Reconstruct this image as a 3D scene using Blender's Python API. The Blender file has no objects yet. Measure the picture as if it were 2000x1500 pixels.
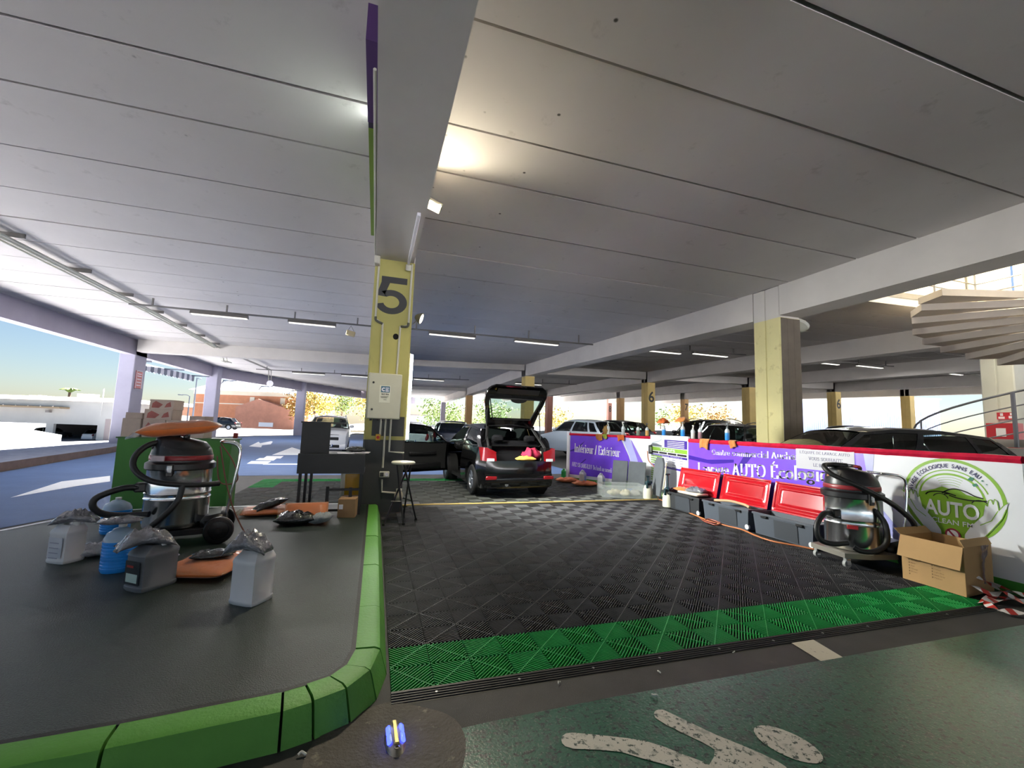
import bpy, bmesh, math, random
from mathutils import Vector, Matrix
random.seed(7)
S = bpy.context.scene
COL = S.collection
R_ = math.radians
# ------------------------------------------------------------------ camera
EYE = Vector((0, 0, 1.40)); FPX = 835.7
_yaw, _pit, _rol = 0.30499841, 0.10011122, 0.03422532
_f = Vector((math.sin(_yaw)*math.cos(_pit), math.cos(_yaw)*math.cos(_pit), math.sin(_pit)))
_r = Vector((math.cos(_yaw), -math.sin(_yaw), 0)); _u = _r.cross(_f)
CR = _r*math.cos(_rol)+_u*math.sin(_rol); CU = -_r*math.sin(_rol)+_u*math.cos(_rol); CF = _f
cam = bpy.data.objects.new('camera', bpy.data.cameras.new('camera'))
COL.objects.link(cam)
cam.matrix_world = Matrix(((CR.x, CU.x, -CF.x, EYE.x), (CR.y, CU.y, -CF.y, EYE.y), (CR.z, CU.z, -CF.z, EYE.z), (0, 0, 0, 1)))
cam.data.sensor_fit = 'HORIZONTAL'; cam.data.sensor_width = 36; cam.data.lens = FPX/2000*36
cam.data.clip_start = .05; cam.data.clip_end = 2000
S.camera = cam
# ------------------------------------------------------------------ sky, sun, exposure
SUN_EL, SUN_AZ = R_(48), R_(32)      # sun beyond the far end, to the right
w = bpy.data.worlds.new('sky'); S.world = w; w.use_nodes = True
nt = w.node_tree; nt.nodes.clear()
sky = nt.nodes.new('ShaderNodeTexSky'); sky.sky_type = 'NISHITA'; sky.sun_disc = False
sky.sun_elevation = SUN_EL; sky.sun_rotation = SUN_AZ; sky.air_density = 1.0; sky.dust_density = .6; sky.ozone_density = 3.0
bg = nt.nodes.new('ShaderNodeBackground'); bg.inputs['Strength'].default_value = .038
wo = nt.nodes.new('ShaderNodeOutputWorld')
nt.links.new(sky.outputs[0], bg.inputs[0]); nt.links.new(bg.outputs[0], wo.inputs[0])
sl = bpy.data.lights.new('sun', 'SUN'); sl.energy = 30.0; sl.angle = R_(.53); sl.color = (1, .95, .88)
so = bpy.data.objects.new('sun', sl); COL.objects.link(so)
_sd = Vector((math.sin(SUN_AZ)*math.cos(SUN_EL), math.cos(SUN_AZ)*math.cos(SUN_EL), math.sin(SUN_EL)))
so.rotation_euler = _sd.to_track_quat('Z', 'Y').to_euler()
S.view_settings.view_transform = 'Standard'; S.view_settings.look = 'None'
S.view_settings.gamma = 1; S.view_settings.use_curve_mapping = False
S.view_settings.exposure = 1.82
S.cycles.max_bounces = 8; S.cycles.diffuse_bounces = 4; S.cycles.glossy_bounces = 3; S.cycles.adaptive_threshold = .03
S.cycles.transparent_max_bounces = 8; S.cycles.sample_clamp_indirect = 6
S.cycles.caustics_reflective = False; S.cycles.caustics_refractive = False

# ------------------------------------------------------------------ measuring helpers (image 2000 x 1500)
def ray(x, y): return CR*((x-1000)/FPX)-CU*((y-750)/FPX)+CF
def at(x, y, d): return EYE+ray(x, y)*d                      # point at depth d
def gz(x, y, z=0.0):
    d = ray(x, y); return EYE+d*((z-EYE.z)/d.z)
def gX(x, y, X):
    d = ray(x, y); return EYE+d*(X/d.x)
def gY(x, y, Y):
    d = ray(x, y); return EYE+d*(Y/d.y)

# ------------------------------------------------------------------ materials
def lin(h):
    if isinstance(h, str):
        h = h.lstrip('#'); c = [int(h[i:i+2], 16)/255 for i in (0, 2, 4)]
        return tuple(((x/12.92) if x <= .04045 else ((x+.055)/1.055)**2.4) for x in c)
    return tuple(h)
_M = {}
def M(name, col='#808080', rough=.5, metal=0., var=None, bump=None, coat=0., emit=None, trans=0., spec=.5, sheen=0., alpha=1., col2=None, wear=None, aniso=0., dots=None):
    """procedural material: base colour varied by noise (var=(scale, amount)), relief (bump=(scale, strength)), a second colour in worn
    patches (col2, wear=(scale, threshold, softness))"""
    if name in _M: return _M[name]
    m = bpy.data.materials.new(name); m.use_nodes = True; n = m.node_tree; n.nodes.clear()
    out = n.nodes.new('ShaderNodeOutputMaterial'); b = n.nodes.new('ShaderNodeBsdfPrincipled')
    n.links.new(b.outputs[0], out.inputs[0])
    c = lin(col)+(1,)
    b.inputs['Base Color'].default_value = c; b.inputs['Roughness'].default_value = rough; b.inputs['Metallic'].default_value = metal
    b.inputs['Specular IOR Level'].default_value = spec
    if coat: b.inputs['Coat Weight'].default_value = coat; b.inputs['Coat Roughness'].default_value = .06
    if trans: b.inputs['Transmission Weight'].default_value = trans
    if alpha < 1: b.inputs['Alpha'].default_value = alpha
    if aniso: b.inputs['Anisotropic'].default_value = aniso
    if sheen: b.inputs['Sheen Weight'].default_value = sheen
    if emit: b.inputs['Emission Color'].default_value = lin(emit[0])+(1,); b.inputs['Emission Strength'].default_value = emit[1]
    tc = None
    def coord():
        nonlocal tc
        if tc is None: tc = n.nodes.new('ShaderNodeTexCoord')
        return tc.outputs['Object']
    def noise(scale, detail=4, rg=.6):
        t = n.nodes.new('ShaderNodeTexNoise'); t.inputs['Scale'].default_value = scale; t.inputs['Detail'].default_value = detail
        t.inputs['Roughness'].default_value = rg; n.links.new(coord(), t.inputs['Vector']); return t.outputs[0]
    cur = None
    if var:
        mx = n.nodes.new('ShaderNodeMix'); mx.data_type = 'RGBA'; a = var[1]
        mx.inputs[6].default_value = tuple(min(1, x*(1-a)) for x in c[:3])+(1,); mx.inputs[7].default_value = tuple(min(1, x*(1+a)) for x in c[:3])+(1,)
        rp = n.nodes.new('ShaderNodeMapRange'); rp.inputs[1].default_value = .3; rp.inputs[2].default_value = .7
        n.links.new(noise(var[0]), rp.inputs[0]); n.links.new(rp.outputs[0], mx.inputs[0]); cur = mx.outputs[2]
    if col2:
        for cc, ww in (col2 if isinstance(col2, list) else [col2]):
            mx = n.nodes.new('ShaderNodeMix'); mx.data_type = 'RGBA'
            mx.inputs[7].default_value = lin(cc)+(1,)
            if cur is None: mx.inputs[6].default_value = c
            else: n.links.new(cur, mx.inputs[6])
            rp = n.nodes.new('ShaderNodeMapRange'); rp.inputs[1].default_value = ww[1]; rp.inputs[2].default_value = ww[1]+ww[2]
            n.links.new(noise(ww[0], 6, .7), rp.inputs[0]); n.links.new(rp.outputs[0], mx.inputs[0]); cur = mx.outputs[2]
    if dots:
        v = n.nodes.new('ShaderNodeTexVoronoi'); v.inputs['Scale'].default_value = dots[0]; n.links.new(coord(), v.inputs['Vector'])
        rp = n.nodes.new('ShaderNodeMapRange'); rp.inputs[1].default_value = dots[1]; rp.inputs[2].default_value = dots[1]*.5; n.links.new(v.outputs['Distance'], rp.inputs[0])
        g_ = n.nodes.new('ShaderNodeMapRange'); g_.inputs[1].default_value = .5; g_.inputs[2].default_value = .56; n.links.new(noise(.9), g_.inputs[0])
        ml = n.nodes.new('ShaderNodeMath'); ml.operation = 'MULTIPLY'; n.links.new(rp.outputs[0], ml.inputs[0]); n.links.new(g_.outputs[0], ml.inputs[1])
        mx = n.nodes.new('ShaderNodeMix'); mx.data_type = 'RGBA'; mx.inputs[7].default_value = lin(dots[2])+(1,); n.links.new(cur, mx.inputs[6]); n.links.new(ml.outputs[0], mx.inputs[0]); cur = mx.outputs[2]
    if cur is not None: n.links.new(cur, b.inputs['Base Color'])
    if bump:
        bp = n.nodes.new('ShaderNodeBump'); bp.inputs['Strength'].default_value = bump[1]; bp.inputs['Distance'].default_value = bump[2] if len(bump) > 2 else .01
        n.links.new(noise(bump[0], 3), bp.inputs['Height']); n.links.new(bp.outputs[0], b.inputs['Normal'])
    _M[name] = m; return m
def glassmat(name, tint, refl=.12, rough=.03):
    """thin tinted pane: see-through with a glossy reflection"""
    if name in _M: return _M[name]
    m = bpy.data.materials.new(name); m.use_nodes = True; n = m.node_tree; n.nodes.clear()
    out = n.nodes.new('ShaderNodeOutputMaterial'); t = n.nodes.new('ShaderNodeBsdfTransparent'); g = n.nodes.new('ShaderNodeBsdfGlossy')
    t.inputs[0].default_value = lin(tint)+(1,); g.inputs['Roughness'].default_value = rough
    fr = n.nodes.new('ShaderNodeFresnel'); fr.inputs[0].default_value = 1.5
    ad = n.nodes.new('ShaderNodeMath'); ad.operation = 'ADD'; ad.inputs[1].default_value = refl-.04; n.links.new(fr.outputs[0], ad.inputs[0])
    mx = n.nodes.new('ShaderNodeMixShader'); n.links.new(ad.outputs[0], mx.inputs[0]); n.links.new(t.outputs[0], mx.inputs[1]); n.links.new(g.outputs[0], mx.inputs[2])
    n.links.new(mx.outputs[0], out.inputs[0]); _M[name] = m; return m

# ------------------------------------------------------------------ mesh builder
class MB:
    def __init__(s): s.v = []; s.f = []; s.sm = []
    def add(s, vs, fs, smooth=True):
        o = len(s.v); s.v += [tuple(v) for v in vs]; s.f += [tuple(i+o for i in f) for f in fs]; s.sm += [smooth]*len(fs); return s
    def box(s, x0, x1, y0, y1, z0, z1):
        return s.hexa([(x0, y0, z0), (x1, y0, z0), (x1, y1, z0), (x0, y1, z0), (x0, y0, z1), (x1, y0, z1), (x1, y1, z1), (x0, y1, z1)])
    def hexa(s, p): return s.add(p, [(0, 3, 2, 1), (4, 5, 6, 7), (0, 1, 5, 4), (1, 2, 6, 5), (2, 3, 7, 6), (3, 0, 4, 7)], False)
    def obox(s, c, size, rz=0., rx=0., ry=0., b=0.):
        """box centred at c, chamfered by b, turned by rx, ry, rz"""
        h = [x/2 for x in size]; m = Matrix.Rotation(rz, 3, 'Z') @ Matrix.Rotation(ry, 3, 'Y') @ Matrix.Rotation(rx, 3, 'X'); c = Vector(c)
        if not b:
            p = [c+m@Vector((sx*h[0], sy*h[1], sz*h[2])) for sz in (-1, 1) for sx, sy in ((-1, -1), (1, -1), (1, 1), (-1, 1))]
            return s.hexa(p)
        b = min(b, min(h)*.99)
        vs = []; ix = {}
        for sx in (-1, 1):
            for sy in (-1, 1):
                for sz in (-1, 1):
                    for a in range(3):
                        q = [sx*(h[0]-b), sy*(h[1]-b), sz*(h[2]-b)]; q[a] = (sx, sy, sz)[a]*h[a]
                        ix[sx, sy, sz, a] = len(vs); vs.append(c+m@Vector(q))
        fs = []
        for sg in (-1, 1):
            fs.append([ix[sg, y, z, 0] for y, z in ((-1, -1), (1, -1), (1, 1), (-1, 1))]); fs.append([ix[x, sg, z, 1] for x, z in ((-1, -1), (1, -1), (1, 1), (-1, 1))])
            fs.append([ix[x, y, sg, 2] for x, y in ((-1, -1), (1, -1), (1, 1), (-1, 1))])
        for a in (-1, 1):
            for d in (-1, 1):
                fs.append([ix[a, d, -1, 0], ix[a, d, 1, 0], ix[a, d, 1, 1], ix[a, d, -1, 1]]); fs.append([ix[a, -1, d, 0], ix[a, 1, d, 0], ix[a, 1, d, 2], ix[a, -1, d, 2]])
                fs.append([ix[-1, a, d, 1], ix[1, a, d, 1], ix[1, a, d, 2], ix[-1, a, d, 2]])
        for k in [(x, y, z) for x in (-1, 1) for y in (-1, 1) for z in (-1, 1)]: fs.append([ix[k+(a,)] for a in range(3)])
        return s.add(vs, fs, True)
    def cyl(s, p0, p1, r0, r1=None, n=16, caps=True):
        r1 = r0 if r1 is None else r1; p0 = Vector(p0); p1 = Vector(p1); d = (p1-p0).normalized()
        a = d.orthogonal().normalized(); b = d.cross(a); vs = []
        for p, r in ((p0, r0), (p1, r1)):
            vs += [p+(a*math.cos(2*math.pi*i/n)+b*math.sin(2*math.pi*i/n))*r for i in range(n)]
        fs = [(i, (i+1) % n, n+(i+1) % n, n+i) for i in range(n)]
        s.add(vs, fs, True)
        if caps: s.add(vs, [tuple(range(n-1, -1, -1)), tuple(range(n, 2*n))], False)
        return s
    def tube(s, pts, r, n=8, closed=False, caps=True):
        pts = [Vector(p) for p in pts]; k = len(pts); rr = r if isinstance(r, (list, tuple)) else [r]*k
        ts = []
        for i in range(k):
            a = pts[(i-1) % k] if closed or i else pts[i]; b = pts[(i+1) % k] if closed or i < k-1 else pts[i]
            t = (b-a); ts.append(t.normalized() if t.length > 1e-9 else Vector((0, 0, 1)))
        nrm = ts[0].orthogonal().normalized(); vs = []
        for i in range(k):
            nrm = (nrm-ts[i]*nrm.dot(ts[i])); nrm = nrm.normalized() if nrm.length > 1e-6 else ts[i].orthogonal().normalized()
            bn = ts[i].cross(nrm)
            vs += [pts[i]+(nrm*math.cos(2*math.pi*j/n)+bn*math.sin(2*math.pi*j/n))*rr[i] for j in range(n)]
        fs = []
        for i in range(k if closed else k-1):
            i2 = (i+1) % k; fs += [(i*n+j, i*n+(j+1) % n, i2*n+(j+1) % n, i2*n+j) for j in range(n)]
        if caps and not closed: fs += [tuple(range(n-1, -1, -1)), tuple((k-1)*n+j for j in range(n))]
        return s.add(vs, fs, True)
    def lathe(s, prof, c=(0, 0, 0), n=24, sx=1., sy=1., m=None):
        vs = []; c = Vector(c)
        for r, z in prof:
            for i in range(n):
                a = 2*math.pi*i/n; p = Vector((r*math.cos(a)*sx, r*math.sin(a)*sy, z)); vs.append(c+((m@p) if m else p))
        k = len(prof); fs = [(i*n+j, i*n+(j+1) % n, (i+1)*n+(j+1) % n, (i+1)*n+j) for i in range(k-1) for j in range(n)]
        if prof[0][0] > 1e-6: fs.append(tuple(range(n-1, -1, -1)))
        if prof[-1][0] > 1e-6: fs.append(tuple((k-1)*n+j for j in range(n)))
        return s.add(vs, fs, True)
    def grid(s, nu, nv, fn, smooth=True):
        vs = [fn(i/nu, j/nv) for i in range(nu+1) for j in range(nv+1)]
        return s.add(vs, [(i*(nv+1)+j, (i+1)*(nv+1)+j, (i+1)*(nv+1)+j+1, i*(nv+1)+j+1) for i in range(nu) for j in range(nv)], smooth)
    def prism(s, poly, o, u, v, n, h):
        """2-D polygon (u, v) at o, thickened by h along n"""
        o = Vector(o); u = Vector(u); v = Vector(v); n = Vector(n); k = len(poly)
        a = [o+u*p[0]+v*p[1] for p in poly]; b = [p+n*h for p in a]
        s.add(a+b, [tuple(range(k-1, -1, -1)), tuple(range(k, 2*k))]+[(i, (i+1) % k, k+(i+1) % k, k+i) for i in range(k)], False); return s
    def ell(s, c, rx, ry, rz, n=12, k=8, m=None):
        return s.lathe([(max(1e-7, math.sin(math.pi*i/k)), -math.cos(math.pi*i/k)) for i in range(k+1)], c, n, m=Matrix(((rx, 0, 0), (0, ry, 0), (0, 0, rz))) if m is None else m @ Matrix(((rx, 0, 0), (0, ry, 0), (0, 0, rz))))
    def xf(s, m):
        s.v = [tuple(m @ Vector(v)) for v in s.v]; return s
    def mesh(s, name, mt, sharp=38):
        me = bpy.data.meshes.new(name); me.from_pydata(s.v, [], s.f)
        me.polygons.foreach_set('use_smooth', s.sm)
        bm = bmesh.new(); bm.from_mesh(me); bmesh.ops.remove_doubles(bm, verts=bm.verts, dist=1e-5)
        bmesh.ops.recalc_face_normals(bm, faces=bm.faces); bm.to_mesh(me); bm.free()
        me.set_sharp_from_angle(angle=R_(sharp))
        if mt: me.materials.append(mt)
        return me
    def build(s, name, mt, parent=None, loc=None, rot=None, sharp=38):
        return ob(name, s.mesh(name, mt, sharp), parent, loc, rot)
def ob(name, me, parent=None, loc=None, rot=None):
    o = bpy.data.objects.new(name, me); COL.objects.link(o)
    if parent: o.parent = parent
    if loc is not None: o.location = loc
    if rot is not None: o.rotation_euler = rot if hasattr(rot, '__len__') else (0, 0, rot)
    return o
def tag(o, label=None, cat=None, group=None, kind=None):
    if label: o['label'] = label
    if cat: o['category'] = cat
    if group: o['group'] = group
    if kind: o['kind'] = kind
    return o
def thing(name, label, cat, loc=(0, 0, 0), rz=0., group=None, kind=None):
    o = bpy.data.objects.new(name, None); COL.objects.link(o); o.empty_display_size = .1
    o.location = loc; o.rotation_euler = (0, 0, rz); return tag(o, label, cat, group, kind)
def dup(root, loc, rz=None, label=None, parent=None):
    c = root.copy(); COL.objects.link(c)
    if parent is not None: c.parent = parent
    if loc is not None: c.location = loc
    if rz is not None: c.rotation_euler = (0, 0, rz)
    if label: c['label'] = label
    for ch in root.children: dup(ch, None, parent=c)
    return c
def lerp(a, b, t): return a+(b-a)*t
def interp(x, pts):
    if x <= pts[0][0]: return pts[0][1]
    for (a, va), (b, vb) in zip(pts, pts[1:]):
        if x <= b: return lerp(va, vb, (x-a)/(b-a) if b > a else 0)
    return pts[-1][1]
def smoothpath(pts, n=6):
    """Catmull-Rom through the points"""
    P = [Vector(p) for p in pts]; P = [P[0]*2-P[1]]+P+[P[-1]*2-P[-2]]; out = []
    for i in range(1, len(P)-2):
        for k in range(n):
            t = k/n; a, b, c, d = P[i-1:i+3]
            out.append(.5*((2*b)+(c-a)*t+(2*a-5*b+4*c-d)*t*t+(3*b-a-3*c+d)*t**3))
    out.append(P[-2]); return out
# ================================================================== STRUCTURE
ZS, ZC = 4.05, 4.73
_gx = [-10.45, .15, 8.36, 16.86, 25.36, 33.86, 42.4, 62]
_rows = [7.4, 24.3, 41.4, 58.4]
_dz = [[0, 0, 0, .3, .45, .5, .55, .6], [0, .15, .42, .6, .8, .95, 1.1, 1.3], [0, .1, .3, .65, .93, 1.25, 1.5, 1.8], [0, .1, .35, .9, 1.2, 1.5, 1.8, 2.1]]
def dz(X, Y):
    v = [interp(X, list(zip(_gx, r))) for r in _dz]
    return interp(Y, list(zip(_rows, v)))
def fz(X, Y):
    t = min(1, max(0, (X-6.5)/4)); return dz(X, Y)*t*t*(3-2*t)
# --- floor
m_asph = M('asphalt_dark', '#3a3938', .62, var=(3, .22), bump=(220, .5, .004), spec=.35, col2=[('#57534e', (14, .62, .14)), ('#2a2927', (1.2, .55, .2))])
m_road = M('asphalt_road', '#4f6894', .7, var=(1.5, .1), bump=(160, .4, .004), col2=[('#5d739c', (30, .56, .1))])  # blue of the open sky's light is mixed into the asphalt colour
b = MB()
xs = [-40, -12, -10, -6, -3, 0, 3, 6.5, 8, 10, 13, 16.86, 21, 25.4, 30, 34, 42.4, 52, 62]; ys = [-22, -8, 0, 4, 7.4, 10, 13, 16, 20, 24.3, 30, 36, 41.4, 50, 58.4, 61]
xs = [x for x in xs if x >= -11.9]; xs = [-11.9]+xs
vs = [(x, y, fz(x, y)) for x in xs for y in ys]; ny = len(ys)
b.add(vs, [(i*ny+j, (i+1)*ny+j, (i+1)*ny+j+1, i*ny+j+1) for i in range(len(xs)-1) for j in range(ny-1)], True)
floor = tag(b.build('floor', m_asph), 'dark worn asphalt deck of the covered car park', 'floor', kind='structure')
# the access lane along the open side, in paler asphalt
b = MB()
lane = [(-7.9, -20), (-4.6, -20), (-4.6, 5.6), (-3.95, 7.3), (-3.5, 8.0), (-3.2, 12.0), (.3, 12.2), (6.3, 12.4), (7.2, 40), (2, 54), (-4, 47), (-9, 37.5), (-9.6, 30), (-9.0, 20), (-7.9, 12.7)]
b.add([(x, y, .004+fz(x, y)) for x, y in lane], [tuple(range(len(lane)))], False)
road = tag(b.build('road', m_road), 'pale asphalt lane tinted with blue skylight, curving past the open side', 'road', kind='structure')
m_white = M('road_paint', '#f4f6fa', .6, var=(12, .06), col2=('#8a8c90', (60, .62, .06)))
def flat(name, pts, mt, parent, z=.008):
    b = MB(); k = len(pts); b.add([(p[0], p[1], z) for p in pts], [tuple(range(k))], False)
    return b.build(name, mt, parent)
def gpts(px, z=0.): return [tuple(gz(x, y, z)[:2]) for x, y in px]
flat('direction_arrow', gpts([(20, 973), (120, 941), (215, 930), (215, 941), (150, 950)]), m_white, road)
flat('direction_arrow', gpts([(486, 872), (505, 863), (508, 866), (534, 861), (529, 868), (512, 870), (510, 874)]), m_white, road)
for q in ([(531, 889), (596, 864), (606, 868), (600, 889)], [(515, 895), (521, 891), (554, 891), (548, 896)], [(499, 899), (507, 895), (542, 895), (534, 900)],
          [(482, 906), (491, 901), (530, 901), (520, 907)], [(513, 908), (516, 906), (604, 906), (604, 908)]):
    flat('hatch_stripe', gpts(q), m_white, road)
# --- concrete ceiling panels, beam by beam
m_ceil = M('painted_concrete_ceiling', '#c9c4c0', .85, var=(.6, .04), bump=(40, .08, .003), col2=[('#aca7a2', (2.2, .60, .16))], dots=(2.2, .055, '#45423e'))
m_beam = M('painted_concrete_beam', '#cdc8c2', .8, var=(.9, .06), bump=(30, .15, .005), col2=[('#9a948c', (9, .68, .1))])
m_beamside = M('painted_concrete_facade', '#a09aa8', .8, var=(1, .06), bump=(30, .12, .005))
seams = [-19.5+1.22*i for i in range(0, 17)]+[.95, 2.2, 3.18, 4.48, 5.42, 6.80, 8.16, 9.45]
y = 10.7
while y < 78: seams.append(y); y += 1.24
seams = sorted(seams)
LEFTX = [(-30, -10.45), (33, -10.45), (43, -6.4), (51, -1.6), (60, 4.5), (80, 18)]
ceiling = thing('ceiling', 'pale painted ceiling of long concrete panels with dark joints', 'ceiling', kind='structure')
def panel(x0, x1, y0, y1):
    g = .017
    y0 += g; y1 -= g
    z = [ZC+dz(x, yy) for x, yy in ((x0, y0), (x1, y0), (x1, y1), (x0, y1))]
    mid = [(x0, y0), (x1, y0), (x1, y1), (x0, y1)]
    c = ((x0+x1)/2, (y0+y1)/2, ZC); q = random.uniform(-.006, .006)
    bb = MB().hexa([(p[0]-c[0], p[1]-c[1], zz-c[2]+q) for p, zz in zip(mid, z)]+[(p[0]-c[0], p[1]-c[1], zz-c[2]+.2) for p, zz in zip(mid, z)])
    bb.build('ceiling_panel', m_ceil, ceiling, c)
bays = [(-10.45, -.15), (.45, 8.36), (8.96, 16.86), (17.46, 25.36), (25.96, 33.86), (34.46, 42.4)]
HOLE = (11.1, 16.2, 2.4, 7.3)
npan = 0
for bi, (x0, x1) in enumerate(bays):
    ylim = (-8, 60) if bi < 2 else ((-1, 42) if bi < 4 else (12, 42))
    for y0, y1 in zip(seams, seams[1:]):
        if y0 < ylim[0] or y1 > ylim[1]+1: continue
        xa, xb = x0, x1
        if bi == 0:
            xa = max(xa, interp(y1, LEFTX))
            if xa > xb-.5: continue
        if bi == 1 and y0 > 40: xa = max(xa, interp(y1, LEFTX))
        if xa > xb-.5: continue
        if bi == 2 and y1 > HOLE[2] and y0 < HOLE[3]:
            panel(xa, HOLE[0], y0, y1)
            if y1 > HOLE[3]+.2: panel(HOLE[0], HOLE[1], HOLE[3], y1)
            panel(HOLE[1], xb, y0, y1); continue
        panel(xa, xb, y0, y1); npan += 1
# roof deck above the panels
m_deck = M('roof_deck_concrete', '#8b8781', .9, var=(2, .1))
b = MB()
def deck(x0, x1, y0, y1):
    n = max(1, int((y1-y0)/8))
    for i in range(n):
        a, c = lerp(y0, y1, i/n), lerp(y0, y1, (i+1)/n)
        xa = x0 if x0 > -10 else max(x0, interp(a, LEFTX)-.4)
        xc = x0 if x0 > -10 else max(x0, interp(c, LEFTX)-.4)
        z = [ZC+.2+dz(p, q) for p, q in ((xa, a), (x1, a), (x1, c), (xc, c))]
        b.hexa([(p[0], p[1], zz) for p, zz in zip(((xa, a), (x1, a), (x1, c), (xc, c)), z)]+[(p[0], p[1], zz+.15) for p, zz in zip(((xa, a), (x1, a), (x1, c), (xc, c)), z)])
deck(-10.9, .15, -20, 50); deck(.15, 8.6, -20, 60); deck(8.6, HOLE[0], -20, 60); deck(HOLE[0], HOLE[1], -20, HOLE[2]); deck(HOLE[0], HOLE[1], HOLE[3], 60); deck(HOLE[1], 17.2, -20, 60)
for x0, x1 in ((17.2, 25.7), (25.7, 34.2), (34.2, 42.7)): deck(x0, x1, -20, 60)
tag(b.build('roof', m_deck), 'concrete roof deck over the car park with a square stair opening', 'roof', kind='structure')
# --- main beams along the bays and cross beams
def beam(name, x0, x1, y0, y1, zl, zh, mt, label, n=1):
    bb = MB()
    for i in range(n):
        a, c = lerp(y0, y1, i/n), lerp(y0, y1, (i+1)/n)
        q = [(x0, a), (x1, a), (x1, c), (x0, c)]
        bb.hexa([(x, yy, zl+dz((x0+x1)/2, yy)) for x, yy in q]+[(x, yy, zh+dz((x0+x1)/2, yy)) for x, yy in q])
    return tag(bb.build(name, mt), label, 'beam', kind='structure')
beam('beam', -.15, .45, -19, 7.05, ZS, ZC+.1, m_beam, 'wide concrete ceiling beam running overhead to the number 5 pillar')
beam('beam', -.15, .45, 7.05, 58, ZS, ZC+.1, m_beam, 'concrete ceiling beam continuing behind the number 5 pillar', 3)
beam('beam', 8.36, 8.96, -19, 7.05, ZS, ZC+.1, m_beam, 'pale concrete beam resting on the near side of the big yellow pillar')
beam('beam', 8.36, 8.96, 7.75, 58, ZS, ZC+.1, m_beam, 'long pale beam from the big yellow pillar towards the black hatchback', 3)
for k, (gx, what) in enumerate(((16.86, 'second pale beam beyond the barrier, passing behind the spiral stairs'), (25.36, 'third pale beam beyond the barrier'), (33.86, 'fourth beam beyond the barrier, far under the deck'), (42.4, 'farthest pale beam at the end of the deck'))):
    beam('beam', gx, gx+.6, -4, 58, ZS, ZC+.1, m_beam, what, 5)
for (x0, x1, y, zl, what) in ((-10.3, -.15, 23.0, 4.18, 'pale cross beam over the lane behind the number 5 pillar'), (.45, 8.36, 24.1, 4.40, 'cross beam above the open hatch of the black car'),
                              (8.96, 16.86, 24.1, 4.25, 'cross beam at the single number 6 pillar'), (17.46, 25.36, 24.1, 4.25, 'cross beam in the third bay'), (.45, 8.36, 41.2, 4.45, 'far cross beam in the bay of the black car'),
                              (25.96, 33.86, 24.1, 4.25, 'cross beam beside the second number 6 pillar'), (8.96, 16.86, 41.2, 4.3, 'far cross beam in the second bay')):
    bb = MB(); q = [(x0, y), (x1, y), (x1, y+.55), (x0, y+.55)]
    bb.hexa([(px, py, zl+dz(px, py)) for px, py in q]+[(px, py, ZC+.05+dz(px, py)) for px, py in q])
    tag(bb.build('beam', m_beam), what, 'beam', kind='structure')
# --- facade on the open side: fascia beam and pillars
fac = [(-10.45, -19), (-10.45, 33.0), (-6.45, 42.6), (-1.7, 50.4), (5, 60)]
names = ['blue-grey fascia beam along the open side of the lane', 'fascia beam over the brick building, angled inwards', 'fascia beam over the autumn trees by the white car', 'far fascia beam behind the number 5 pillar']
for i, ((xa, ya), (xb, yb)) in enumerate(zip(fac, fac[1:])):
    d = Vector((xb-xa, yb-ya)).normalized(); nx = Vector((-d.y, d.x))*.42
    bb = MB(); q = [(xa, ya), (xb, yb), (xb+nx.x, yb+nx.y), (xa+nx.x, ya+nx.y)]
    bb.hexa([(p[0], p[1], ZS) for p in q]+[(p[0], p[1], ZC+.38) for p in q])
    tag(bb.build('beam', m_beamside), names[i], 'beam', kind='structure')
m_pil = M('pillar_blue_grey', '#a7a4b4', .8, var=(1, .06), bump=(30, .12, .005))
m_yel = M('pillar_yellow_paint', '#dcc27c', .7, var=(1.2, .07), bump=(25, .12, .004), col2=[('#a8945a', (5, .66, .14))])
m_yelg = M('pillar_olive_paint', '#b3ad68', .7, var=(1.2, .07), bump=(25, .12, .004), col2=[('#948f5a', (4, .64, .16))])
m_dgrey = M('pillar_dark_base', '#3d3f40', .6, var=(2, .12), bump=(25, .1, .004), col2=[('#8d8e8c', (16, .71, .03))])
m_wpil = M('pillar_white_paint', '#c6c9c2', .7, var=(1, .05))
m_orange = M('pillar_ochre_paint', '#d6ac74', .7, var=(1, .06))
m_pink = M('pillar_salmon_paint', '#c98f80', .7, var=(1, .06))
def pillar(label, x0, x1, y0, y1, ztop, mt, base=None, top=None, groove=True, z0=0.):
    p = thing('pillar', label, 'pillar', ((x0+x1)/2, (y0+y1)/2, z0), kind='structure')
    hx, hy = (x1-x0)/2, (y1-y0)/2; c = .025
    def shaft(za, zb, nm, mt):
        prof = [(-hx+c, -hy), (hx-c, -hy), (hx, -hy+c), (hx, hy-c), (hx-c, hy), (-hx+c, hy), (-hx, hy-c), (-hx, -hy+c)]
        if groove and hx > .2:  # vertical construction groove on the flanks
            prof = [(-hx+c, -hy), (hx-c, -hy), (hx, -hy+c), (hx, -.03), (hx-.02, -.02), (hx-.02, .02), (hx, .03), (hx, hy-c), (hx-c, hy), (-hx+c, hy), (-hx, hy-c), (-hx, .03), (-hx+.02, .02), (-hx+.02, -.02), (-hx, -.03), (-hx, -hy+c)]
        return MB().prism(prof, (0, 0, za), (1, 0, 0), (0, 1, 0), (0, 0, 1), zb-za).build(nm, mt, p)
    za = 0
    if base: shaft(0, base[0], 'pillar_base', base[1]); za = base[0]
    zt = ztop-z0
    if top: shaft(top[0], zt, 'pillar_head', top[1]); zt = top[0]
    shaft(za, zt, 'pillar_shaft', mt); return p
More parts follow.
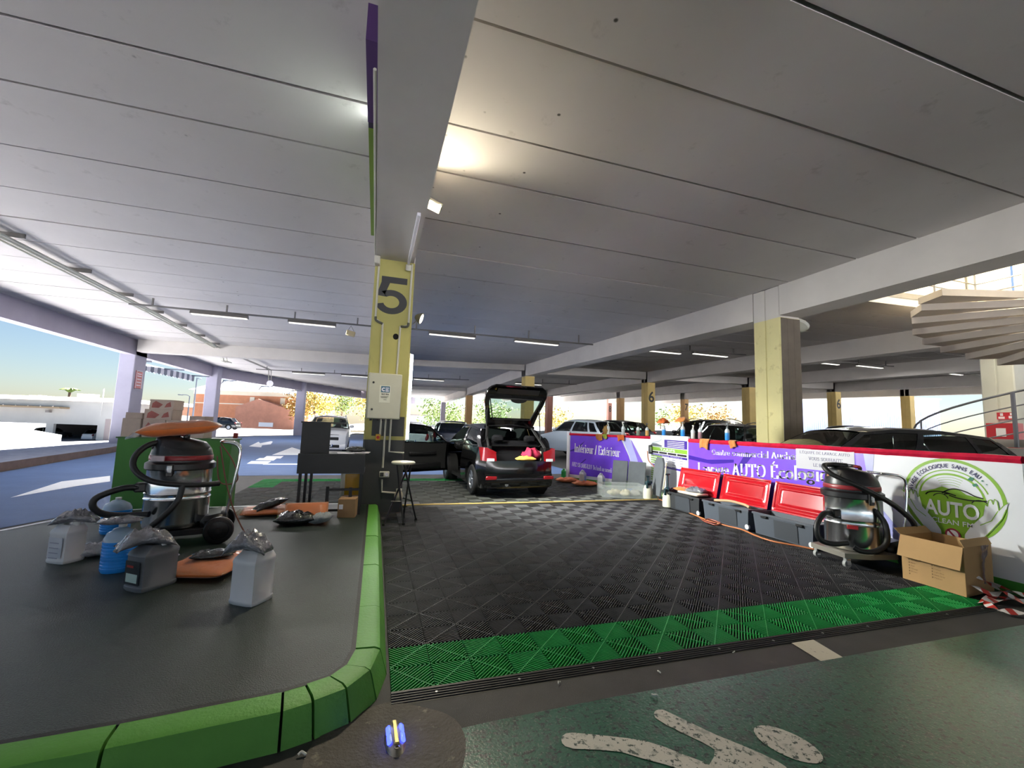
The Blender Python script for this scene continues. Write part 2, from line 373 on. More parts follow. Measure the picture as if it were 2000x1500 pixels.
p5 = pillar('olive yellow pillar with the big black number 5', -.16, .47, 7.08, 7.75, ZC, m_yelg, base=(1.13, m_dgrey), top=(ZS, m_beam), groove=False)
pb_ = pillar('big yellow pillar standing behind the barrier with a white patched head', 8.36, 8.96, 7.05, 7.75, ZC, M('pillar_cream_paint', '#d6cd96', .7, var=(1.2, .05), bump=(25, .12, .004), col2=[('#b9ae7c', (4, .58, .14))]), top=(ZS-.03, m_beam))
m_shade = M('shaded_face', '#6e655a', .8, var=(3, .12), bump=(25, .2, .004))
for k_ in range(3): MB().box(-.275+k_*.185, -.095+k_*.185, -.362, -.35, .02, ZS-.04).build('shaded_face', m_shade, pb_)  # grey-brown boards put the front face's shade into its colour
pillar('white pillar beside the spiral stairs carrying the red hose box', 16.86, 17.46, 7.05, 7.75, ZC+.3, m_wpil)
for gx, lab in ((8.36, 'yellow pillar seen through the hatch window of the black car'), (16.86, 'yellow pillar with a black number 6 behind the spray bottles'), (25.36, 'plain yellow pillar left of the big yellow pillar'), (33.86, 'yellow pillar with number 6 right of the big yellow pillar'), (42.4, 'plain yellow pillar beside the stair railing')):
    zz = fz(gx, 24.3); pillar(lab, gx, gx+.6, 23.95, 24.65, ZC+dz(gx, 24.3), m_yel, top=(ZS+dz(gx, 24.3)-zz-.02, m_beam), z0=zz)
for gx, lab, mt in ((8.36, 'slim yellow pillar left of the raised hatch', m_orange), (16.86, 'reddish pillar right of the raised hatch', m_pink), (25.36, 'ochre pillar left of the number 6 pillar', m_orange), (33.86, 'ochre pillar with number 7 behind the spray bottles', m_orange)):
    zz = fz(gx, 41.4); pillar(lab, gx, gx+.6, 41.05, 41.75, ZC+dz(gx, 41.4), mt, top=(ZS+dz(gx, 41.4)-zz-.02, m_beam), z0=zz)
for gx, lab, mt in ((33.86, 'far salmon pillar with number 8', m_pink), (8.36, 'grey pillar at the far end of the deck', m_pil)):
    zz = fz(gx, 58.4); pillar(lab, gx, gx+.6, 58.0, 58.6, ZC+dz(gx, 58.4), mt, z0=zz)
pillar('blue-grey facade pillar with a small red notice', -11.05, -10.45, 23.3, 24.3, ZC+.2, m_pil, groove=False)
pillar('blue-grey facade pillar between the lamp posts and the brick building', -10.75, -10.1, 32.7, 33.5, ZC+.2, m_pil, groove=False)
pillar('blue-grey facade pillar between the brick building and the autumn trees', -6.9, -6.2, 42.4, 43.3, ZC+.2, m_pil, groove=False)
pillar('far blue-grey facade pillar beside the green hedge', 1.0, 1.6, 54, 54.6, ZC+.2, m_pil, groove=False)
# ================================================================== PRINT: flat lettering and marks
_meshcache = {}
def text_mesh_2d(txt, bold=0.0, size=1.0):
    """sans letters as flat polygons: verts and faces in the plane, left aligned, unit size"""
    k = (txt, bold)
    if k not in _meshcache:
        cu = bpy.data.curves.new('t', 'FONT'); cu.body = txt; cu.fill_mode = 'FRONT'; cu.offset = bold; cu.resolution_u = 3
        o = bpy.data.objects.new('t', cu); COL.objects.link(o)
        dg = bpy.context.evaluated_depsgraph_get(); me = bpy.data.meshes.new_from_object(o.evaluated_get(dg))
        _meshcache[k] = ([tuple(v.co[:2]) for v in me.vertices], [tuple(p.vertices) for p in me.polygons])
        bpy.data.objects.remove(o); bpy.data.curves.remove(cu); bpy.data.meshes.remove(me)
    vs, fs = _meshcache[k]
    return [(x*size, y*size) for x, y in vs], fs
# serif letters drawn with a broad nib: l=line, a=arc(cx,cy,rx,ry,deg0,deg1), s=serif, d=dot
_G = {
 'A': ('.72', 'l.1,0,.36,1 l.36,1,.62,0 l.2,.34,.52,.34 s.1,0 s.62,0'), 'B': ('.66', 'l.16,0,.16,1 s.16,0 s.16,1 a.3,.75,.2,.25,90,-90 a.3,.25,.25,.25,90,-90 l.16,1,.3,1 l.16,.5,.3,.5 l.16,0,.3,0'),
 'C': ('.7', 'a.4,.5,.3,.5,50,310 l.6,.72,.6,.95'), 'D': ('.74', 'l.16,0,.16,1 s.16,0 s.16,1 a.3,.5,.33,.5,90,-90 l.16,1,.3,1 l.16,0,.3,0'),
 'E': ('.64', 'l.16,0,.16,1 s.16,0 s.16,1 l.16,1,.54,1 l.16,0,.56,0 l.16,.52,.42,.52 l.54,.82,.54,1 l.56,0,.56,.2'), 'H': ('.78', 'l.16,0,.16,1 l.6,0,.6,1 l.16,.5,.6,.5 s.16,0 s.16,1 s.6,0 s.6,1'),
 'G': ('.76', 'a.4,.5,.3,.5,50,320 l.64,.1,.64,.42 s.64,.45 l.6,.72,.6,.95'), 'I': ('.36', 'l.18,0,.18,1 s.18,0 s.18,1'), 'L': ('.6', 'l.16,0,.16,1 s.16,0 s.16,1 l.16,0,.52,0 l.52,0,.52,.2'), 'N': ('.78', 'l.15,0,.15,1 l.15,1,.62,0 l.62,0,.62,1 s.15,0 s.13,1 s.62,1'),
 'O': ('.78', 'a.39,.5,.3,.5,0,360'), 'P': ('.62', 'l.16,0,.16,1 s.16,0 s.16,1 a.3,.74,.22,.26,90,-90 l.16,1,.3,1 l.16,.48,.3,.48'), 'Q': ('.78', 'a.39,.5,.3,.5,0,360 l.42,.1,.68,-.18'),
 'R': ('.7', 'l.16,0,.16,1 s.16,0 s.16,1 a.3,.75,.2,.25,90,-90 l.16,1,.3,1 l.16,.5,.3,.5 l.32,.5,.58,0 s.6,0'), 'S': ('.58', 'a.29,.75,.18,.25,40,270 a.29,.25,.2,.25,90,-140 l.44,.78,.44,.95 l.12,.05,.12,.24'),
 'T': ('.66', 'l.33,0,.33,1 s.33,0 l.08,1,.58,1 l.08,.8,.08,1 l.58,.8,.58,1'), 'U': ('.76', 'l.16,.3,.16,1 a.38,.3,.22,.3,180,360 l.6,.3,.6,1 s.16,1 s.6,1'), 'V': ('.7', 'l.1,1,.35,0 l.35,0,.6,1 s.1,1 s.6,1'),
 'a': ('.54', 'a.24,.46,.16,.19,150,0 l.4,0,.4,.46 a.24,.18,.16,.18,0,360 s.43,0'), 'c': ('.5', 'a.28,.32,.2,.32,45,315'), 'd': ('.6', 'a.28,.32,.2,.32,0,360 l.46,0,.46,1 s.48,0 s.42,1'),
 'e': ('.52', 'a.27,.32,.2,.32,0,320 l.08,.34,.46,.34'), 'g': ('.54', 'a.25,.4,.17,.24,0,360 a.25,-.1,.2,.16,0,360 l.36,.6,.5,.62'), 'h': ('.62', 'l.14,0,.14,1 s.14,0 s.11,1 a.31,.42,.17,.21,180,0 l.48,0,.48,.42 s.48,0'),
 'i': ('.3', 'l.15,0,.15,.62 s.15,0 l.06,.62,.15,.62 d.15,.86'), 'l': ('.3', 'l.15,0,.15,1 s.15,0 l.06,1,.15,1'), 'm': ('.92', 'l.14,0,.14,.62 s.14,0 l.05,.62,.14,.62 a.3,.42,.16,.21,180,0 l.46,0,.46,.42 s.46,0 a.62,.42,.16,.21,180,0 l.78,0,.78,.42 s.78,0'),
 'n': ('.62', 'l.14,0,.14,.62 s.14,0 l.05,.62,.14,.62 a.31,.42,.17,.21,180,0 l.48,0,.48,.42 s.48,0'), 'o': ('.56', 'a.28,.32,.21,.32,0,360'), 'q': ('.58', 'a.26,.32,.19,.32,0,360 l.44,-.3,.44,.64 s.44,-.3'),
 'r': ('.44', 'l.14,0,.14,.62 s.14,0 l.05,.62,.14,.62 a.28,.46,.14,.16,180,40'), 's': ('.44', 'a.22,.48,.13,.16,30,270 a.22,.16,.14,.16,90,-150'), 't': ('.38', 'l.16,.16,.16,.85 a.26,.16,.1,.16,180,320 l.04,.62,.32,.62'),
 'u': ('.62', 'l.14,.2,.14,.62 l.05,.62,.14,.62 a.31,.2,.17,.2,180,360 l.48,0,.48,.62 l.4,.62,.48,.62 s.5,0'), 'v': ('.52', 'l.08,.62,.26,0 l.26,0,.44,.62 s.08,.62 s.44,.62'), 'x': ('.54', 'l.1,.62,.44,0 l.1,0,.44,.62 s.1,0 s.1,.62 s.44,0 s.44,.62'),
 '/': ('.4', 'l.06,-.05,.32,1.02'), '.': ('.24', 'd.12,.05'), "'": ('.2', 'l.1,.8,.1,1'), '0': ('.56', 'a.28,.5,.2,.5,0,360'), '1': ('.4', 'l.2,0,.2,1 s.2,0 l.08,.9,.2,1'), '9': ('.56', 'a.28,.7,.19,.3,0,360 l.47,.7,.4,.1 a.28,.12,.16,.14,-20,-160'), ' ': ('.3', ''),
}
_AC = {'é': 'e', 'É': 'E', 'à': 'a'}
def serif_2d(txt, h=1.0, sx=1.0, nib=.15, thin=.05):
    V, F = [], []; x0 = 0
    def hull(p, q, w, t):
        pts = sorted({(round(a+sx_*w/2, 5), round(b_+sy_*t/2, 5)) for a, b_ in (p, q) for sx_ in (-1, 1) for sy_ in (-1, 1)})
        def half(ps):
            o = []
            for p_ in ps:
                while len(o) > 1 and (o[-1][0]-o[-2][0])*(p_[1]-o[-2][1])-(o[-1][1]-o[-2][1])*(p_[0]-o[-2][0]) <= 0: o.pop()
                o.append(p_)
            return o
        lo, up = half(pts), half(pts[::-1]); poly = lo[:-1]+up[:-1]
        b0 = len(V); V.extend(((x0+a)*sx*h, b_*h) for a, b_ in poly); F.append(tuple(range(b0, b0+len(poly))))
    for ch in txt:
        base = _AC.get(ch, ch); adv, spec = _G[base]
        for st in spec.split():
            k = st[0]; n = [float(v) for v in st[1:].split(',')]
            if k == 'l': hull(n[:2], n[2:], nib if abs(n[1]-n[3]) > .05 or abs(n[0]-n[2]) < .001 else .01, thin)
            elif k == 's': hull((n[0]-.11, n[1]+(thin/2 if n[1] < .5 else -thin/2)), (n[0]+.11, n[1]+(thin/2 if n[1] < .5 else -thin/2)), .02, thin)
            elif k == 'd': hull(n, n, nib, nib)
            else:
                m = max(5, int(abs(n[5]-n[4])/24)); pp = [(n[0]+n[2]*math.cos(R_(lerp(n[4], n[5], i/m))), n[1]+(n[3]-thin/2)*math.sin(R_(lerp(n[4], n[5], i/m)))) for i in range(m+1)]
                for p, q in zip(pp, pp[1:]): hull(p, q, nib*.92, thin)
        if ch in 'éÉ': z = .74 if ch == 'é' else 1.08; hull((.24, z), (.36, z+.18), .1, .02)
        if ch == 'à': hull((.3, .74), (.18, .92), .1, .02)
        x0 += float(adv)
    return V, F, x0*sx*h
class Sheet:
    """a plane for prints: origin o, across u, up v, out of the surface n"""
    def __init__(s, o, u, v, n, parent): s.o = Vector(o); s.u = Vector(u).normalized(); s.v = Vector(v).normalized(); s.n = Vector(n).normalized(); s.p = parent
    def P(s, x, y, k): return s.o+s.u*x+s.v*y+s.n*(.0012*k)
    def put(s, name, vs, fs, mt, k=1):
        return MB().add([s.P(x, y, k) for x, y in vs], fs, False).build(name, mt, s.p)
    def poly(s, name, polys, mt, k=1):
        vs, fs = [], []
        for p in polys:
            o = len(vs); vs += list(p); fs.append(tuple(range(o, o+len(p))))
        return s.put(name, vs, fs, mt, k)
    def rect(s, name, rs, mt, k=1): return s.poly(name, [[(a, c), (b_, c), (b_, d), (a, d)] for a, b_, c, d in rs], mt, k)
    def serif(s, txt, x, y, h, width, mt, k=2, nib=.15, thin=.05, name='lettering', slope=0.):
        V, F, wd = serif_2d(txt, h, 1, nib, thin); f = width/wd
        return s.put(name, [(x+a*f, y+b_+slope*a*f) for a, b_ in V], F, mt, k)
    def sans(s, txt, x, y, h, mt, k=2, width=None, bold=0., name='lettering', centre=False, slope=0.):
        V, F = text_mesh_2d(txt, bold)
        x0 = min(v[0] for v in V); x1 = max(v[0] for v in V); hh = .73
        fx = (width/(x1-x0)) if width else h/hh; fy = h/hh; wd = (x1-x0)*fx
        if centre: x -= wd/2
        return s.put(name, [(x+(a-x0)*fx, y+b_*fy+slope*(a-x0)*fx) for a, b_ in V], F, mt, k)
    def stroke(s, name, lines, wdt, mt, k=2):
        polys = []
        for ln in lines:
            pts = [Vector(p) for p in ln]
            for i in range(len(pts)-1):
                d = (pts[i+1]-pts[i]); d = d.normalized() if d.length else Vector((1, 0)); n_ = Vector((-d.y, d.x))*wdt/2; e = d*wdt*.25
                polys.append([tuple(pts[i]-e+n_), tuple(pts[i]-e-n_), tuple(pts[i+1]+e-n_), tuple(pts[i+1]+e+n_)])
        return s.poly(name, polys, mt, k)
def arc(cx, cy, rx, ry, a0, a1, n=24): return [(cx+rx*math.cos(R_(lerp(a0, a1, i/n))), cy+ry*math.sin(R_(lerp(a0, a1, i/n)))) for i in range(n+1)]
def ring(cx, cy, r0, r1, a0=0, a1=360, n=48):
    o = []
    for i in range(n):
        a, b_ = R_(lerp(a0, a1, i/n)), R_(lerp(a0, a1, (i+1)/n))
        o.append([(cx+r0*math.cos(a), cy+r0*math.sin(a)), (cx+r1*math.cos(a), cy+r1*math.sin(a)), (cx+r1*math.cos(b_), cy+r1*math.sin(b_)), (cx+r0*math.cos(b_), cy+r0*math.sin(b_))])
    return o
m_ink = M('print_black', '#22201f', .6); m_pw = M('print_white', '#eceaf2', .5)
# ================================================================== OUTSIDE
m_grd = M('sunlit_ground', '#c6c9d2', .9, var=(.3, .12), bump=(3, .2, .02))
b = MB()
# lower town ground on the open side, sloping away; level ground elsewhere
def outz(x, y):
    d = max(0, -12.4-x); return -min(1.9, d*1.6)
def patch(b, gx, gy):
    n = len(gy); vs = [(x, y, outz(x, y) if x < -12.2 else -.03) for x in gx for y in gy]
    b.add(vs, [(i*n+j, (i+1)*n+j, (i+1)*n+j+1, i*n+j+1) for i in range(len(gx)-1) for j in range(n-1)], True)
patch(b, [-24, -20, -16, -14, -12.6, -12.0], [5, 20, 38, 46])
b.add([(-12, 60.9, -.03), (61.9, 60.9, 2.1), (61.9, 100, 2.1), (-12, 100, -.03)], [(0, 1, 2, 3)])
b.add([(-12, -150, -.03), (300, -150, -.03), (300, -21.9, -.03), (-12, -21.9, -.03)], [(0, 1, 2, 3)])
b.add([(61.9, -22, .3), (300, -22, .3), (300, 150, 2), (61.9, 150, 2)], [(0, 1, 2, 3)])
lot = MB(); patch(lot, [-320, -120, -60, -30, -24], [-150, -40, 0, 20, 46]); patch(lot, [-24, -20, -16, -14, -12.6, -12.0], [-150, -40, 0, 5]); patch(lot, [-320, -120, -60, -30, -24, -20, -16, -14, -12.6, -12.0], [46, 60, 90, 150, 400])
lot.add([(-12, 100, -.03), (61.9, 100, 2.1), (61.9, 150, 2), (-12, 150, -.03)], [(0, 1, 2, 3)]); lot.add([(-12, 150, -.03), (200, 150, 2), (200, 400, 2), (-12, 400, -.03)], [(0, 1, 2, 3)])
tag(lot.build('ground', M('outer_asphalt', '#4a4c53', .9, var=(.3, .1))), 'asphalt lots and roads further out around the buildings', 'ground', kind='structure')
tag(b.build('ground', m_grd), 'sunlit pale ground outside the car park', 'ground', kind='structure')
# planted bank with a rusty steel edge and a railing
m_bank = M('bank_gravel', '#8b90a0', .95, var=(5, .2), bump=(60, .8, .02), col2=[('#6e7468', (22, .6, .1))])
b = MB(); e = [(-9.1, -10), (-9.0, 0), (-8.6, 6), (-8.2, 10), (-8.0, 12.7), (-8.85, 18.9), (-10.0, 24), (-10.2, 32)]; o = [(-12.2, -10), (-12.2, 0), (-12.1, 6), (-12.0, 10), (-12.0, 12.7), (-12.1, 19), (-12.1, 24), (-12.1, 33)]
b.add([(x, y, .14) for x, y in e]+[(x, y, .03) for x, y in o], [(i, i+1, len(e)+i+1, len(e)+i) for i in range(len(e)-1)], True)
b.add([(x, y, .03) for x, y in o]+[(x-.4, y, -.6) for x, y in o], [(i, i+1, len(e)+i+1, len(e)+i) for i in range(len(e)-1)], True)
tag(b.build('ground', m_bank), 'low grey gravel bank beside the lane', 'bank', kind='structure')
m_rust = M('rusty_steel', '#5b4a46', .7, var=(4, .25))
b = MB(); k = len(e); p = [Vector((x, y, 0)) for x, y in e]
b.add([(x, y, 0) for x, y in e]+[(x, y, .2) for x, y in e]+[(x-.04, y, .2) for x, y in e]+[(x-.04, y, 0) for x, y in e], [(j*k+i, j*k+i+1, (j+1)*k+i+1, (j+1)*k+i) for j in range(3) for i in range(k-1)], False)
tag(b.build('edging_strip', m_rust), 'rusty brown steel edging strip along the gravel bank', 'edging')
m_fence = M('fence_white', '#a4a7ae', .6)
fa, fc = at(-60, 863, 17.5), at(118, 866, 46)
fence = thing('railing', 'white slatted railing beyond the gravel bank', 'railing', fa)
fd = fc-fa; nsl = 120
fz_ = math.atan2(fd.y, fd.x)
for h0, h1 in ((.84, .90), (.06, .12)):
    MB().hexa([(0, -.03, h0), (fd.x, fd.y-.03, fd.z+h0), (fd.x, fd.y+.03, fd.z+h0), (0, .03, h0), (0, -.03, h1), (fd.x, fd.y-.03, fd.z+h1), (fd.x, fd.y+.03, fd.z+h1), (0, .03, h1)]).build('rail', m_fence, fence)
MB().hexa([(0, -.1, -2.2), (fd.x, fd.y-.1, -2.2-fa.z*0), (fd.x, fd.y+.1, -2.2), (0, .1, -2.2), (0, -.1, .06), (fd.x, fd.y-.1, fd.z+.06), (fd.x, fd.y+.1, fd.z+.06), (0, .1, .06)]).build('base_wall', M('retaining_concrete', '#7b7f88', .85), fence)
sm = MB().box(-.07, .07, -.02, .02, .1, .86).mesh('slat', m_fence)
for i in range(nsl): ob('slat', sm, fence, fd*((i+.5)/nsl), fz_)
# --- white commercial building with garage openings
UX = Vector((CR.x, CR.y, 0)).normalized(); UY = Vector((-UX.y, UX.x, 0)); RZ = math.atan2(UX.y, UX.x)
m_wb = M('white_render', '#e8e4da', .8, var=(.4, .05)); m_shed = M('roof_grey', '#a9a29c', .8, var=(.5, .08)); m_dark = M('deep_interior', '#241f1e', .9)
D0 = 52.; O = at(-60, 856, D0)
bl = thing('commercial_building', 'low white building with two dark garage openings across the road', 'building', O, RZ)
def bx(x): return (x+60)/FPX*D0           # metres along the facade from the left edge
def bz(y, x): return (856+(x+60)*-.012-y)/FPX*D0+(x+60)*.0003*D0*0
H1 = 4.95
def piece(nm, x0, x1, y0, y1, z0, z1, mt, par=None): return MB().box(x0, x1, y0, y1, z0, z1).build(nm, mt, par or bl)
op = [(bx(-40), bx(86)), (bx(101), bx(187))]; X1 = bx(217)
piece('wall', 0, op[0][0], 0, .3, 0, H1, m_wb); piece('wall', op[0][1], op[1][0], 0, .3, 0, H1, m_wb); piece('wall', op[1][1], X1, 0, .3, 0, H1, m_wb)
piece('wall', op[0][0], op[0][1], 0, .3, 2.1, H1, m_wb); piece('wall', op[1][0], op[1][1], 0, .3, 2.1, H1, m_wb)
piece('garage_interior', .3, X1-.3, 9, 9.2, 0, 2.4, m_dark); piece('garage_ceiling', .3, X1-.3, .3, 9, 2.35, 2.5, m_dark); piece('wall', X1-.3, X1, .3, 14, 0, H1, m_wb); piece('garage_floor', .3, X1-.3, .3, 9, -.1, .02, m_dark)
rf = MB(); rf.hexa([(-.4, -.5, H1), (X1+.3, -.5, H1), (X1+.3, 14, H1), (-.4, 14, H1), (-.4, .8, H1+.5), (X1-.2, .8, H1+.5), (X1-.2, 13, H1+.5), (-.4, 13, H1+.5)]); rf.build('roof', m_shed, bl)
cnp = piece('canopy', -.2, bx(128), -1.2, 0, 3.95, 4.15, M('canopy_tan', '#b89f7c', .7)); 
for i in range(7): piece('canopy_rib', bx(-30+i*24), bx(-29+i*24), -1.22, 0, 4.15, 4.22, m_shed, cnp)
piece('chimney', bx(73), bx(98), 4, 5.5, H1+.3, H1+1.1, m_wb); piece('vent_box', bx(26), bx(45), 1, 2, H1, H1+.6, m_wb); piece('mast', bx(198), bx(199.5), -.6, -.5, 3.2, H1+1.6, m_wb)
piece('shutter_door', bx(202), bx(212), -.05, 0, .2, 2.9, M('pale_shutter', '#cbb9b2', .7)); piece('wall_lamp', bx(86), bx(94), -.3, 0, 3.45, 3.75, m_shed)
# --- brick building
m_brick = M('brick_salmon', '#c98a6a', .9, var=(1.5, .1)); m_cream = M('cream_band', '#e6dccb', .8, var=(.5, .05)); m_pale = M('pale_roof', '#ddd6cf', .8)
D1 = 62.; O = at(372, 838, D1)
br = thing('brick_building', 'salmon brick building with pale roof seen between the facade pillars', 'building', (O.x, O.y, -.05), RZ)
def by(x): return (x-372)/FPX*D1
MB().box(0, by(600), 0, 9, 0, 4.7).build('wall', m_brick, br)
MB().box(-.05, by(601), -.05, 9, 4.7, 5.3).build('cornice', m_cream, br); MB().box(-.05, by(601), -.06, 9, 3.35, 3.5).build('string_course', m_cream, br)
rr = MB(); rr.hexa([(-.5, -.5, 5.3), (by(606), -.5, 5.3), (by(606), 9.5, 5.3), (-.5, 9.5, 5.3), (2.5, 3.5, 7.2), (by(570), 3.5, 7.2), (by(570), 6, 7.2), (2.5, 6, 7.2)]); rr.build('roof', m_pale, br)
gab = MB(); gab.prism([(by(470), 0), (by(585), 0), (by(585), 2.6), (by(512), 4.2), (by(470), 3.0)], (0, -1.6, 0), (1, 0, 0), (0, 0, 1), (0, 1, 0), 1.6); gab.build('annex', M('brick_dusty', '#b98470', .9, var=(1.2, .12)), br)
for x in (483, 543): MB().box(by(x), by(x+9), -.08, .02, 3.6, 4.5).build('window', m_cream, br)
MB().box(by(518), by(545), -1.75, -1.6, .3, .9).build('sign_board', M('sign_pale', '#cfd8e4', .6), br)
# --- lamp posts
m_post = M('lamp_post_grey', '#5d6470', .5, metal=.6)
for (px, top, ft, d, lab, arm) in ((364, 773, 835, 48, 'short street lamp with a bent arm in front of the hills', -1), (374, 738, 838, 40, 'tall dark street lamp post beside the brick building', 0)):
    a = at(px, ft, d); t = at(px+2, top, d); a.z = -.4
    L = thing('street_lamp', lab, 'lamp', a); h = t.z-a.z
    MB().cyl((0, 0, 0), (0, 0, h), .09, .05, 8).build('post', m_post, L)
    if arm: MB().tube(smoothpath([(0, 0, h-.05), (-.3, .1, h+.1), (-.9, .3, h+.12)]), .04, 6).build('arm', m_post, L); MB().obox((-1.0, .33, h+.1), (.5, .2, .1), b=.03).build('lamp_head', m_post, L)
    else: MB().obox((.15, 0, h), (.4, .2, .1), b=.03).build('lamp_head', m_post, L)
# --- hills
b = MB(); hp = []
for i in range(61):
    x = -100+i*12; p = at(x, 812, 420); hp.append((p, 6+5*math.sin(i*.41+1)+4*math.sin(i*.17)+3*math.exp(-((x-345)/25)**2)*1.6))
vs = [(p.x, p.y, -6) for p, h in hp]+[(p.x*1.02, p.y*1.02, 1+h) for p, h in hp]+[(p.x*1.3, p.y*1.3, 2) for p, h in hp]; k = len(hp)
b.add(vs, [(j*k+i, j*k+i+1, (j+1)*k+i+1, (j+1)*k+i) for j in range(2) for i in range(k-1)], True)
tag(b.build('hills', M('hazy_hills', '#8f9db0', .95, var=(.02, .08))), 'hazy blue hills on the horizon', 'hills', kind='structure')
m_town = M('town_render', '#e2d2b8', .9)
for i, (px, wd, ht, d, lab) in enumerate(((315, 14, 1.8, 120, 'small pale house below the hills, beside the cardboard cartons'), (343, 13, 1.5, 132, 'long pale house below the hills, left of the short lamp'), (372, 14, 1.7, 118, 'pale house below the hills behind the lamp posts'))):
    p = at(px, 822, d); p.z = -1.9; h = thing('house', lab, 'building', p, RZ); wm = wd/FPX*d; ht = at(px, 810, d).z+1.9
    MB().box(-wm/2, wm/2, 0, 5, 0, ht*.8).build('wall', m_town, h)
    MB().prism([(-wm/2-.2, 0), (wm/2+.2, 0), (0, ht*.35)], (0, -.2, ht*.8), (1, 0, 0), (0, 0, 1), (0, 1, 0), 5.4).build('roof', M('tile_roof', '#b7866a', .9), h)
# --- trees
def leafmat(n, c, v=.35): return M(n, c, .75, var=(1.2, v))
m_bark = M('bark', '#5a4838', .9, var=(6, .2), bump=(20, .5, .02))
def tree(label, base, h, rx, mt, n=1500, trunk=.14, low=.3, seed=1, leaf=.16, group='trees beyond the facade'):
    rnd = random.Random(seed); t = thing('tree', label, 'tree', base, group=group)
    tb = MB(); tb.tube([(0, 0, 0), (.05*h*.1, 0, h*.3), (-.03*h, .02*h, h*.6), (0, 0, h*.85)], [trunk, trunk*.8, trunk*.5, trunk*.15], 7)
    tips = []
    for i in range(11):
        a = rnd.uniform(0, 6.28); z0 = rnd.uniform(.25, .6)*h; r = rnd.uniform(.5, .95)*rx; z1 = rnd.uniform(low+.1, .95)*h
        e = Vector((math.cos(a)*r, math.sin(a)*r, z1)); tb.tube([(0, 0, z0), (e.x*.5, e.y*.5, lerp(z0, z1, .6)), e], [trunk*.4, trunk*.25, trunk*.08], 5); tips += [e, e*.7+Vector((0, 0, z0*.3))]
    tb.build('trunk', m_bark, t)
    cb = MB(); vs, fs = [], []
    cl = tips+[Vector((rnd.gauss(0, .45)*rx, rnd.gauss(0, .45)*rx, rnd.uniform(low, 1)*h)) for _ in range(16)]
    for i in range(n):
        c = rnd.choice(cl); s = rnd.uniform(.5, 1)*rx*.32; p = c+Vector((rnd.gauss(0, s), rnd.gauss(0, s), rnd.gauss(0, s*.8)))
        if p.z < low*h*.7: p.z = low*h*.7+rnd.random()*.4*h
        d = Vector((rnd.gauss(0, 1), rnd.gauss(0, 1), rnd.gauss(0, 1))).normalized(); q = d.orthogonal().normalized(); l = leaf*rnd.uniform(.6, 1.4)
        o = len(vs); vs += [p-d*l, p+q*l*.5, p+d*l, p-q*l*.5]; fs.append((o, o+1, o+2, o+3))
    cb.add(vs, fs, False); me = bpy.data.meshes.new('crown'); me.from_pydata([tuple(v) for v in vs], [], fs); me.materials.append(mt)
    c = ob('crown', me, t); c['kind'] = 'stuff'; return t
yl = leafmat('leaf_yellow_green', '#9c8c2e'); gl = leafmat('leaf_green', '#5c7228'); yo = leafmat('leaf_autumn', '#8f6c20')
for i, (px, by_, d, h, rx, mt, lab, n) in enumerate((
    (612, 848, 60, 7.0, 2.6, yl, 'yellow-green tree between the last facade pillars, left of the white car', 2200), (664, 848, 68, 8.0, 2.8, gl, 'green tree right behind the white car', 2200), (716, 848, 66, 7.6, 2.7, yl, 'yellowing tree beside the number 5 pillar', 2000),
    (575, 842, 58, 5.2, 1.6, yo, 'thin autumn tree in front of the brick building', 700),
    (868, 842, 80, 6.0, 4.0, gl, 'green tree far behind the dark blue hatchback', 1800), (960, 842, 82, 5.5, 3.5, gl, 'green tree seen through the hatch window', 1400), (1085, 850, 85, 5, 3, yl, 'small tree right of the raised hatch', 1000),
    (1345, 855, 88, 6.0, 3.4, yl, 'yellow tree beside the number 7 pillar', 1800), (1402, 855, 94, 6.3, 3.2, yo, 'golden tree left of the plain yellow pillar', 1800), (1290, 850, 95, 5, 3, gl, 'far tree between the number 6 and 7 pillars', 900))):
    p = at(px, by_, d); p.z = -.05+(fz(30, 58) if px > 1100 else 0)*.9
    tree(lab, p, h, rx, mt, n, seed=i+3, leaf=.17 if d < 70 else .26)
pl = at(133, 790, 75); pl.z = -1.8
pt = thing('palm_tree', 'palm crown showing above the white building', 'tree', pl); hp = at(133, 765, 75).z-pl.z
MB().cyl((0, 0, 0), (0, 0, hp), .25, .18, 8).build('trunk', m_bark, pt)
for i in range(12):
    a = i*6.283/12+.2; q = Vector((math.cos(a), math.sin(a), 0)); r = MB()
    r.tube([Vector((0, 0, hp))+q*.1, Vector((0, 0, hp+.5))+q*.7, Vector((0, 0, hp+.3))+q*1.4], [.16, .2, .03], 4); r.build('frond', gl, pt)
# --- pale buildings past the far end and along the far side
m_clad = M('blue_white_cladding', '#aebad6', .5, var=(.3, .08)); m_sky = M('pale_far_wall', '#e3ebee', .8)
def farblock(label, px0, px1, ytop, d, mt, ybot=845, ribs=0):
    a, c = at(px0, ybot, d), at(px1, ybot, d); h = at((px0+px1)/2, ytop, d).z
    u = (c-a); u.z = 0; wd = u.length; z0 = min(a.z, c.z)-1.5
    t = thing('building', label, 'building', (a.x, a.y, z0), math.atan2(u.y, u.x)); MB().box(0, wd, 0, 6, 0, h-z0).build('wall', mt, t)
    MB().box(-.3, wd+.3, -.3, 6, h-z0, h-z0+.3).build('roof_edge', m_shed, t)
    if ribs:
        rm = MB().box(-.06, .06, -.12, 0, 0, h-z0-.3).mesh('cladding_rib', mt)
        for i in range(ribs): ob('cladding_rib', rm, t, ((i+.5)*wd/ribs, 0, 0))
    return t
farblock('bluish ribbed metal hall behind the number 6 pillar on the far side', 1560, 1668, 782, 95, m_clad, ribs=26)
farblock('second ribbed metal hall behind the stair railing', 1690, 1838, 778, 95, m_clad, ribs=34)
farblock('low pale house left of the ochre pillars', 1085, 1175, 822, 120, m_sky, 850)
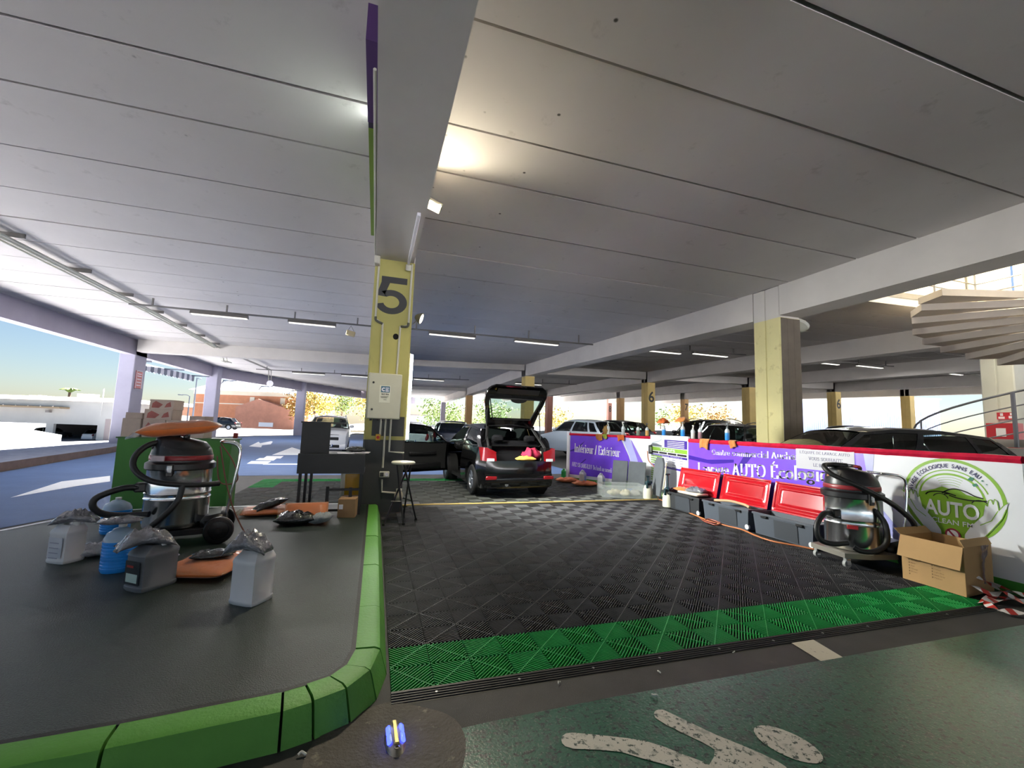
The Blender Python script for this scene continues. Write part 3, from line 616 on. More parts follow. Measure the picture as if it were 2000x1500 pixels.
farblock('low white shed between the number 6 and 7 pillars', 1285, 1345, 828, 110, m_sky, 850)
farblock('white low building far behind the parked cars', 800, 850, 812, 110, m_sky)

# scalloped valances hung outside the facade openings
m_val = [M('valance_white', '#d8dade', .7), M('valance_grey', '#6d7683', .7)]
for (xa, ya, xb, yb, n, z0, z1, lab) in ((-11.5, 24.6, -11.3, 32.4, 22, 3.60, 4.0, 'grey striped valance outside the opening with the street lamps'), (-10.6, 34.6, -7.2, 43.0, 26, 3.62, 4.02, 'white and grey striped valance outside the opening to the brick building')):
    v = thing('valance', lab, 'awning', (xa, ya, 0)); d = Vector((xb-xa, yb-ya, 0)); rz = math.atan2(d.y, d.x); wd = d.length/n
    ms = [MB().prism([(0, z0+.06), (wd*.5, z0), (wd, z0+.06), (wd, z1), (0, z1)], (0, 0, 0), (1, 0, 0), (0, 0, 1), (0, 1, 0), .03).mesh('valance_strip', mt) for mt in m_val]
    for i in range(n): ob('valance_strip', ms[i % 2], v, d*(i/n), rz)
    for f in (.05, .5, .95): MB().box(0, .95, -.03, .03, z1-.08, z1).build('bracket', m_val[1], v, d*f, rz-math.pi/2)
# ================================================================== FLOOR PIECES: mats, island, kerb, painted bay
T = .4575
m_mat = M('mat_black', '#444446', .5, spec=.3, var=(9, .12)); m_matg = M('mat_green', '#1f9a4a', .5, spec=.3, var=(9, .08)); m_matd = M('mat_grey', '#525450', .5, spec=.3, var=(9, .12))
m_matbase = M('mat_shaded_base', '#0a0b0a', .9)  # near-black puts the shade of the gaps into the base colour
def tile_mesh(name, mt):
    """ribbed drain tile: thin base, frame and slanted ribs in four quarters, a spine across each quarter"""
    b = MB(); q = T/2; g = .0008
    b.box(g, T-g, g, T-g, 0, .0025)
    t0, t1 = .0025, .0150; pitch = q/9.; w = pitch*.155; wt = pitch*.06
    for qx in (0, 1):
        for qy in (0, 1):
            fl = (qx+qy) % 2
            def P(x, y, z): return (qx*q+(x if not fl else q-x), qy*q+y, z)
            k = -9
            # ribs along x - y = const
            for i in range(-8, 9):
                c = i*pitch; x0, x1 = max(0, c), min(q, q+c)
                if x1-x0 < .012: continue
                x0 += .002; x1 -= .002
                def rp(w_): return [(min(q-g, max(g, x)), min(q-g, max(g, y))) for x, y in ((x0-w_, x0-c+w_), (x0+w_, x0-c-w_), (x1+w_, x1-c-w_), (x1-w_, x1-c+w_))]
                v = [P(x, y, t0) for x, y in rp(w)]+[P(x, y, t1) for x, y in rp(wt)]
                b.add(v, [(4, 5, 6, 7), (0, 1, 5, 4), (2, 3, 7, 6), (1, 2, 6, 5), (3, 0, 4, 7)], False)
            # spine across the ribs
            s = .0018; a = [(g, q-g-2*s), (2*s, q-g), (q-g, 2*s), (q-g-2*s, g)]
            b.add([P(x, y, t0) for x, y in a]+[P(x, y, t1+.0006) for x, y in a], [(4, 5, 6, 7), (0, 1, 5, 4), (1, 2, 6, 5), (2, 3, 7, 6), (3, 0, 4, 7)], False)
    me = bpy.data.meshes.new(name); me.from_pydata(b.v, [], b.f); me.materials.append(mt); me.materials.append(m_matbase)
    for i in range(6): me.polygons[i].material_index = 1
    return me
tb, tg, td = tile_mesh('tile', m_mat), tile_mesh('tile', m_matg), tile_mesh('tile', m_matd)
X0, Y0 = .165, 2.42
mat1 = thing('floor_mat', 'large mat of black ribbed tiles with a green front row', 'mat', (X0, Y0, 0))
for i in range(11):
    for j in range(11): ob('tile', tg if j == 0 else tb, mat1, (i*T, j*T, 0))
m_ramp = M('ramp_rubber', '#232222', .5, var=(8, .15), bump=(300, .2, .002))
rm = MB()
rm.add([(0, 0, 0), (T, 0, 0), (0, .085, .019), (T, .085, .019), (0, .085, 0), (T, .085, 0)], [(0, 1, 3, 2), (2, 3, 5, 4), (0, 2, 4), (1, 5, 3), (0, 4, 5, 1)], False)
for i in range(5): rm.box(0, T, .008+i*.015, .012+i*.015, .002+i*.0033, .0062+i*.0033)
rmm = rm.mesh('ramp_strip', m_ramp); scr = MB().lathe([(.009, 0), (.007, .003), (1e-6, .004)], n=8).mesh('screw', M('screw_steel', '#c9c9c9', .3, metal=1))
for i in range(11):
    r = ob('ramp_strip', rmm, mat1, (i*T, -.085, 0)); ob('screw', scr, r, (T*.5, .045, .0105))
# second mat under the car, green along its far and left edges
X2, Y2 = -2.36, 7.62
mat2 = thing('floor_mat', 'rear mat of grey and black tiles under the black car, edged in green', 'mat', (X2, Y2, 0))
for i in range(17):
    for j in range(8):
        x = X2+i*T; y = Y2+j*T
        if -.35 < x < .5 and y < 7.8: continue
        edge = (j == 7 and i < 12) or (i == 0 and j > 4)
        ob('tile', tg if edge else td, mat2, (i*T, j*T, 0))
m_thr = M('threshold_brass', '#b9a46a', .35, metal=.7, var=(3, .15))
th = thing('threshold_strip', 'brass-coloured threshold strip between the two tile mats', 'strip', (0, 0, 0))
b = MB(); pp = [(.5, 7.5), (2.0, 7.5), (3.4, 7.49), (4.6, 7.5), (5.55, 7.54)]
b.add([(x, y-.055, 0) for x, y in pp]+[(x, y-.02, .035) for x, y in pp]+[(x, y+.02, .035) for x, y in pp]+[(x, y+.055, 0) for x, y in pp], [(j*5+i, j*5+i+1, (j+1)*5+i+1, (j+1)*5+i) for j in range(3) for i in range(4)], False)
b.build('ramp_profile', m_ramp, th)
b = MB(); b.tube(smoothpath([(.3, 7.42, .05), (.6, 7.47, .045)]+[(x, y, .042) for x, y in pp]), .014, 8); b.build('cable', M('cable_yellow', '#c9ad62', .5), th)
# --- painted island with kerb stones
def arcpts(cx, cy, r, a0, a1, n): return [(cx+r*math.cos(R_(lerp(a0, a1, i/n))), cy+r*math.sin(R_(lerp(a0, a1, i/n)))) for i in range(n+1)]
out_path = [(.16, 7.05), (.16, 6.1), (.16, 5.1), (.16, 4.1), (.158, 3.2), (.155, 2.62)]+[(.10, 2.40), (-.02, 2.25), (-.17, 2.18), (-.30, 2.14)]+[(-.9, 2.07), (-1.7, 2.02), (-2.6, 1.98), (-3.5, 1.95), (-4.5, 1.9)]
def offs(path, d):
    o = []
    for i, p in enumerate(path):
        a = Vector(path[max(0, i-1)]); c = Vector(path[min(len(path)-1, i+1)]); t = (c-a).normalized(); nrm = Vector((-t.y, t.x)); q = Vector(p)-nrm*d*-1 if False else Vector(p)+Vector((t.y, -t.x))*d
        o.append(tuple(q))
    return o
# path runs towards the camera then left, so the island lies to the right of travel
top_o, top_i = offs(out_path, .05), offs(out_path, .18)
m_kerb = M('kerb_green_paint', '#5c9c3e', .5, var=(3, .08), bump=(45, .5, .006), spec=.35, col2=[('#4b8337', (7, .66, .1))])
kerb = thing('kerb', 'bright green painted kerb curving around the island', 'kerb', kind='structure')
for i in range(len(out_path)-1):
    def L(path, j, t): return lerp(path[j][0], path[j+1][0], t), lerp(path[j][1], path[j+1][1], t)
    e = .006/max(.05, (Vector(out_path[i+1])-Vector(out_path[i])).length); zz = .15+random.uniform(-.004, .004)
    ring_ = []
    for t in (e, 1-e):
        o, a, c = L(out_path, i, t), L(top_o, i, t), L(top_i, i, t); m = (lerp(a[0], c[0], .22), lerp(a[1], c[1], .22)); h = (lerp(o[0], a[0], .8), lerp(o[1], a[1], .8))
        ring_.append([(o[0], o[1], -.02), (h[0], h[1], .115), (a[0], a[1], zz-.012), (m[0], m[1], zz), (c[0], c[1], zz), (c[0], c[1], -.02)])
    v = ring_[0]+ring_[1]; k = 6
    MB().add(v, [(j, (j+1) % k, k+(j+1) % k, k+j) for j in range(k)]+[tuple(range(k-1, -1, -1)), tuple(range(k, 2*k))], True).build('kerb_stone', m_kerb, kerb, sharp=30)
m_isl = M('island_green_asphalt', '#1a2823', .45, var=(2.2, .22), bump=(130, .9, .006), spec=.55, col2=[('#27342e', (1.1, .48, .25)), ('#141a19', (2.5, .54, .18)), ('#3d4d47', (150, .56, .06)), ('#0e1312', (90, .57, .05))])
inner = offs(out_path, .175)
back = [(-6.5, 2.6), (-6.2, 4), (-4.6, 5.2), (-3.66, 6.0), (-3.5, 6.46), (-3.25, 6.94), (-2.9, 7.05), (-2.08, 7.1), (-1.2, 7.16), (-.02, 7.2)]
poly = [p for p in inner]+[(-6.5, 1.9)]+back
b = MB(); k = len(poly); b.add([(x, y, .146) for x, y in poly]+[(x, y, -.02) for x, y in poly], [tuple(range(k))]+[(i, (i+1) % k, k+(i+1) % k, k+i) for i in range(k)], False)
isl = tag(b.build('sidewalk', m_isl), 'raised island of dark green rough asphalt', 'island', kind='structure')
b = MB(); bk = back[1:]; bi = offs(bk, .07); n = len(bk)
b.add([(x, y, .149) for x, y in bk]+[(x, y, .149) for x, y in bi], [(i, i+1, n+i+1, n+i) for i in range(n-1)], False); b.build('edge_line', m_white, isl)
# dark tar joint beside the kerb
b = MB(); a = offs(out_path, .178); c = offs(out_path, .205); n = len(a)
b.add([(x, y, .1485) for x, y in a]+[(x, y, .1485) for x, y in c], [(i, i+1, n+i+1, n+i) for i in range(n-1)], False); b.build('tar_joint', M('tar', '#1b1b1a', .6, bump=(90, .5, .004)), isl)
# --- painted green bay with pictogram, dash, concrete patch
m_gp = M('green_floor_paint', '#1f5440', .30, var=(2.5, .16), bump=(75, .45, .004), spec=.6, col2=[('#16211c', (34, .54, .04)), ('#333d38', (9, .55, .1)), ('#5d6b5e', (70, .57, .05))])
b = MB(); gp = [(.36, 2.08), (.6, 2.1), (1.3, 2.12), (7, 2.11), (7, -6), (-.6, -6), (-.3, 1.2), (.15, 1.55)]
b.add([(x, y, .003) for x, y in gp], [tuple(range(len(gp)))], False); bay = b.build('painted_bay', m_gp, floor)
bay['label'] = 'worn green floor paint'
m_pic = M('worn_white_paint', '#b8b6ac', .5, var=(6, .06), bump=(75, .4, .004), col2=[('#35443c', (40, .555, .03)), ('#8d8f86', (12, .54, .1))])
def flatz(name, pts, mt, par, z): 
    k = len(pts); return MB().add([(x, y, z) for x, y in pts], [tuple(range(k))], False).build(name, mt, par)
def rnd_blob(px): return gpts(px)
flatz('pictogram_head', [tuple((Vector((1.885, 1.615))+Matrix.Rotation(R_(-62), 2) @ Vector((.135*math.cos(a*.2618), .095*math.sin(a*.2618))))) for a in range(24)], m_pic, floor, .005)
flatz('pictogram_arm', gpts([(1277, 1396), (1279, 1391), (1285, 1388), (1294, 1388), (1302, 1391), (1350, 1414), (1400, 1438), (1445, 1456), (1485, 1473), (1520, 1490), (1535, 1500), (1560, 1540), (1480, 1600), (1390, 1560), (1330, 1510), (1385, 1496), (1395, 1480), (1396, 1466), (1372, 1452), (1340, 1437), (1300, 1417), (1280, 1404)]), m_pic, floor, .005)
flatz('pictogram_leg', gpts([(1096, 1447), (1098, 1440), (1105, 1435), (1118, 1433), (1170, 1438), (1225, 1444), (1262, 1450), (1300, 1462), (1340, 1478), (1372, 1490), (1386, 1498), (1350, 1512), (1300, 1496), (1255, 1484), (1213, 1471), (1170, 1467), (1120, 1465), (1104, 1460), (1098, 1454)]), m_pic, floor, .0055)
flatz('floor_dash', [(2.79, 2.335), (2.99, 2.335), (2.95, 2.11), (2.76, 2.11)], M('yellowed_paint', '#b9b3a2', .55, col2=[('#55534c', (22, .62, .08))]), floor, .004)
m_conc = M('concrete_patch', '#4d4840', .7, var=(6, .25), bump=(55, 1.0, .008), col2=[('#8a8272', (9, .6, .12)), ('#45413a', (3, .55, .15))])
flatz('concrete_patch', [(.14+(.33+.02*math.sin(3*a))*math.cos(a), 1.99+(.36+.015*math.sin(5*a))*math.sin(a)) for a in [i*6.2832/40 for i in range(40)]], m_conc, floor, .0035)
# --- blue solar floor stud
st = thing('floor_stud_light', 'oval metal floor stud with glowing blue lenses in the concrete patch', 'light', (.172, 2.09, .0035), R_(2))
m_alu = M('cast_aluminium', '#a5a296', .32, metal=.9, var=(20, .1)); m_blue = M('blue_lens', '#1a22d8', .15, emit=('#2a35ff', 3.2), coat=.5)
sb = MB(); sb.grid(20, 28, lambda u, v: (lambda a, r: (.048*r*math.cos(a), .105*r*math.sin(a)*(1 if abs(math.sin(a)) < .95 else 1), .036*(1-r**2.6)))(2*math.pi*u, max(.001, v)))
sb.build('housing', m_alu, st); MB().obox((0, 0, .033), (.022, .15, .012), b=.004).build('spine', M('brass_spine', '#c7b776', .3, metal=.8), st)
for y in (-.082, .082): MB().lathe([(.011, 0), (.012, .004), (.007, .006), (.006, .001)], (0, y, .022), 12).build('bolt', m_alu, st)
for x in (-.029, .029):
    for y in (-.028, .028): MB().obox((x, y, .0255), (.022, .05, .014), ry=(.75 if x > 0 else -.75), b=.004).build('lens', m_blue, st)
# --- litter on the floor
m_lit = M('paper_scrap', '#d9d6cc', .7)
for i, (px, py, s, lab) in enumerate(((590, 1478, .016, 'small white scrap below the kerb corner'), (1092, 1337, .012, 'white scrap in front of the ramp strip, left one'), (1287, 1316, .013, 'white scrap near the ramp strip, middle one'), (1279, 1362, .016, 'curled white scrap on the green bay'), (1433, 1277, .011, 'tiny white scrap by the ramp strip left of the dash'))):
    p = gz(px, py, .0); b = MB(); b.tube(smoothpath([(-s, 0, .006), (-s*.3, s*.35, .012), (s*.4, s*.1, .008), (s, -s*.4, .006)], 4), [s*.32]*12+[s*.2], 6)
    tag(b.build('paper_scrap', m_lit, None, (p.x, p.y, .004), i*.9), lab, 'litter', 'scraps on the floor')
# ================================================================== NUMBER 5 PILLAR, LAMPS, CONDUITS
sh = Sheet((.155, 7.08, 0), (1, 0, 0), (0, 0, 1), (0, -1, 0), None)
# digit 5 (drawn as polygons), painted on the shaft
m_n5 = M('digit_grey', '#3b3c3e', .6)
def digit5(cx, cz, wd, ht):
    t = wd*.26; o = []
    x0, x1, z0, z1 = cx-wd/2, cx+wd/2, cz-ht/2, cz+ht/2
    o.append([(x0+wd*.16, z1-ht*.17), (x0+wd*.16, z1), (x1-wd*.03, z1), (x1-wd*.03, z1-ht*.17)])
    o.append([(x0+wd*.03, cz-ht*.03), (x0+wd*.28, cz-.0*ht), (x0+wd*.43, z1-ht*.165), (x0+wd*.16, z1-ht*.165)])
    C = (cx, z0+ht*.325); rx, rz = wd*.5, ht*.325; a0, a1 = 128, -165
    n = 26
    for i in range(n):
        a, c = R_(lerp(a0, a1, i/n)), R_(lerp(a0, a1, (i+1)/n)); f = .5
        o.append([(C[0]+rx*math.cos(a)*f, C[1]+rz*math.sin(a)*f), (C[0]+rx*math.cos(a), C[1]+rz*math.sin(a)), (C[0]+rx*math.cos(c), C[1]+rz*math.sin(c)), (C[0]+rx*math.cos(c)*f, C[1]+rz*math.sin(c)*f)])
    o.append([(x0+wd*.03, cz-ht*.03), (x0+wd*.3, cz-ht*.0), (C[0]+rx*math.cos(R_(128)), C[1]+rz*math.sin(R_(128))), (C[0]+rx*.5*math.cos(R_(128)), C[1]+rz*.5*math.sin(R_(128)))])
    return o
def on(parent, px):  # sheet on a pillar front, local frame
    return Sheet(px, (1, 0, 0), (0, 0, 1), (0, -1, 0), parent)
p5y = 7.08-(7.08+7.75)/2; s5 = on(p5, (0, p5y, 0)); s5.poly('digit_five', digit5(-.03, 3.46, .50, .62), m_n5, 1)
s5.poly('round_mark', [arc(.075, 2.79, .045, .05, 0, 360, 20)], M('hole_black', '#0c0c0c', .9), 1)
s5.rect('dark_paint_panel', [(-.20, .29, 1.19, 1.50)], m_dgrey, 1)
m_cond = M('conduit_pvc', '#c9c7b8', .5, var=(5, .06)); m_clip = M('conduit_elbow', '#55564a', .5)
def conduit(label, pts, r=.014, par=None):
    return tag(MB().tube(pts, r, 8).build('conduit', m_cond, par), label, 'conduit') if par is None else MB().tube(pts, r, 8).build('conduit', m_cond, par)
yf = p5y-.02
for pts in ([(-.255, yf, 4.0), (-.255, yf, 3.05), (-.14, yf, 2.98), (-.13, yf, 2.18)], [(.265, yf, 4.02), (.262, yf, 3.0), (.135, yf, 2.96), (.125, yf, 2.18)], [(-.07, yf, 1.46), (-.07, yf, 1.20)],
            [(.0, yf, 1.46), (.0, yf, .70)], [(.08, yf, 1.46), (.08, yf, .95), (.31, yf, .93)], [(.0, yf, .52), (.01, yf, .33), (.31, yf, .30)]):
    MB().tube(pts, .016, 8).build('conduit', m_cond, p5)
for pts in ([(-.255, yf-.004, 3.08), (-.24, yf-.004, 3.02), (-.14, yf-.004, 2.975)], [(.262, yf-.004, 3.03), (.24, yf-.004, 2.97), (.14, yf-.004, 2.96)]): MB().tube(smoothpath(pts), .02, 8).build('conduit_elbow', m_clip, p5)
# electrical cabinet
m_cab = M('cabinet_grey_beige', '#c2c1ad', .45, var=(4, .04)); m_dk = M('dark_plastic', '#2b2b2b', .45)
cab = thing('electrical_cabinet', 'beige metal electrical cabinet mounted on the number 5 pillar', 'cabinet', (.108, 7.065, 1.455))
MB().obox((0, -.12, .35), (.50, .22, .70), b=.012).build('body', m_cab, cab)
dr = MB().obox((.005, -.238, .35), (.485, .025, .69), b=.01).build('door', m_cab, cab)
for z in (.55, .14): MB().lathe([(.016, 0), (.016, .008), (.012, .012)], (0, 0, 0), 12, m=Matrix.Rotation(R_(90), 3, 'X')).build('lock', m_dk, dr, (-.17, -.25, z))
sc = Sheet((.0, -.2515, .35), (1, 0, 0), (0, 0, 1), (0, -1, 0), dr)
sc.rect('sticker', [(-.075, .085, -.10, .16)], M('sticker_paper', '#dcdccb', .6), 1); sc.rect('sticker_logo', [(-.055, .075, .055, .15)], M('sticker_blue', '#3d6b86', .5), 2)
sc.poly('sticker_letters', ring(-.015, .1, .014, .03, 45, 315, 16)+[[(.012, .07), (.062, .07), (.062, .085), (.012, .085)], [(.012, .095), (.055, .095), (.055, .107), (.012, .107)], [(.012, .117), (.062, .117), (.062, .13), (.012, .13)]], m_pw, 3)
sc.sans('063 906', -.045, .015, .026, m_ink, 3, width=.11, bold=.02); sc.rect('sticker_text', [(-.055, .06, -.012, -.006), (-.05, .04, -.03, -.024), (-.01, .035, -.06, -.054)], m_ink, 3)
for x in (-.165, -.06, .02): MB().cyl((x-.013, -.06, -.03), (x-.013, -.06, 0), .02, n=10).build('cable_gland', m_dk, cab)
# emergency switch, sockets
es = thing('emergency_switch', 'small yellow emergency switch box below the cabinet', 'switch', (.055, 7.08, 1.17))
MB().obox((-.0, -.035, 0), (.075, .06, .10), b=.008).build('box', M('switch_yellow', '#d3a52c', .45), es); MB().lathe([(.012, 0), (.012, .02), (.024, .024), (.024, .036), (.01, .042)], (0, -.065, 0), 14, m=Matrix.Rotation(R_(90), 3, 'X')).build('push_button', M('switch_red', '#b8281c', .4), es)
sk = thing('power_socket', 'double power socket low on the dark base of the number 5 pillar', 'socket', (.185, 7.08, .60))
MB().obox((0, -.03, 0), (.15, .055, .09), b=.008).build('box', M('socket_white', '#cfcdbf', .5), sk)
MB().obox((-.037, -.06, 0), (.055, .01, .06), b=.004).build('flap', m_dk, sk); MB().lathe([(.03, 0), (.03, .008), (.022, .01), (.02, .003)], (.035, -.055, 0), 16, m=Matrix.Rotation(R_(90), 3, 'X')).build('outlet', m_pw, sk)
sk2 = thing('gas_meter_cap', 'pale round fitting near the foot of the number 5 pillar', 'fitting', (.42, 7.08, .22))
MB().ell((0, -.06, .05), .07, .05, .09).build('body', M('fitting_beige', '#b5ae98', .6), sk2); MB().lathe([(.045, 0), (.045, .03), (.02, .035)], (0, -.06, .13), 14).build('cap', m_cond, sk2)
# vertical LED tube on the pillar's right flank
lt = thing('tube_light', 'glowing vertical tube light on the right flank of the number 5 pillar', 'light', (.50, 7.30, 1.12))
MB().box(-.03, .0, -.03, .03, 0, 1.45).build('housing', m_pw, lt); MB().cyl((.02, -.01, .02), (.02, -.01, 1.43), .02, n=10).build('tube', M('led_tube_on', '#ffffff', .3, emit=('#f1f6f0', 22)), lt)
# floodlight on the beam and its arm
m_lamp = M('flood_glow', '#fff3c0', .3, emit=('#ffedb0', 4)); m_housing = M('lamp_housing', '#8f8d86', .4, metal=.6)
fl = thing('flood_light', 'glowing square floodlight fixed under the ceiling beside the beam', 'light', (.60, 5.75, 4.42))
hs = MB().obox((0, 0, 0), (.20, .16, .05), rx=R_(-20), ry=R_(18), b=.01).build('housing', m_housing, fl)
MB().obox((-.012, -.012, -.03), (.175, .14, .012), rx=R_(-20), ry=R_(18), b=.004).build('lens', m_lamp, fl)
MB().tube([(-.15, .0, .0), (-.02, 0, .04)], .012, 6).build('bracket', m_housing, fl)
tr = thing('cable_trunking', 'white cable trunking slanting down from the beam to the number 5 pillar', 'trunking', (0, 0, 0))
MB().obox((.36, 6.15, 4.022), (.045, 1.75, .045), b=.006).build('duct', m_pw, tr); MB().cyl((.36, 7.03, 3.9), (.36, 6.99, 3.98), .045, n=14).build('junction', m_cond, tr)
MB().obox((-.13, 6.98, 3.97), (.09, .16, .13), b=.01).build('junction_box', m_cond, tr); MB().tube([(-.17, 3.2, 4.07), (-.17, 5.0, 4.075), (-.17, 6.95, 4.06)], .014, 6).build('conduit', m_cond, tr)
spt = thing('spot_light', 'round spotlight bracketed to the right of the number 5', 'light', (.50, 7.3, 3.12))
MB().tube(smoothpath([(0, 0, -.05), (.05, 0, .0), (.08, 0, .08)]), .012, 6).build('bracket', m_housing, spt)
sm_ = Matrix.Rotation(R_(-40), 3, 'X') @ Matrix.Rotation(R_(115), 3, 'Y')
MB().lathe([(.03, -.09), (.06, -.06), (.095, 0), (.1, .02), (.095, .02)], (.12, -.03, .06), 18, m=sm_).build('shade', m_housing, spt); MB().lathe([(.092, 0), (.05, .012), (1e-6, .016)], Vector((.12, -.03, .06))+sm_@Vector((0, 0, .016)), 18, m=sm_).build('lens', M('spot_glow', '#fff8e0', .3, emit=('#fff4d8', 4)), spt)
# purple and green sign box hung on the beam's flank
sg = thing('beam_sign', 'narrow purple and green sign box hung along the left flank of the beam', 'sign', (-.20, 3.12, 4.22))
MB().box(-.045, .04, 0, .92, 0, .3).build('purple_panel', M('sign_purple', '#4a2a66', .5), sg); MB().box(-.04, .03, .92, 1.0, 0, .3).build('dark_panel', M('sign_dark_purple', '#2a1a3a', .5), sg); MB().box(-.04, .03, 1.0, 3.5, 0, .3).build('green_panel', M('sign_green', '#6f8f1c', .5), sg)
def lamp(name, kind, loc, target, power, col, size=.2, spread=None):
    l = bpy.data.lights.new(name, kind); l.energy = power; l.color = col
    if kind == 'AREA': l.shape = 'RECTANGLE'; l.size = size if not isinstance(size, tuple) else size[0]; l.size_y = size if not isinstance(size, tuple) else size[1]
    else: l.shadow_soft_size = size
    o = bpy.data.objects.new(name, l); COL.objects.link(o); o.location = loc
    o.rotation_euler = (Vector(target)-Vector(loc)).to_track_quat('-Z', 'Y').to_euler(); return o
lamp('flood_beam', 'AREA', (.59, 5.72, 4.36), (.6, 1.3, 0), 42, (1, .9, .68), .17)
lamp('tube_glow', 'AREA', (.545, 7.28, 1.85), (3, 6.6, .6), 110, (.97, 1, .95), (.04, 1.4)).data.spread = R_(105)
lamp('spot_beam', 'SPOT', (.66, 7.26, 3.2), (3.6, 10, .3), 190, (1, .95, .85), .08).data.spot_size = R_(100)
# small strip lamp behind the beam sign, washing the ceiling panels
sl2 = thing('strip_lamp', 'slim strip lamp on top of the beam sign washing the ceiling', 'light', (-.20, 4.6, 4.545)); MB().obox((0, 0, 0), (.05, 1.8, .05), b=.01).build('housing', m_housing, sl2)
lamp('strip_glow', 'AREA', (-.235, 4.6, 4.56), (-1.6, 4.5, 4.70), 2.2, (.9, 1, .95), (.05, 1.8))
# --- fluorescent rails
m_rail = M('rail_grey', '#7d7a76', .5, metal=.5); m_tube = M('tube_white', '#c9c7c0', .4, emit=('#fff8ee', .5)); m_fix = M('fixture_grey', '#6f6c67', .5)
def light_rail(label, x0, x1, y, z, fix, grp=None):
    t = thing('light_rail', label, 'lighting', (0, y, z))
    MB().tube([(x0, 0, dz(x0, y)), (x1, 0, dz(x1, y))], .028, 8).build('rail', m_rail, t)
    k = int((x1-x0)/2.2)
    for i in range(k+1):
        x = lerp(x0, x1, (i+.3)/(k+.6)); MB().box(x-.02, x+.02, -.02, .02, dz(x, y), ZC-z+dz(x, y)).build('hanger', m_rail, t)
    for a, c in fix:
        f = MB(); zz = dz((a+c)/2, y); f.hexa([(a, -.09, zz-.12), (c, -.09, zz-.12), (c, .09, zz-.12), (a, .09, zz-.12), (a, -.05, zz-.03), (c, -.05, zz-.03), (c, .05, zz-.03), (a, .05, zz-.03)]); fx = f.build('fixture', m_fix, t)
        lamp('tube_light', 'AREA', ((a+c)/2, y, z+zz-.155), ((a+c)/2, y, 0), 44, (1, .98, .95), (c-a-.1, .12))
        MB().cyl((a+.03, -.04, zz-.13), (c-.03, -.04, zz-.13), .017, n=8).build('tube', m_tube, fx); MB().cyl((a+.03, .04, zz-.13), (c-.03, .04, zz-.13), .017, n=8).build('tube', m_tube, fx)
    return t
light_rail('fluorescent light rail over the lane left of the number 5 pillar', -6.9, -.2, 14.7, 4.50, ((-5.4, -3.9), (-2.8, -1.4)))
light_rail('fluorescent light rail in front of the long beam, right of the number 5 pillar', .5, 7.6, 14.2, 4.42, ((1.5, 3.1), (4.5, 6.2)))
light_rail('far fluorescent light rail over the lane', -7.5, -.2, 31.0, 4.50, ((-5.4, -3.4), (-2.4, -.6)))
light_rail('far fluorescent light rail above the parked cars behind the number 5 pillar', .5, 6.4, 31.0, 4.45, ((2.4, 4.6),))
light_rail('fluorescent light rail beyond the long beam', 9.3, 15.2, 14.5, 4.50, ((10.0, 11.8), (12.4, 14.2)))
light_rail('far fluorescent light rail beyond the long beam', 9.3, 15.2, 31.0, 4.4, ((10.0, 12.2),))
light_rail('fluorescent light rail in the third bay', 17.8, 24.6, 14.5, 4.5, ((19.0, 20.8), (22.0, 23.8)))
light_rail('fluorescent light rail in the fourth bay', 26.2, 33, 14.5, 4.5, ((28.0, 30.0),))
# pipes along the lane ceiling
pp = thing('ceiling_pipe', 'pair of pipes clipped along the ceiling over the lane', 'pipe', (-6.85, 0, 0))
for dx, zz, r in ((0, 4.62, .035), (.14, 4.6, .028), (-.1, 4.6, .02)): MB().tube([(dx, -6, zz), (dx-.02, 8, zz), (dx-.1, 16, zz), (dx-.45, 24.0, zz), (dx-.45, 24.2, zz-.45), (dx-.3, 24.4, zz-.5)], r, 8).build('pipe', m_cond, pp)
for y in range(-4, 24, 2): MB().box(-.22-.45*max(0, y-12)/12, .28-.45*max(0, y-12)/12, y+.3, y+.33, 4.65, 4.74).build('clip', m_rail, pp)
p2 = thing('ceiling_pipe', 'far pipes along the ceiling running to the round sign', 'pipe', (-7.2, 0, 0))
for dx, zz in ((0, 4.62), (.15, 4.6)): MB().tube([(dx, 24.6, zz), (dx+.3, 31.5, zz), (dx+.35, 31.6, 3.9)], .03, 8).build('pipe', m_rail, p2)
MB().lathe([(.001, -.02), (.2, -.02), (.2, .02), (.001, .02)], (.45, 31.5, 3.7), 18, m=Matrix.Rotation(R_(90), 3, 'X')).build('round_sign', m_pw, p2)
cs = thing('motion_sensor', 'small beige box hanging from the light rail beside the number 5 pillar', 'sensor', (-.95, 14.75, 4.32))
MB().obox((0, 0, -.06), (.28, .14, .17), ry=.2, b=.02).build('box', M('sensor_beige', '#b7a883', .6), cs); MB().tube([(-.1, 0, .02), (0, 0, .2), (.1, 0, .02)], .008, 5).build('wire', m_rail, cs)
# round ceiling lamp glow beyond the long beam, red notice on the facade pillar, dome lamp
cl = thing('ceiling_lamp', 'small lit ceiling lamp beyond the long beam', 'light', (10.9, 17.0, ZC+dz(10.9, 17)-.14)); MB().lathe([(.14, 0), (.17, .05), (.12, .12)], n=16).build('housing', m_housing, cl); MB().lathe([(.001, -.03), (.1, -.02), (.14, 0)], n=16).build('lens', M('ceiling_lamp_glow', '#fff6dc', .3, emit=('#fff2cc', 12)), cl)
dl = thing('drain_funnel', 'white rain pipe with funnel behind the big yellow pillar', 'pipe', (9.12, 7.35, 0)); MB().cyl((0, 0, 0), (0, 0, 3.85), .055, n=12).build('pipe', m_wpil, dl)
MB().lathe([(.06, 0), (.1, .06), (.24, .14), (.26, .2), (.25, .2)], (.02, 0, 3.83), 18, m=Matrix.Rotation(R_(28), 3, 'Y')).build('funnel', m_wpil, dl)
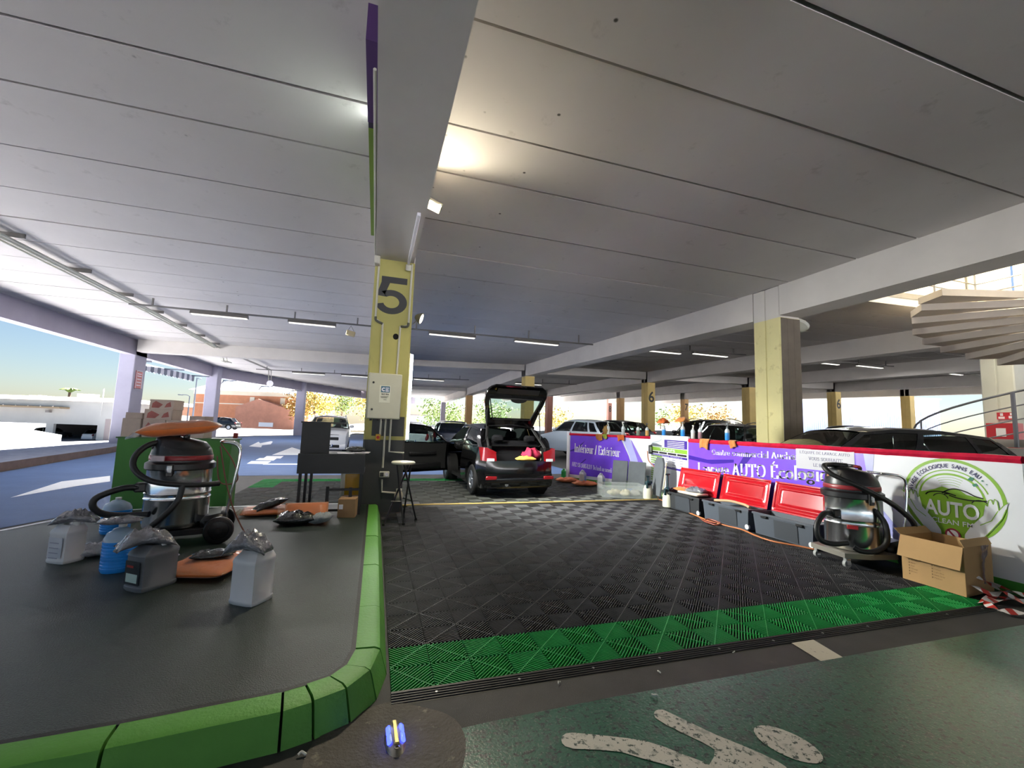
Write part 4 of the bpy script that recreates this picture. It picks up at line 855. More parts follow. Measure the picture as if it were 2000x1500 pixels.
nt_ = thing('wall_notice', 'small red and white notice on the blue-grey facade pillar', 'sign', (-10.445, 23.75, 2.95)); MB().box(0, .03, -.28, .28, -.42, .42).build('board', M('notice_red', '#c0666a', .5), nt_)
sn = Sheet((.031, 0, 0), (0, 1, 0), (0, 0, 1), (1, 0, 0), nt_); sn.rect('notice_border', [(-.28, .28, .38, .42), (-.28, .28, -.42, -.38), (-.28, -.24, -.38, .38), (.24, .28, -.38, .38)]+[(-.18, .18, z, z+.035) for z in (.26, .16, .02, -.12, -.26)], m_pw, 1)
# pillar numbers far away
for gx, y, n, h in ((16.86, 23.95, '6', .7), (33.86, 23.95, '6', .75), (33.86, 41.05, '7', .8), (33.86, 58.0, '8', .9)):
    zz = fz(gx, y); pil = [o for o in bpy.data.objects if o.name.startswith('pillar') and o.parent is None and abs(o.location.x-gx-.3) < .05 and abs(o.location.y-y-.33) < .3][0]
    on(pil, (0, y-pil.location.y, 0)).sans(n, -.0, 2.75, h, m_n5, 1, centre=True, width=.42, bold=.02, name='pillar_number')
# ================================================================== PRINTED BARRIER
m_purple = M('banner_purple', '#7448dc', .28, var=(2.5, .10), spec=.5, coat=.25, bump=(6, .12, .01)); m_purple2 = M('banner_violet', '#8a6be2', .28, coat=.25, var=(3, .1)); m_lilac = M('banner_lilac', '#b2b4ee', .28, coat=.2, var=(4, .06)); m_dpur = M('banner_deep_purple', '#3c2390', .28, coat=.25)
m_bwhite = M('banner_white', '#e2e4ea', .3, coat=.25, var=(1.5, .04)); m_redtape = M('red_wrap', '#c4203f', .18, coat=.6, var=(7, .22), bump=(14, .6, .01), col2=[('#e9a0ae', (26, .68, .05))]); m_gboard = M('green_board', '#3f8f2f', .5, var=(2, .1))
m_lime = M('logo_green', '#84b331', .35, coat=.2); m_navy = M('print_navy', '#3b3566', .4)
BX, BY0, BY1, BT = 5.80, 2.42, 6.92, 1.29
bar = thing('printed_barrier', 'long purple and white car-wash barrier panel with red taped top', 'barrier', (BX, BY1, 0))
LN = BY1-BY0
MB().box(0, .05, -LN, 0, .12, BT-.07).build('board', m_bwhite, bar); MB().box(-.01, .06, -LN, 0, 0, .12).build('base_board', m_gboard, bar)
b = MB(); n = 40
b.grid(n, 6, lambda u, v: (.025+(.045+.004*math.sin(u*70))*math.cos(math.pi*2*v), -LN*u, BT-.035+(.042+.004*math.sin(u*53+v*9))*math.sin(math.pi*2*v))); b.build('red_top_wrap', m_redtape, bar)
sh = Sheet((-.001, 0, 0), (0, -1, 0), (0, 0, 1), (-1, 0, 0), bar)       # x runs from the far end towards the camera
def yx(px, py=950): return BY1-gX(px, py, BX).y                           # photo column -> metres along the panel
xs_, xe = 0., yx(1700)
sh.rect('purple_print', [(0, xe-.15, .12, BT-.07)], m_purple, 1)
sh.poly('violet_swirl', [[(xe-.15, 1.22), (xe+.03, 1.22), (xe-.02, .95), (xe+.02, .6), (xe+.25, .12), (xe-.15, .12)]], m_purple2, 1)
sh.poly('lilac_swirl', [[(xe-.06, 1.22), (xe+.06, 1.22), (xe+.03, .95), (xe+.10, .6), (xe+.5, .12), (xe+.3, .12), (xe+.02, .6), (xe-.03, .95)]], m_lilac, 2)
sh.poly('deep_swirl', [[(0, .98), (.5, .93), (1.1, .98), (1.1, .93), (.6, .86), (0, .9)], [(1.35, 1.12), (1.5, 1.1), (1.12, .66), (1.0, .62)]], m_dpur, 2)
sh.serif('Centre commercial Auchan', yx(1391), 1.03, .10, yx(1566)-yx(1391), m_pw, 3, nib=.16, slope=.025)
sh.serif('Lavage AUTO Écologique', yx(1363), .655, .20, 2.72, m_pw, 3, nib=.16, slope=.066)
sgx0, sgx1 = yx(1557), yx(1672)
sh.rect('notice_sheet', [(sgx0, sgx1, .955, 1.235)], M('notice_paper', '#b9b8c0', .35, coat=.2), 4)
sh.serif("L'ÉQUIPE DE LAVAGE AUTO", sgx0+.06, 1.17, .035, .68, m_navy, 5, nib=.12); sh.serif('VOUS SOUHAITE', sgx0+.19, 1.085, .042, .46, m_navy, 5, nib=.12); sh.serif('LE BIENVENU', sgx0+.25, 1.0, .042, .36, m_navy, 5, nib=.12)
# round logo
LC = (BY1-2.965, .80); Rg = .425
def q(pts): return [(LC[0]+x*Rg, LC[1]+y*Rg) for x, y in pts]
def qr(polys): return [q(p) for p in polys]
sh.poly('logo_outer_ring', qr(ring(0, 0, .93, 1.0)), m_lime, 1); sh.poly('logo_inner_ring', qr(ring(0, -.02, .72, .745, 20, 165)), m_lime, 1)
sh.poly('logo_disc', qr([arc(0, -.02, .66, .66, 180, 0, 40)+arc(.02, -.02, .64, 1.0, 0, -180, 40)]), m_lime, 1)
sh.poly('logo_white_arch', qr([arc(0, .06, .60, .53, 174, 6, 40)+[(.3, .16), (.15, .28), (-.02, .26), (-.16, .3), (-.3, .22)]]), m_bwhite, 2)
sh.stroke('logo_arch_lines', [q(arc(0, .08, .5-.05*i, .46-.06*i, 120, 60, 10)) for i in range(4)], .004, m_lime, 3)
car_l = [[(-.5, .06), (-.44, .12), (-.3, .16), (-.1, .16), (.1, .11)], [(-.16, .14), (-.02, .24), (.12, .27), (.3, .23), (.46, .15), (.6, .12)], [(-.02, .1), (.12, .06), (.32, .04), (.5, .05), (.66, .07)], [(-.12, .12), (-.02, .14)]]
sh.stroke('logo_car', [q([tuple(v[:2]) for v in smoothpath([(x, y, 0) for x, y in l], 5)]) for l in car_l], .012, m_ink, 3)
sh.stroke('logo_car_wheels', [q(arc(-.2, -.0, .15, .12, 160, 10, 10)), q(arc(.54, -.05, .15, .12, 165, 0, 10))], .008, m_ink, 3)
sh.sans('AUTO', LC[0]-.54*Rg, LC[1]-.40*Rg, .36*Rg, m_bwhite, 7, width=1.06*Rg, bold=.025); sh.sans('CLEAN FM', LC[0]-.40*Rg, LC[1]-.60*Rg, .12*Rg, m_bwhite, 7, width=.80*Rg, bold=.012)
for sx in (-1, 1):
    hand = [(-1.02*sx, .10), (-.94*sx, .02), (-.86*sx, -.10), (-.84*sx, .10), (-.80*sx, .14), (-.77*sx, .02), (-.74*sx, .12), (-.70*sx, .10), (-.67*sx, -.04), (-.63*sx, .0), (-.60*sx, -.14), (-.58*sx, -.26), (-.47*sx, -.40), (-.33*sx, -.58), (-.22*sx, -.78), (-.20*sx, -1.0), (-.42*sx, -1.02), (-.54*sx, -.82), (-.72*sx, -.56), (-.90*sx, -.28), (-.98*sx, -.06)]
    sh.poly('logo_hand', qr([hand]), m_bwhite, 5); sh.stroke('logo_hand_outline', [q(hand), q([(-.84*sx, -.12), (-.72*sx, -.36), (-.52*sx, -.50)])], .007, m_lime, 6)
sh.poly('logo_ban_disc', qr([arc(.0, -.84, .15, .15, 0, 360, 24)]), m_bwhite, 6); sh.poly('logo_ban_ring', qr(ring(0, -.84, .11, .15)+[[(-.1, -.75), (-.07, -.72), (.1, -.93), (.07, -.96)]]), M('logo_red', '#9a2f4a', .4), 7)
sh.poly('logo_leaf', qr([[(.34, .52), (.4, .6), (.47, .58), (.42, .5)], [(.42, .42), (.5, .46), (.52, .4), (.45, .37)], [(.58, .53), (.62, .55), (.62, .51)], [(.66, .46), (.7, .47), (.68, .44)]]), M('leaf_print', '#2f7f5f', .4), 4)
txt = 'LAVAGE ÉCOLOGIQUE SANS EAU'; tot = sum({'I': .45, ' ': .55}.get(c, 1.) for c in txt); acc = 0; V, F = [], []
for c in txt:
    wd = {'I': .45, ' ': .55}.get(c, 1.); a = R_(lerp(176, 46, (acc+wd/2)/tot)); acc += wd
    if c == ' ': continue
    vs, fs = text_mesh_2d(c, .02); x0 = min(v[0] for v in vs); x1 = max(v[0] for v in vs); s = .115
    o = len(V)
    for x, y in vs:
        lx, ly = (x-(x0+x1)/2)*s, (y-.35)*s*1.15; t = a-math.pi/2
        V.append((LC[0]+Rg*(.835*math.cos(a)+lx*math.cos(t)-ly*math.sin(t)), LC[1]+Rg*(-.01+.835*math.sin(a)+lx*math.sin(t)+ly*math.cos(t))))
    F += [tuple(i+o for i in f) for f in fs]
sh.put('logo_lettering', V, F, m_navy, 3)
# --- price panel
def board(name, label, a, c, h, z0=.0, t=.05):
    a, c = Vector(a), Vector(c); d = (c-a); L = d.length; t_ = thing(name, label, 'barrier', (a.x, a.y, 0), math.atan2(d.y, d.x)); return t_, L, Sheet((0, -.001, 0), (1, 0, 0), (0, 0, 1), (0, -1, 0), t_)
A = (5.02, 10.65); Bp = (6.22, 8.72); Cp = (5.82, 6.96)
pb, L, ps = board('price_board', 'white and lime price list board between the two purple barrier panels', Bp, Cp, BT)
MB().box(0, L, 0, .04, .12, 1.33).build('board', m_bwhite, pb); MB().box(0, L, -.01, .05, 0, .14).build('base_board', m_gboard, pb)
ps.rect('lime_bars', [(.03, L-.03, .98, 1.06)]+[(.04, .36*L, .84-.05*i, .87-.05*i) for i in range(4)]+[(.04, .33*L, .55-.05*i, .58-.05*i) for i in range(6)], m_lime, 1)
ps.rect('purple_bars', [(.04, L-.03, .87, .91), (.04, L-.03, .63, .67), (.04, .3*L, .2, .25), (.42*L, L-.03, 1.075, 1.24)], m_dpur, 1); ps.rect('black_boxes', [(.06+i*L*.24, .02+(i+1)*L*.24, .925, .965) for i in range(4)], m_ink, 1)
ps.sans('TARIFS', L*.5, .995, .05, m_pw, 2, centre=True, width=L*.4, bold=.01); ps.sans('SERVICE LAVAGE  INTERIEUR', L*.08, .88, .018, m_pw, 2, width=L*.8)
ps.rect('price_rows', [(L*(.45+.18*j), L*(.53+.18*j), .82-.05*i, .835-.05*i) for i in range(4) for j in range(3)]+[(L*.82, L*.92, .57-.065*i, .585-.065*i) for i in range(7)], M('price_grey', '#8d8ea0', .5), 1)
ps.rect('phone_rows', [(L*.5, L*.92, 1.2-.035*i, 1.212-.035*i) for i in range(4)], m_pw, 2); ps.stroke('swirl_print', [[(.1, 1.14), (.3, 1.17), (.5, 1.2), (.62, 1.24), (.6, 1.3), (.52, 1.3)]], .02, M('swirl_grey', '#a9bac2', .4), 1)
ps.poly('car_print', [[(.03, 1.075), (.34*L, 1.075), (.36*L, 1.1), (.2*L, 1.14), (.08*L, 1.14), (.02, 1.1)]], M('car_print_grey', '#5c6468', .4), 2)
# --- far panel
fb_, L, fs = board('printed_barrier', 'purple barrier panel reading interior and exterior beside the parked black car', A, Bp, 1.29)
MB().box(0, L, 0, .04, .12, 1.24).build('board', m_bwhite, fb_); MB().box(0, L, -.01, .05, 0, .12).build('base_board', m_gboard, fb_); MB().box(-.05, .02, -.02, .06, 0, 1.33).build('end_post', m_pw, fb_)
b = MB(); b.grid(24, 6, lambda u, v: (L*u, .02+(.04+.003*math.sin(u*50))*math.cos(6.2832*v), 1.26+.036*math.sin(6.2832*v))); b.build('red_top_wrap', m_redtape, fb_)
def rr(p): return (p[0]*L, p[1])
fs.poly('purple_print', [[rr(p) for p in ((0.02, .2), (.80, .2), (.80, .55), (.76, .8), (.66, 1.24), (.02, 1.24))]], m_purple, 1); fs.poly('lilac_swirl', [[rr(p) for p in ((.68, 1.24), (.76, 1.24), (.84, .9), (.93, .55), (.80, .55), (.77, .8))]], m_lilac, 2); fs.poly('violet_swirl', [[rr(p) for p in ((.78, 1.2), (.80, 1.15), (.92, .68), (.93, .55), (.88, .55), (.86, .72))]], m_purple2, 3)
fs.poly('deep_swirl', [[rr(p) for p in ((.02, .8), (.12, .84), (.22, 1.1), (.1, .9), (.02, .83))], [rr(p) for p in ((.12, .4), (.24, .62), (.235, .64), (.115, .42))]], m_dpur, 2)
fs.serif('Intérieur / Extérieur', .08*L, .80, .22, .58*L, m_pw, 3, nib=.17, slope=-.035); fs.serif('AVEC OU SANS R.D.V  Du lundi au samedi de 09H à 19', .05*L, .42, .11, .66*L, m_pw, 3, nib=.14, slope=-.06)
# steel lock box between far panel and price board
lk = thing('lock_box', 'small steel padlock box at the joint of the price board', 'lock', (6.17, 8.66, .93)); MB().obox((0, -.03, .06), (.10, .06, .2), b=.01).build('case', m_dk, lk); MB().obox((-.03, -.07, .06), (.05, .02, .13), b=.005).build('plate', M('lock_steel', '#b9b9b9', .3, metal=.9), lk)
# ================================================================== CARS
m_tyre = M('tyre_rubber', '#1b1b1c', .75, bump=(60, .2, .004)); m_rim = M('alloy_rim', '#b3b8c0', .28, metal=.85); m_under = M('underbody', '#151515', .8); m_seat = M('seat_fabric', '#141417', .9, spec=.2)
m_glass = glassmat('car_glass', '#8fa39c', .12); m_glassd = glassmat('car_glass_tinted', '#3a4244', .14)
m_tail = M('tail_red', '#7a0c14', .15, coat=.8); m_clear = M('lamp_clear', '#d5dde2', .1, coat=.8); m_chrome = M('chrome', '#d8dadc', .12, metal=1); m_plate = M('plate_white', '#dfe2e4', .4); m_trim = M('black_trim', '#161617', .5)
def paint(n, c, metal=.3, rough=.25): return M(n, c, rough, metal=metal, coat=.7, spec=.4)
_wheel = {}
def wheel_mesh(r, w):
    k = (r, w)
    if k not in _wheel:
        m = Matrix.Rotation(R_(90), 3, 'Y')
        t = MB().lathe([(r*.62, -w/2), (r*.93, -w/2), (r, -w*.36), (r, w*.36), (r*.93, w/2), (r*.62, w/2), (r*.62, -w/2)], n=28, m=m).mesh('tyre', m_tyre)
        d = MB(); d.lathe([(r*.62, -w*.4), (r*.64, w*.46), (r*.58, w*.46), (r*.55, w*.2), (r*.5, w*.1), (.001, w*.1)], n=24, m=m)
        for i in range(7):
            a = i*6.2832/7; c = Vector((w*.34, math.cos(a)*r*.32, math.sin(a)*r*.32)); d.obox(c, (w*.14, r*.58, r*.13), rx=a, b=.008)
        d.lathe([(r*.16, w*.3), (r*.13, w*.46), (.001, w*.48)], n=12, m=m); _wheel[k] = (t, d.mesh('rim', m_rim))
    return _wheel[k]
def car(name, label, loc, rz, col, L=4.0, W=1.7, H=1.46, wb=2.5, belt=.92, a0=.85, a1=.25, c0=-1.75, c1=-1.35, hood=.88, nose=.62, tail=.85, wr=.30, fo=.78, pil=(.0, .06, .46, .50, .86, 1.), rails=False, glass=None, plate=None, lights=True, interior=True, hatch_open=False, door_open=False, roofw=.76, group=None, light_kind=0, detail=1, sill=.20):
    glass = glass or m_glass
    t = thing(name, label, 'car', loc, rz, group); hw = W/2; F, B = L/2, -L/2; yf = F-fo; yr = yf-wb
    top = [(B, tail), (B+.12, tail+.06), (c0, belt+.02), (a0, belt), (F-.25, hood-.07), (F-.06, nose+.06), (F, nose)]
    def zt(y): return interp(y, top)
    def Wf(y, z):
        u = abs(y)/(L/2); pl = 1-.17*u**6-.03*u**2; f = interp(z/H, [(.08, .90), (.2, .97), (.36, 1.0), (.5, .985), (.64, .95), (1, .78)]); return hw*pl*f
    ra = wr+.055
    def zb(y):
        z = sill
        for w0 in (yf, yr):
            d = abs(y-w0)
            if d < ra: z = max(z, wr+math.sqrt(ra*ra-d*d))
        return z
    ys = sorted(set([lerp(B, F, i/40) for i in range(41)]+[w0+ra*math.cos(a*math.pi/12) for w0 in (yf, yr) for a in range(13)]+[w0+s*(ra+.001) for w0 in (yf, yr) for s in (-1, 1)]))
    K = 7
    body = MB(); pmap = {}
    def sidecol(y, sx): return [(sx*Wf(y, lerp(zb(y), zt(y), k/K)), y, lerp(zb(y), zt(y), k/K)) for k in range(K+1)]
    dy0, dy1 = (lerp(a0, c0, .58), a0-.02)         # door range along the side
    for sx in (-1, 1):
        cols = [sidecol(y, sx) for y in ys]; vs = [p for c in cols for p in c]; fs = []
        for i in range(len(ys)-1):
            if door_open and sx < 0 and ys[i] > dy0-.02 and ys[i+1] < dy1+.02: continue
            fs += [(i*(K+1)+k, (i+1)*(K+1)+k, (i+1)*(K+1)+k+1, i*(K+1)+k+1) for k in range(K)]
        body.add(vs, fs, True)
    # bonnet and rear deck
    def cross(y0, y1, n, crown): body.grid(n, 10, lambda u, v: (lerp(-1, 1, v)*Wf(lerp(y0, y1, u), zt(lerp(y0, y1, u))), lerp(y0, y1, u), zt(lerp(y0, y1, u))+crown*(1-(2*v-1)**2)))
    cross(a0-.06, F, 10, .045)
    if not hatch_open: cross(B, c0+.03, 4, .02)
    # greenhouse
    roofz = [(0, H-.07), (.25, H), (.6, H-.005), (1, H-.09)]
    def G(s, u, sx):
        y = lerp(lerp(a0, c0, s), lerp(a1, c1, s), u); yb = lerp(a0, c0, s); zb_ = zt(yb); z = lerp(zb_, interp(s, roofz)-.04, u)
        xb = Wf(yb, zb_); xt = hw*roofw*(1-.06*abs(2*s-1)**3); return (sx*(lerp(xb, xt, u)+.03*math.sin(math.pi*u)), y, z)
    tb = [0, .09, .36, .63, .88, 1]
    for sx in (-1, 1):
        for i in range(len(pil)-1):
            s0, s1 = pil[i], pil[i+1]; win = (i % 2 == 1)
            if door_open and sx < 0 and i <= 1: 
                body.grid(3, 2, lambda u, v: G(lerp(s0, s1, u), lerp(.88, 1, v), sx)); continue
            if not win: body.grid(2, 5, lambda u, v: G(lerp(s0, s1, u), v, sx))
            else:
                n_ = 4
                body.grid(n_, 1, lambda u, v: G(lerp(s0, s1, u), lerp(0, .09, v), sx)); body.grid(n_, 2, lambda u, v: G(lerp(s0, s1, u), lerp(.88, 1, v), sx))
                def gf(u, v, s0=s0, s1=s1, sx=sx):
                    p = G(lerp(s0, s1, u), lerp(.09, .88, v), sx); return (p[0]-sx*.008, p[1], p[2])
                MB().grid(n_, 4, gf).build('side_window', glass, t)
                if detail > 1: MB().tube([G(lerp(s0, s1, k/8), .07, sx) for k in range(9)], .009, 5).build('window_trim', m_trim, t)
    def rf(u, v):
        p = G(u, 1, 1); x = p[0]*(2*v-1); return (x, p[1], p[2]+.045*(1-(2*v-1)**2)**.8)
    body.grid(12, 10, rf)
    def scr(s, sg): 
        def g(u, v):
            p = G(s, lerp(.02, .97, u), 1); k = 2*v-1; return (p[0]*k*.97, p[1]+sg*.10*(1-k*k), p[2]+.03*u*(1-k*k))
        return g
    MB().grid(6, 10, scr(0, 1)).build('windscreen', glass, t)
    if not hatch_open: MB().grid(6, 10, scr(1, -1)).build('rear_window', glass, t)
    # nose and tail faces
    def face(y, sg, z0, z1, bulge, n=6):
        return lambda u, v: ((2*v-1)*Wf(y, lerp(z0, z1, u)), y+sg*bulge*(1-(2*v-1)**4)*math.sin(math.pi*min(1, .25+u*.6)), lerp(z0, z1, u)+(.02*(1-(2*v-1)**2) if u == 1 else 0))
    body.grid(6, 10, face(F, 1, sill, nose, .07))
    if not hatch_open: body.grid(6, 10, face(B, -1, sill, tail, .05))
    col_m = paint(*col) if isinstance(col, tuple) else col
    body.build('body', col_m, t, sharp=50)
    # bumpers as raised bands
    def band(nm, y, sg, z0, z1, out, mt):
        b = MB()
        def g(u, v):
            k = 2*v-1; r = min(1, (1-abs(k))*6) if False else 1
            x = k*(Wf(y, .45)+.015); yy = y+sg*(.05*(1-k**4)+out*math.sin(math.pi*u)); return (x, yy-sg*.02, lerp(z0, z1, u))
        b.grid(6, 14, g); return b.build(nm, mt, t)
    band('front_bumper', F, 1, sill-.02, sill+.24, .045, col_m); rb = band('rear_bumper', B, -1, sill+.02, sill+.30, .05, col_m)
    MB().box(-hw*.84, hw*.84, B+.15, F-.15, sill-.02, sill+.06).build('underbody', m_under, t)
    tm, rm_ = wheel_mesh(wr, .19)
    for sx in (-1, 1):
        for w0 in (yf, yr):
            x = sx*(Wf(w0, wr)-.10); wo = ob('wheel', tm, t, (x, w0, wr), (0, 0, 0 if sx > 0 else math.pi)); ob('rim', rm_, wo)
            MB().lathe([(ra+.0, -.16), (ra+.0, .02), (ra*.2, -.16)], (0, 0, 0), 20, m=Matrix.Rotation(R_(90 if sx > 0 else -90), 3, 'Y')).build('wheel_arch_liner', m_under, t, (x, w0, wr)) if detail > 0 else None
    if lights:
        for sx in (-1, 1):
            x = sx*Wf(F-.12, hood-.15)
            MB().ell((x*.80, F-.16, nose-.02), .19, .17, .09, m=Matrix.Rotation(sx*-.35, 3, 'Z')).build('headlight', m_clear, t)
            xr = Wf(B+.05, tail-.1)
            if light_kind == 0: MB().ell((sx*xr*.93, B+.1, tail-.10), .085, .14, .17, m=Matrix.Rotation(sx*.25, 3, 'Y')).build('tail_light', m_tail, t)
            elif light_kind == 1: MB().ell((sx*xr*.88, B+.06, tail-.02), .2, .1, .085).build('tail_light', m_tail, t)
        MB().obox((0, F+.05, nose-.14), (W*.5, .05, .13), b=.02).build('grille', m_trim, t); MB().obox((0, F+.06, sill+.12), (W*.55, .05, .12), b=.02).build('lower_grille', m_trim, t)
    for sx in (-1, 1):
        if door_open and sx < 0: continue
        p = G(.03, .16, sx); MB().ell((p[0]+sx*.10, p[1]-.06, p[2]+.03), .11, .07, .075).build('mirror', col_m, t)
        if detail > 0:
            for s in ((.43, .8) if len(pil) > 6 else (.43,)):
                y = lerp(a0, c0, s); MB().obox((sx*(Wf(y, belt-.1)+.012), y, belt-.10), (.025, .17, .03), b=.008).build('door_handle', col_m, t)
            if detail > 1:
                for s in (.0, .5, .93) if len(pil) > 5 else (.02, .58):
                    y = lerp(a0, c0, s); MB().tube([(sx*(Wf(y, z)+.001), y, z) for z in (sill+.08, .4, .6, belt-.02)], .004, 4).build('door_seam', m_trim, t)
    if plate:
        for (y, sg) in ((F+.09, 1), (B-.07, -1)):
            if sg < 0 and hatch_open: continue
            z = (sill+.16) if sg > 0 or plate == 'low' else tail-.22
            pl = MB().obox((0, y, z), (.5, .015, .11), b=.004).build('number_plate', m_plate, t); s_ = Sheet((0, y+sg*.0085, z), (-sg, 0, 0), (0, 0, 1), (0, sg, 0), pl); s_.rect('plate_characters', [(-.19+.055*i, -.15+.055*i, -.03, .03) for i in range(7) if i not in (2,)], m_ink, 1); s_.rect('plate_band', [(-.25, -.225, -.055, .055), (.225, .25, -.055, .055)], M('plate_blue', '#27459c', .4), 1)
    if rails:
        for sx in (-1, 1):
            pts = [G(s, 1, sx) for s in (.05, .12, .3, .5, .75, .92, .97)]; h = [.03, .07, .085, .085, .08, .065, .02]
            MB().tube([(p[0]*.96, p[1], p[2]+hh) for p, hh in zip(pts, h)], .016, 6).build('roof_rail', m_chrome, t)
    if interior:
        for x, y in ((-.36, .25), (.36, .25)):
            sb_ = MB(); yy = lerp(a0, c0, .42); sb_.obox((x, yy+.1, .52), (.5, .5, .22), b=.06); sb_.obox((x, yy-.18, .83), (.48, .16, .62), rx=R_(-12), b=.06); sb_.obox((x, yy-.25, 1.2), (.26, .1, .16), b=.04); sb_.build('front_seat', m_seat, t)
        yy = lerp(a0, c0, .86); sb_ = MB(); sb_.obox((0, yy+.15, .52), (1.25, .5, .2), b=.06); sb_.obox((0, yy-.12, .83), (1.25, .16, .55), rx=R_(-14), b=.06)
        for x in (-.35, .35): sb_.obox((x, yy-.2, 1.14), (.26, .09, .14), b=.04)
        sb_.build('rear_seat', m_seat, t); MB().obox((0, a0-.2, belt-.06), (W*.78, .4, .2), b=.06).build('dashboard', m_trim, t)
        MB().lathe([(.18, -.012), (.2, 0), (.18, .012), (.165, 0), (.18, -.012)], (-.36, a0-.48, belt-.02), 20, m=Matrix.Rotation(R_(68), 3, 'X')).build('steering_wheel', m_trim, t)
    return t, dict(G=G, Wf=Wf, zt=zt, B=B, F=F, hw=hw, dy0=dy0, dy1=dy1, c0=c0, c1=c1, belt=belt, tail=tail, H=H, sill=sill, col=col_m, zb=zb, a0=a0, K=K, pil=pil)
# ---- the black hatchback being cleaned, hatch and driver door open
hl = (2.66, 10.0, .02)
hero, q_ = car('hatchback_car', 'black three-door hatchback with raised tailgate and open driver door', hl, R_(3.0), ('paint_black', '#050506', .0, .12), L=3.84, W=1.74, H=1.45, wb=2.44, belt=.95, a0=.95, a1=.28, c0=-1.72, c1=-1.28, hood=.86, nose=.62, tail=.90, wr=.30, fo=.78, pil=(0, .05, .56, .62, .93, 1.), lights=False, hatch_open=True, door_open=True, detail=2, light_kind=2)
B_ = q_['B']; Wf = q_['Wf']
# rear quarter structure: sill panel, boot tub, pillars around the opening
bt = MB(); bt.grid(5, 12, lambda u, v: ((2*v-1)*(Wf(B_, lerp(.2, .72, u))), B_-.05*(1-(2*v-1)**4)*math.sin(math.pi*(.25+u*.5)), lerp(.2, .72, u))); bt.build('rear_panel', q_['col'], hero)
for sx in (-1, 1):
    g = MB(); g.grid(6, 3, lambda u, v: (sx*lerp(lerp(Wf(B_, .72), Wf(q_['c0'], .96), u), lerp(.56, .55, u), v), lerp(B_, q_['c0'], u)-.03*v, lerp(.72, .97, u))); g.build('quarter_inner', m_trim, hero)
    MB().tube(smoothpath([(sx*.58, B_-.01, .72), (sx*.60, B_+.06, .85), (sx*.60, q_['c0']-.02, .98), (sx*.55, lerp(q_['c0'], q_['c1'], .6), 1.2), (sx*.50, q_['c1']-.02, 1.36)]), .028, 8).build('opening_seal', m_trim, hero)
    pb2 = MB(); pb2.grid(4, 6, lambda u, v: (lambda p: (sx*(abs(p[0])-.10*u), p[1]-.02*u, p[2]))(q_['G'](1., v, sx))); pb2.build('rear_pillar', q_['col'], hero)
    lgt = MB(); lgt.grid(8, 6, lambda u, v: (sx*(lerp(Wf(B_+.24*(1-u), .8)+.014, .50, max(0, (u-.35)/.65)**1.1)), B_+.26*max(0, .35-u)/.35*(.4+.6*v)-.05*min(1, u/.35)-.004+.05*v*(u), lerp(.72, .97-.16*max(0, u-.5), v))); tl = lgt.build('tail_light', m_tail, hero); MB().obox((sx*.62, B_-.052, .74), (.15, .014, .055), b=.005).build('reverse_lens', m_clear, tl)
    MB().obox((sx*.60, B_-.075, .40), (.22, .03, .07), b=.012).build('fog_reflector', m_tail, hero)
MB().tube([(-.56, q_['c1'], 1.37), (0, q_['c1']-.03, 1.40), (.56, q_['c1'], 1.37)], .03, 8).build('roof_lip', q_['col'], hero)
tub = MB(); tub.box(-.6, .6, -1.25, -1.22, .45, 1.02); tub.box(-.6, .6, B_+.04, -1.22, .44, .48); tub.box(-.62, -.58, B_+.04, -1.22, .44, 1.0); tub.box(.58, .62, B_+.04, -1.22, .44, .98); tub.box(-.56, .56, -1.62, -.95, .985, 1.0); tub.build('boot_lining', M('boot_carpet', '#080808', .95, spec=.2), hero)
MB().obox((.56, -1.62, .80), (.03, .16, .2), b=.02).build('boot_trim', M('boot_trim_beige', '#8b8d80', .7), hero)
MB().cyl((-.28, B_-.06, .27), (-.28, B_+.2, .27), .035, n=14).build('exhaust_pipe', m_chrome, hero)
# tailgate: hinged at the roof edge, swung up
hz = Vector((0, q_['c1']-.02, 1.40)); tip = Vector((0, -.52, .80)); ln = tip.length; up = tip.normalized(); out = Vector((0, -up.z, up.y))*-1
def HG(x, s, d=0.): return hz+Vector((x, 0, 0))+up*(s*ln)+out*(d+.05*math.sin(math.pi*s))
def wid(s): return interp(s, [(0, .53), (.25, .585), (.55, .66), (.75, .67), (.92, .62), (1, .50)])
hg = MB(); outer = []
N = 14; wz0, wz1 = .16, .66
def hw_(s): return wid(s)-.10
for d, in ((.0,), (.045,)):
    hg.grid(4, N, lambda u, v: HG((2*v-1)*wid(wz0*u), wz0*u, d+.03*(1-(2*v-1)**2)*0)); hg.grid(6, N, lambda u, v: HG((2*v-1)*wid(lerp(wz1, 1, u)), lerp(wz1, 1, u)+.0*v, d+.02*math.sin(math.pi*u)))
    for sx in (-1, 1): hg.grid(8, 2, lambda u, v: HG(sx*lerp(hw_(lerp(wz0, wz1, u)), wid(lerp(wz0, wz1, u)), v), lerp(wz0, wz1, u), d))
for sx in (-1, 1): hg.grid(16, 1, lambda u, v: HG(sx*wid(u), u, .045*v))
hg.grid(N, 1, lambda u, v: HG((2*u-1)*wid(1), 1, .045*v))
hatch = hg.build('tailgate', q_['col'], hero)
MB().grid(8, N, lambda u, v: HG((2*v-1)*hw_(lerp(wz0, wz1, u)), lerp(wz0, wz1, u), .02)).build('tailgate_window', glassmat('hatch_glass', '#c4d4cc', .08), hatch)
MB().tube([HG(x, wz0+.0, -.01) for x in (-.42, 0, .42)]+[HG(hw_(wz1), wz1, -.01), HG(.2, wz1+.01, -.01), HG(-.2, wz1+.01, -.01), HG(-hw_(wz1), wz1, -.01)], .015, 6, closed=True).build('window_seal', m_trim, hatch)
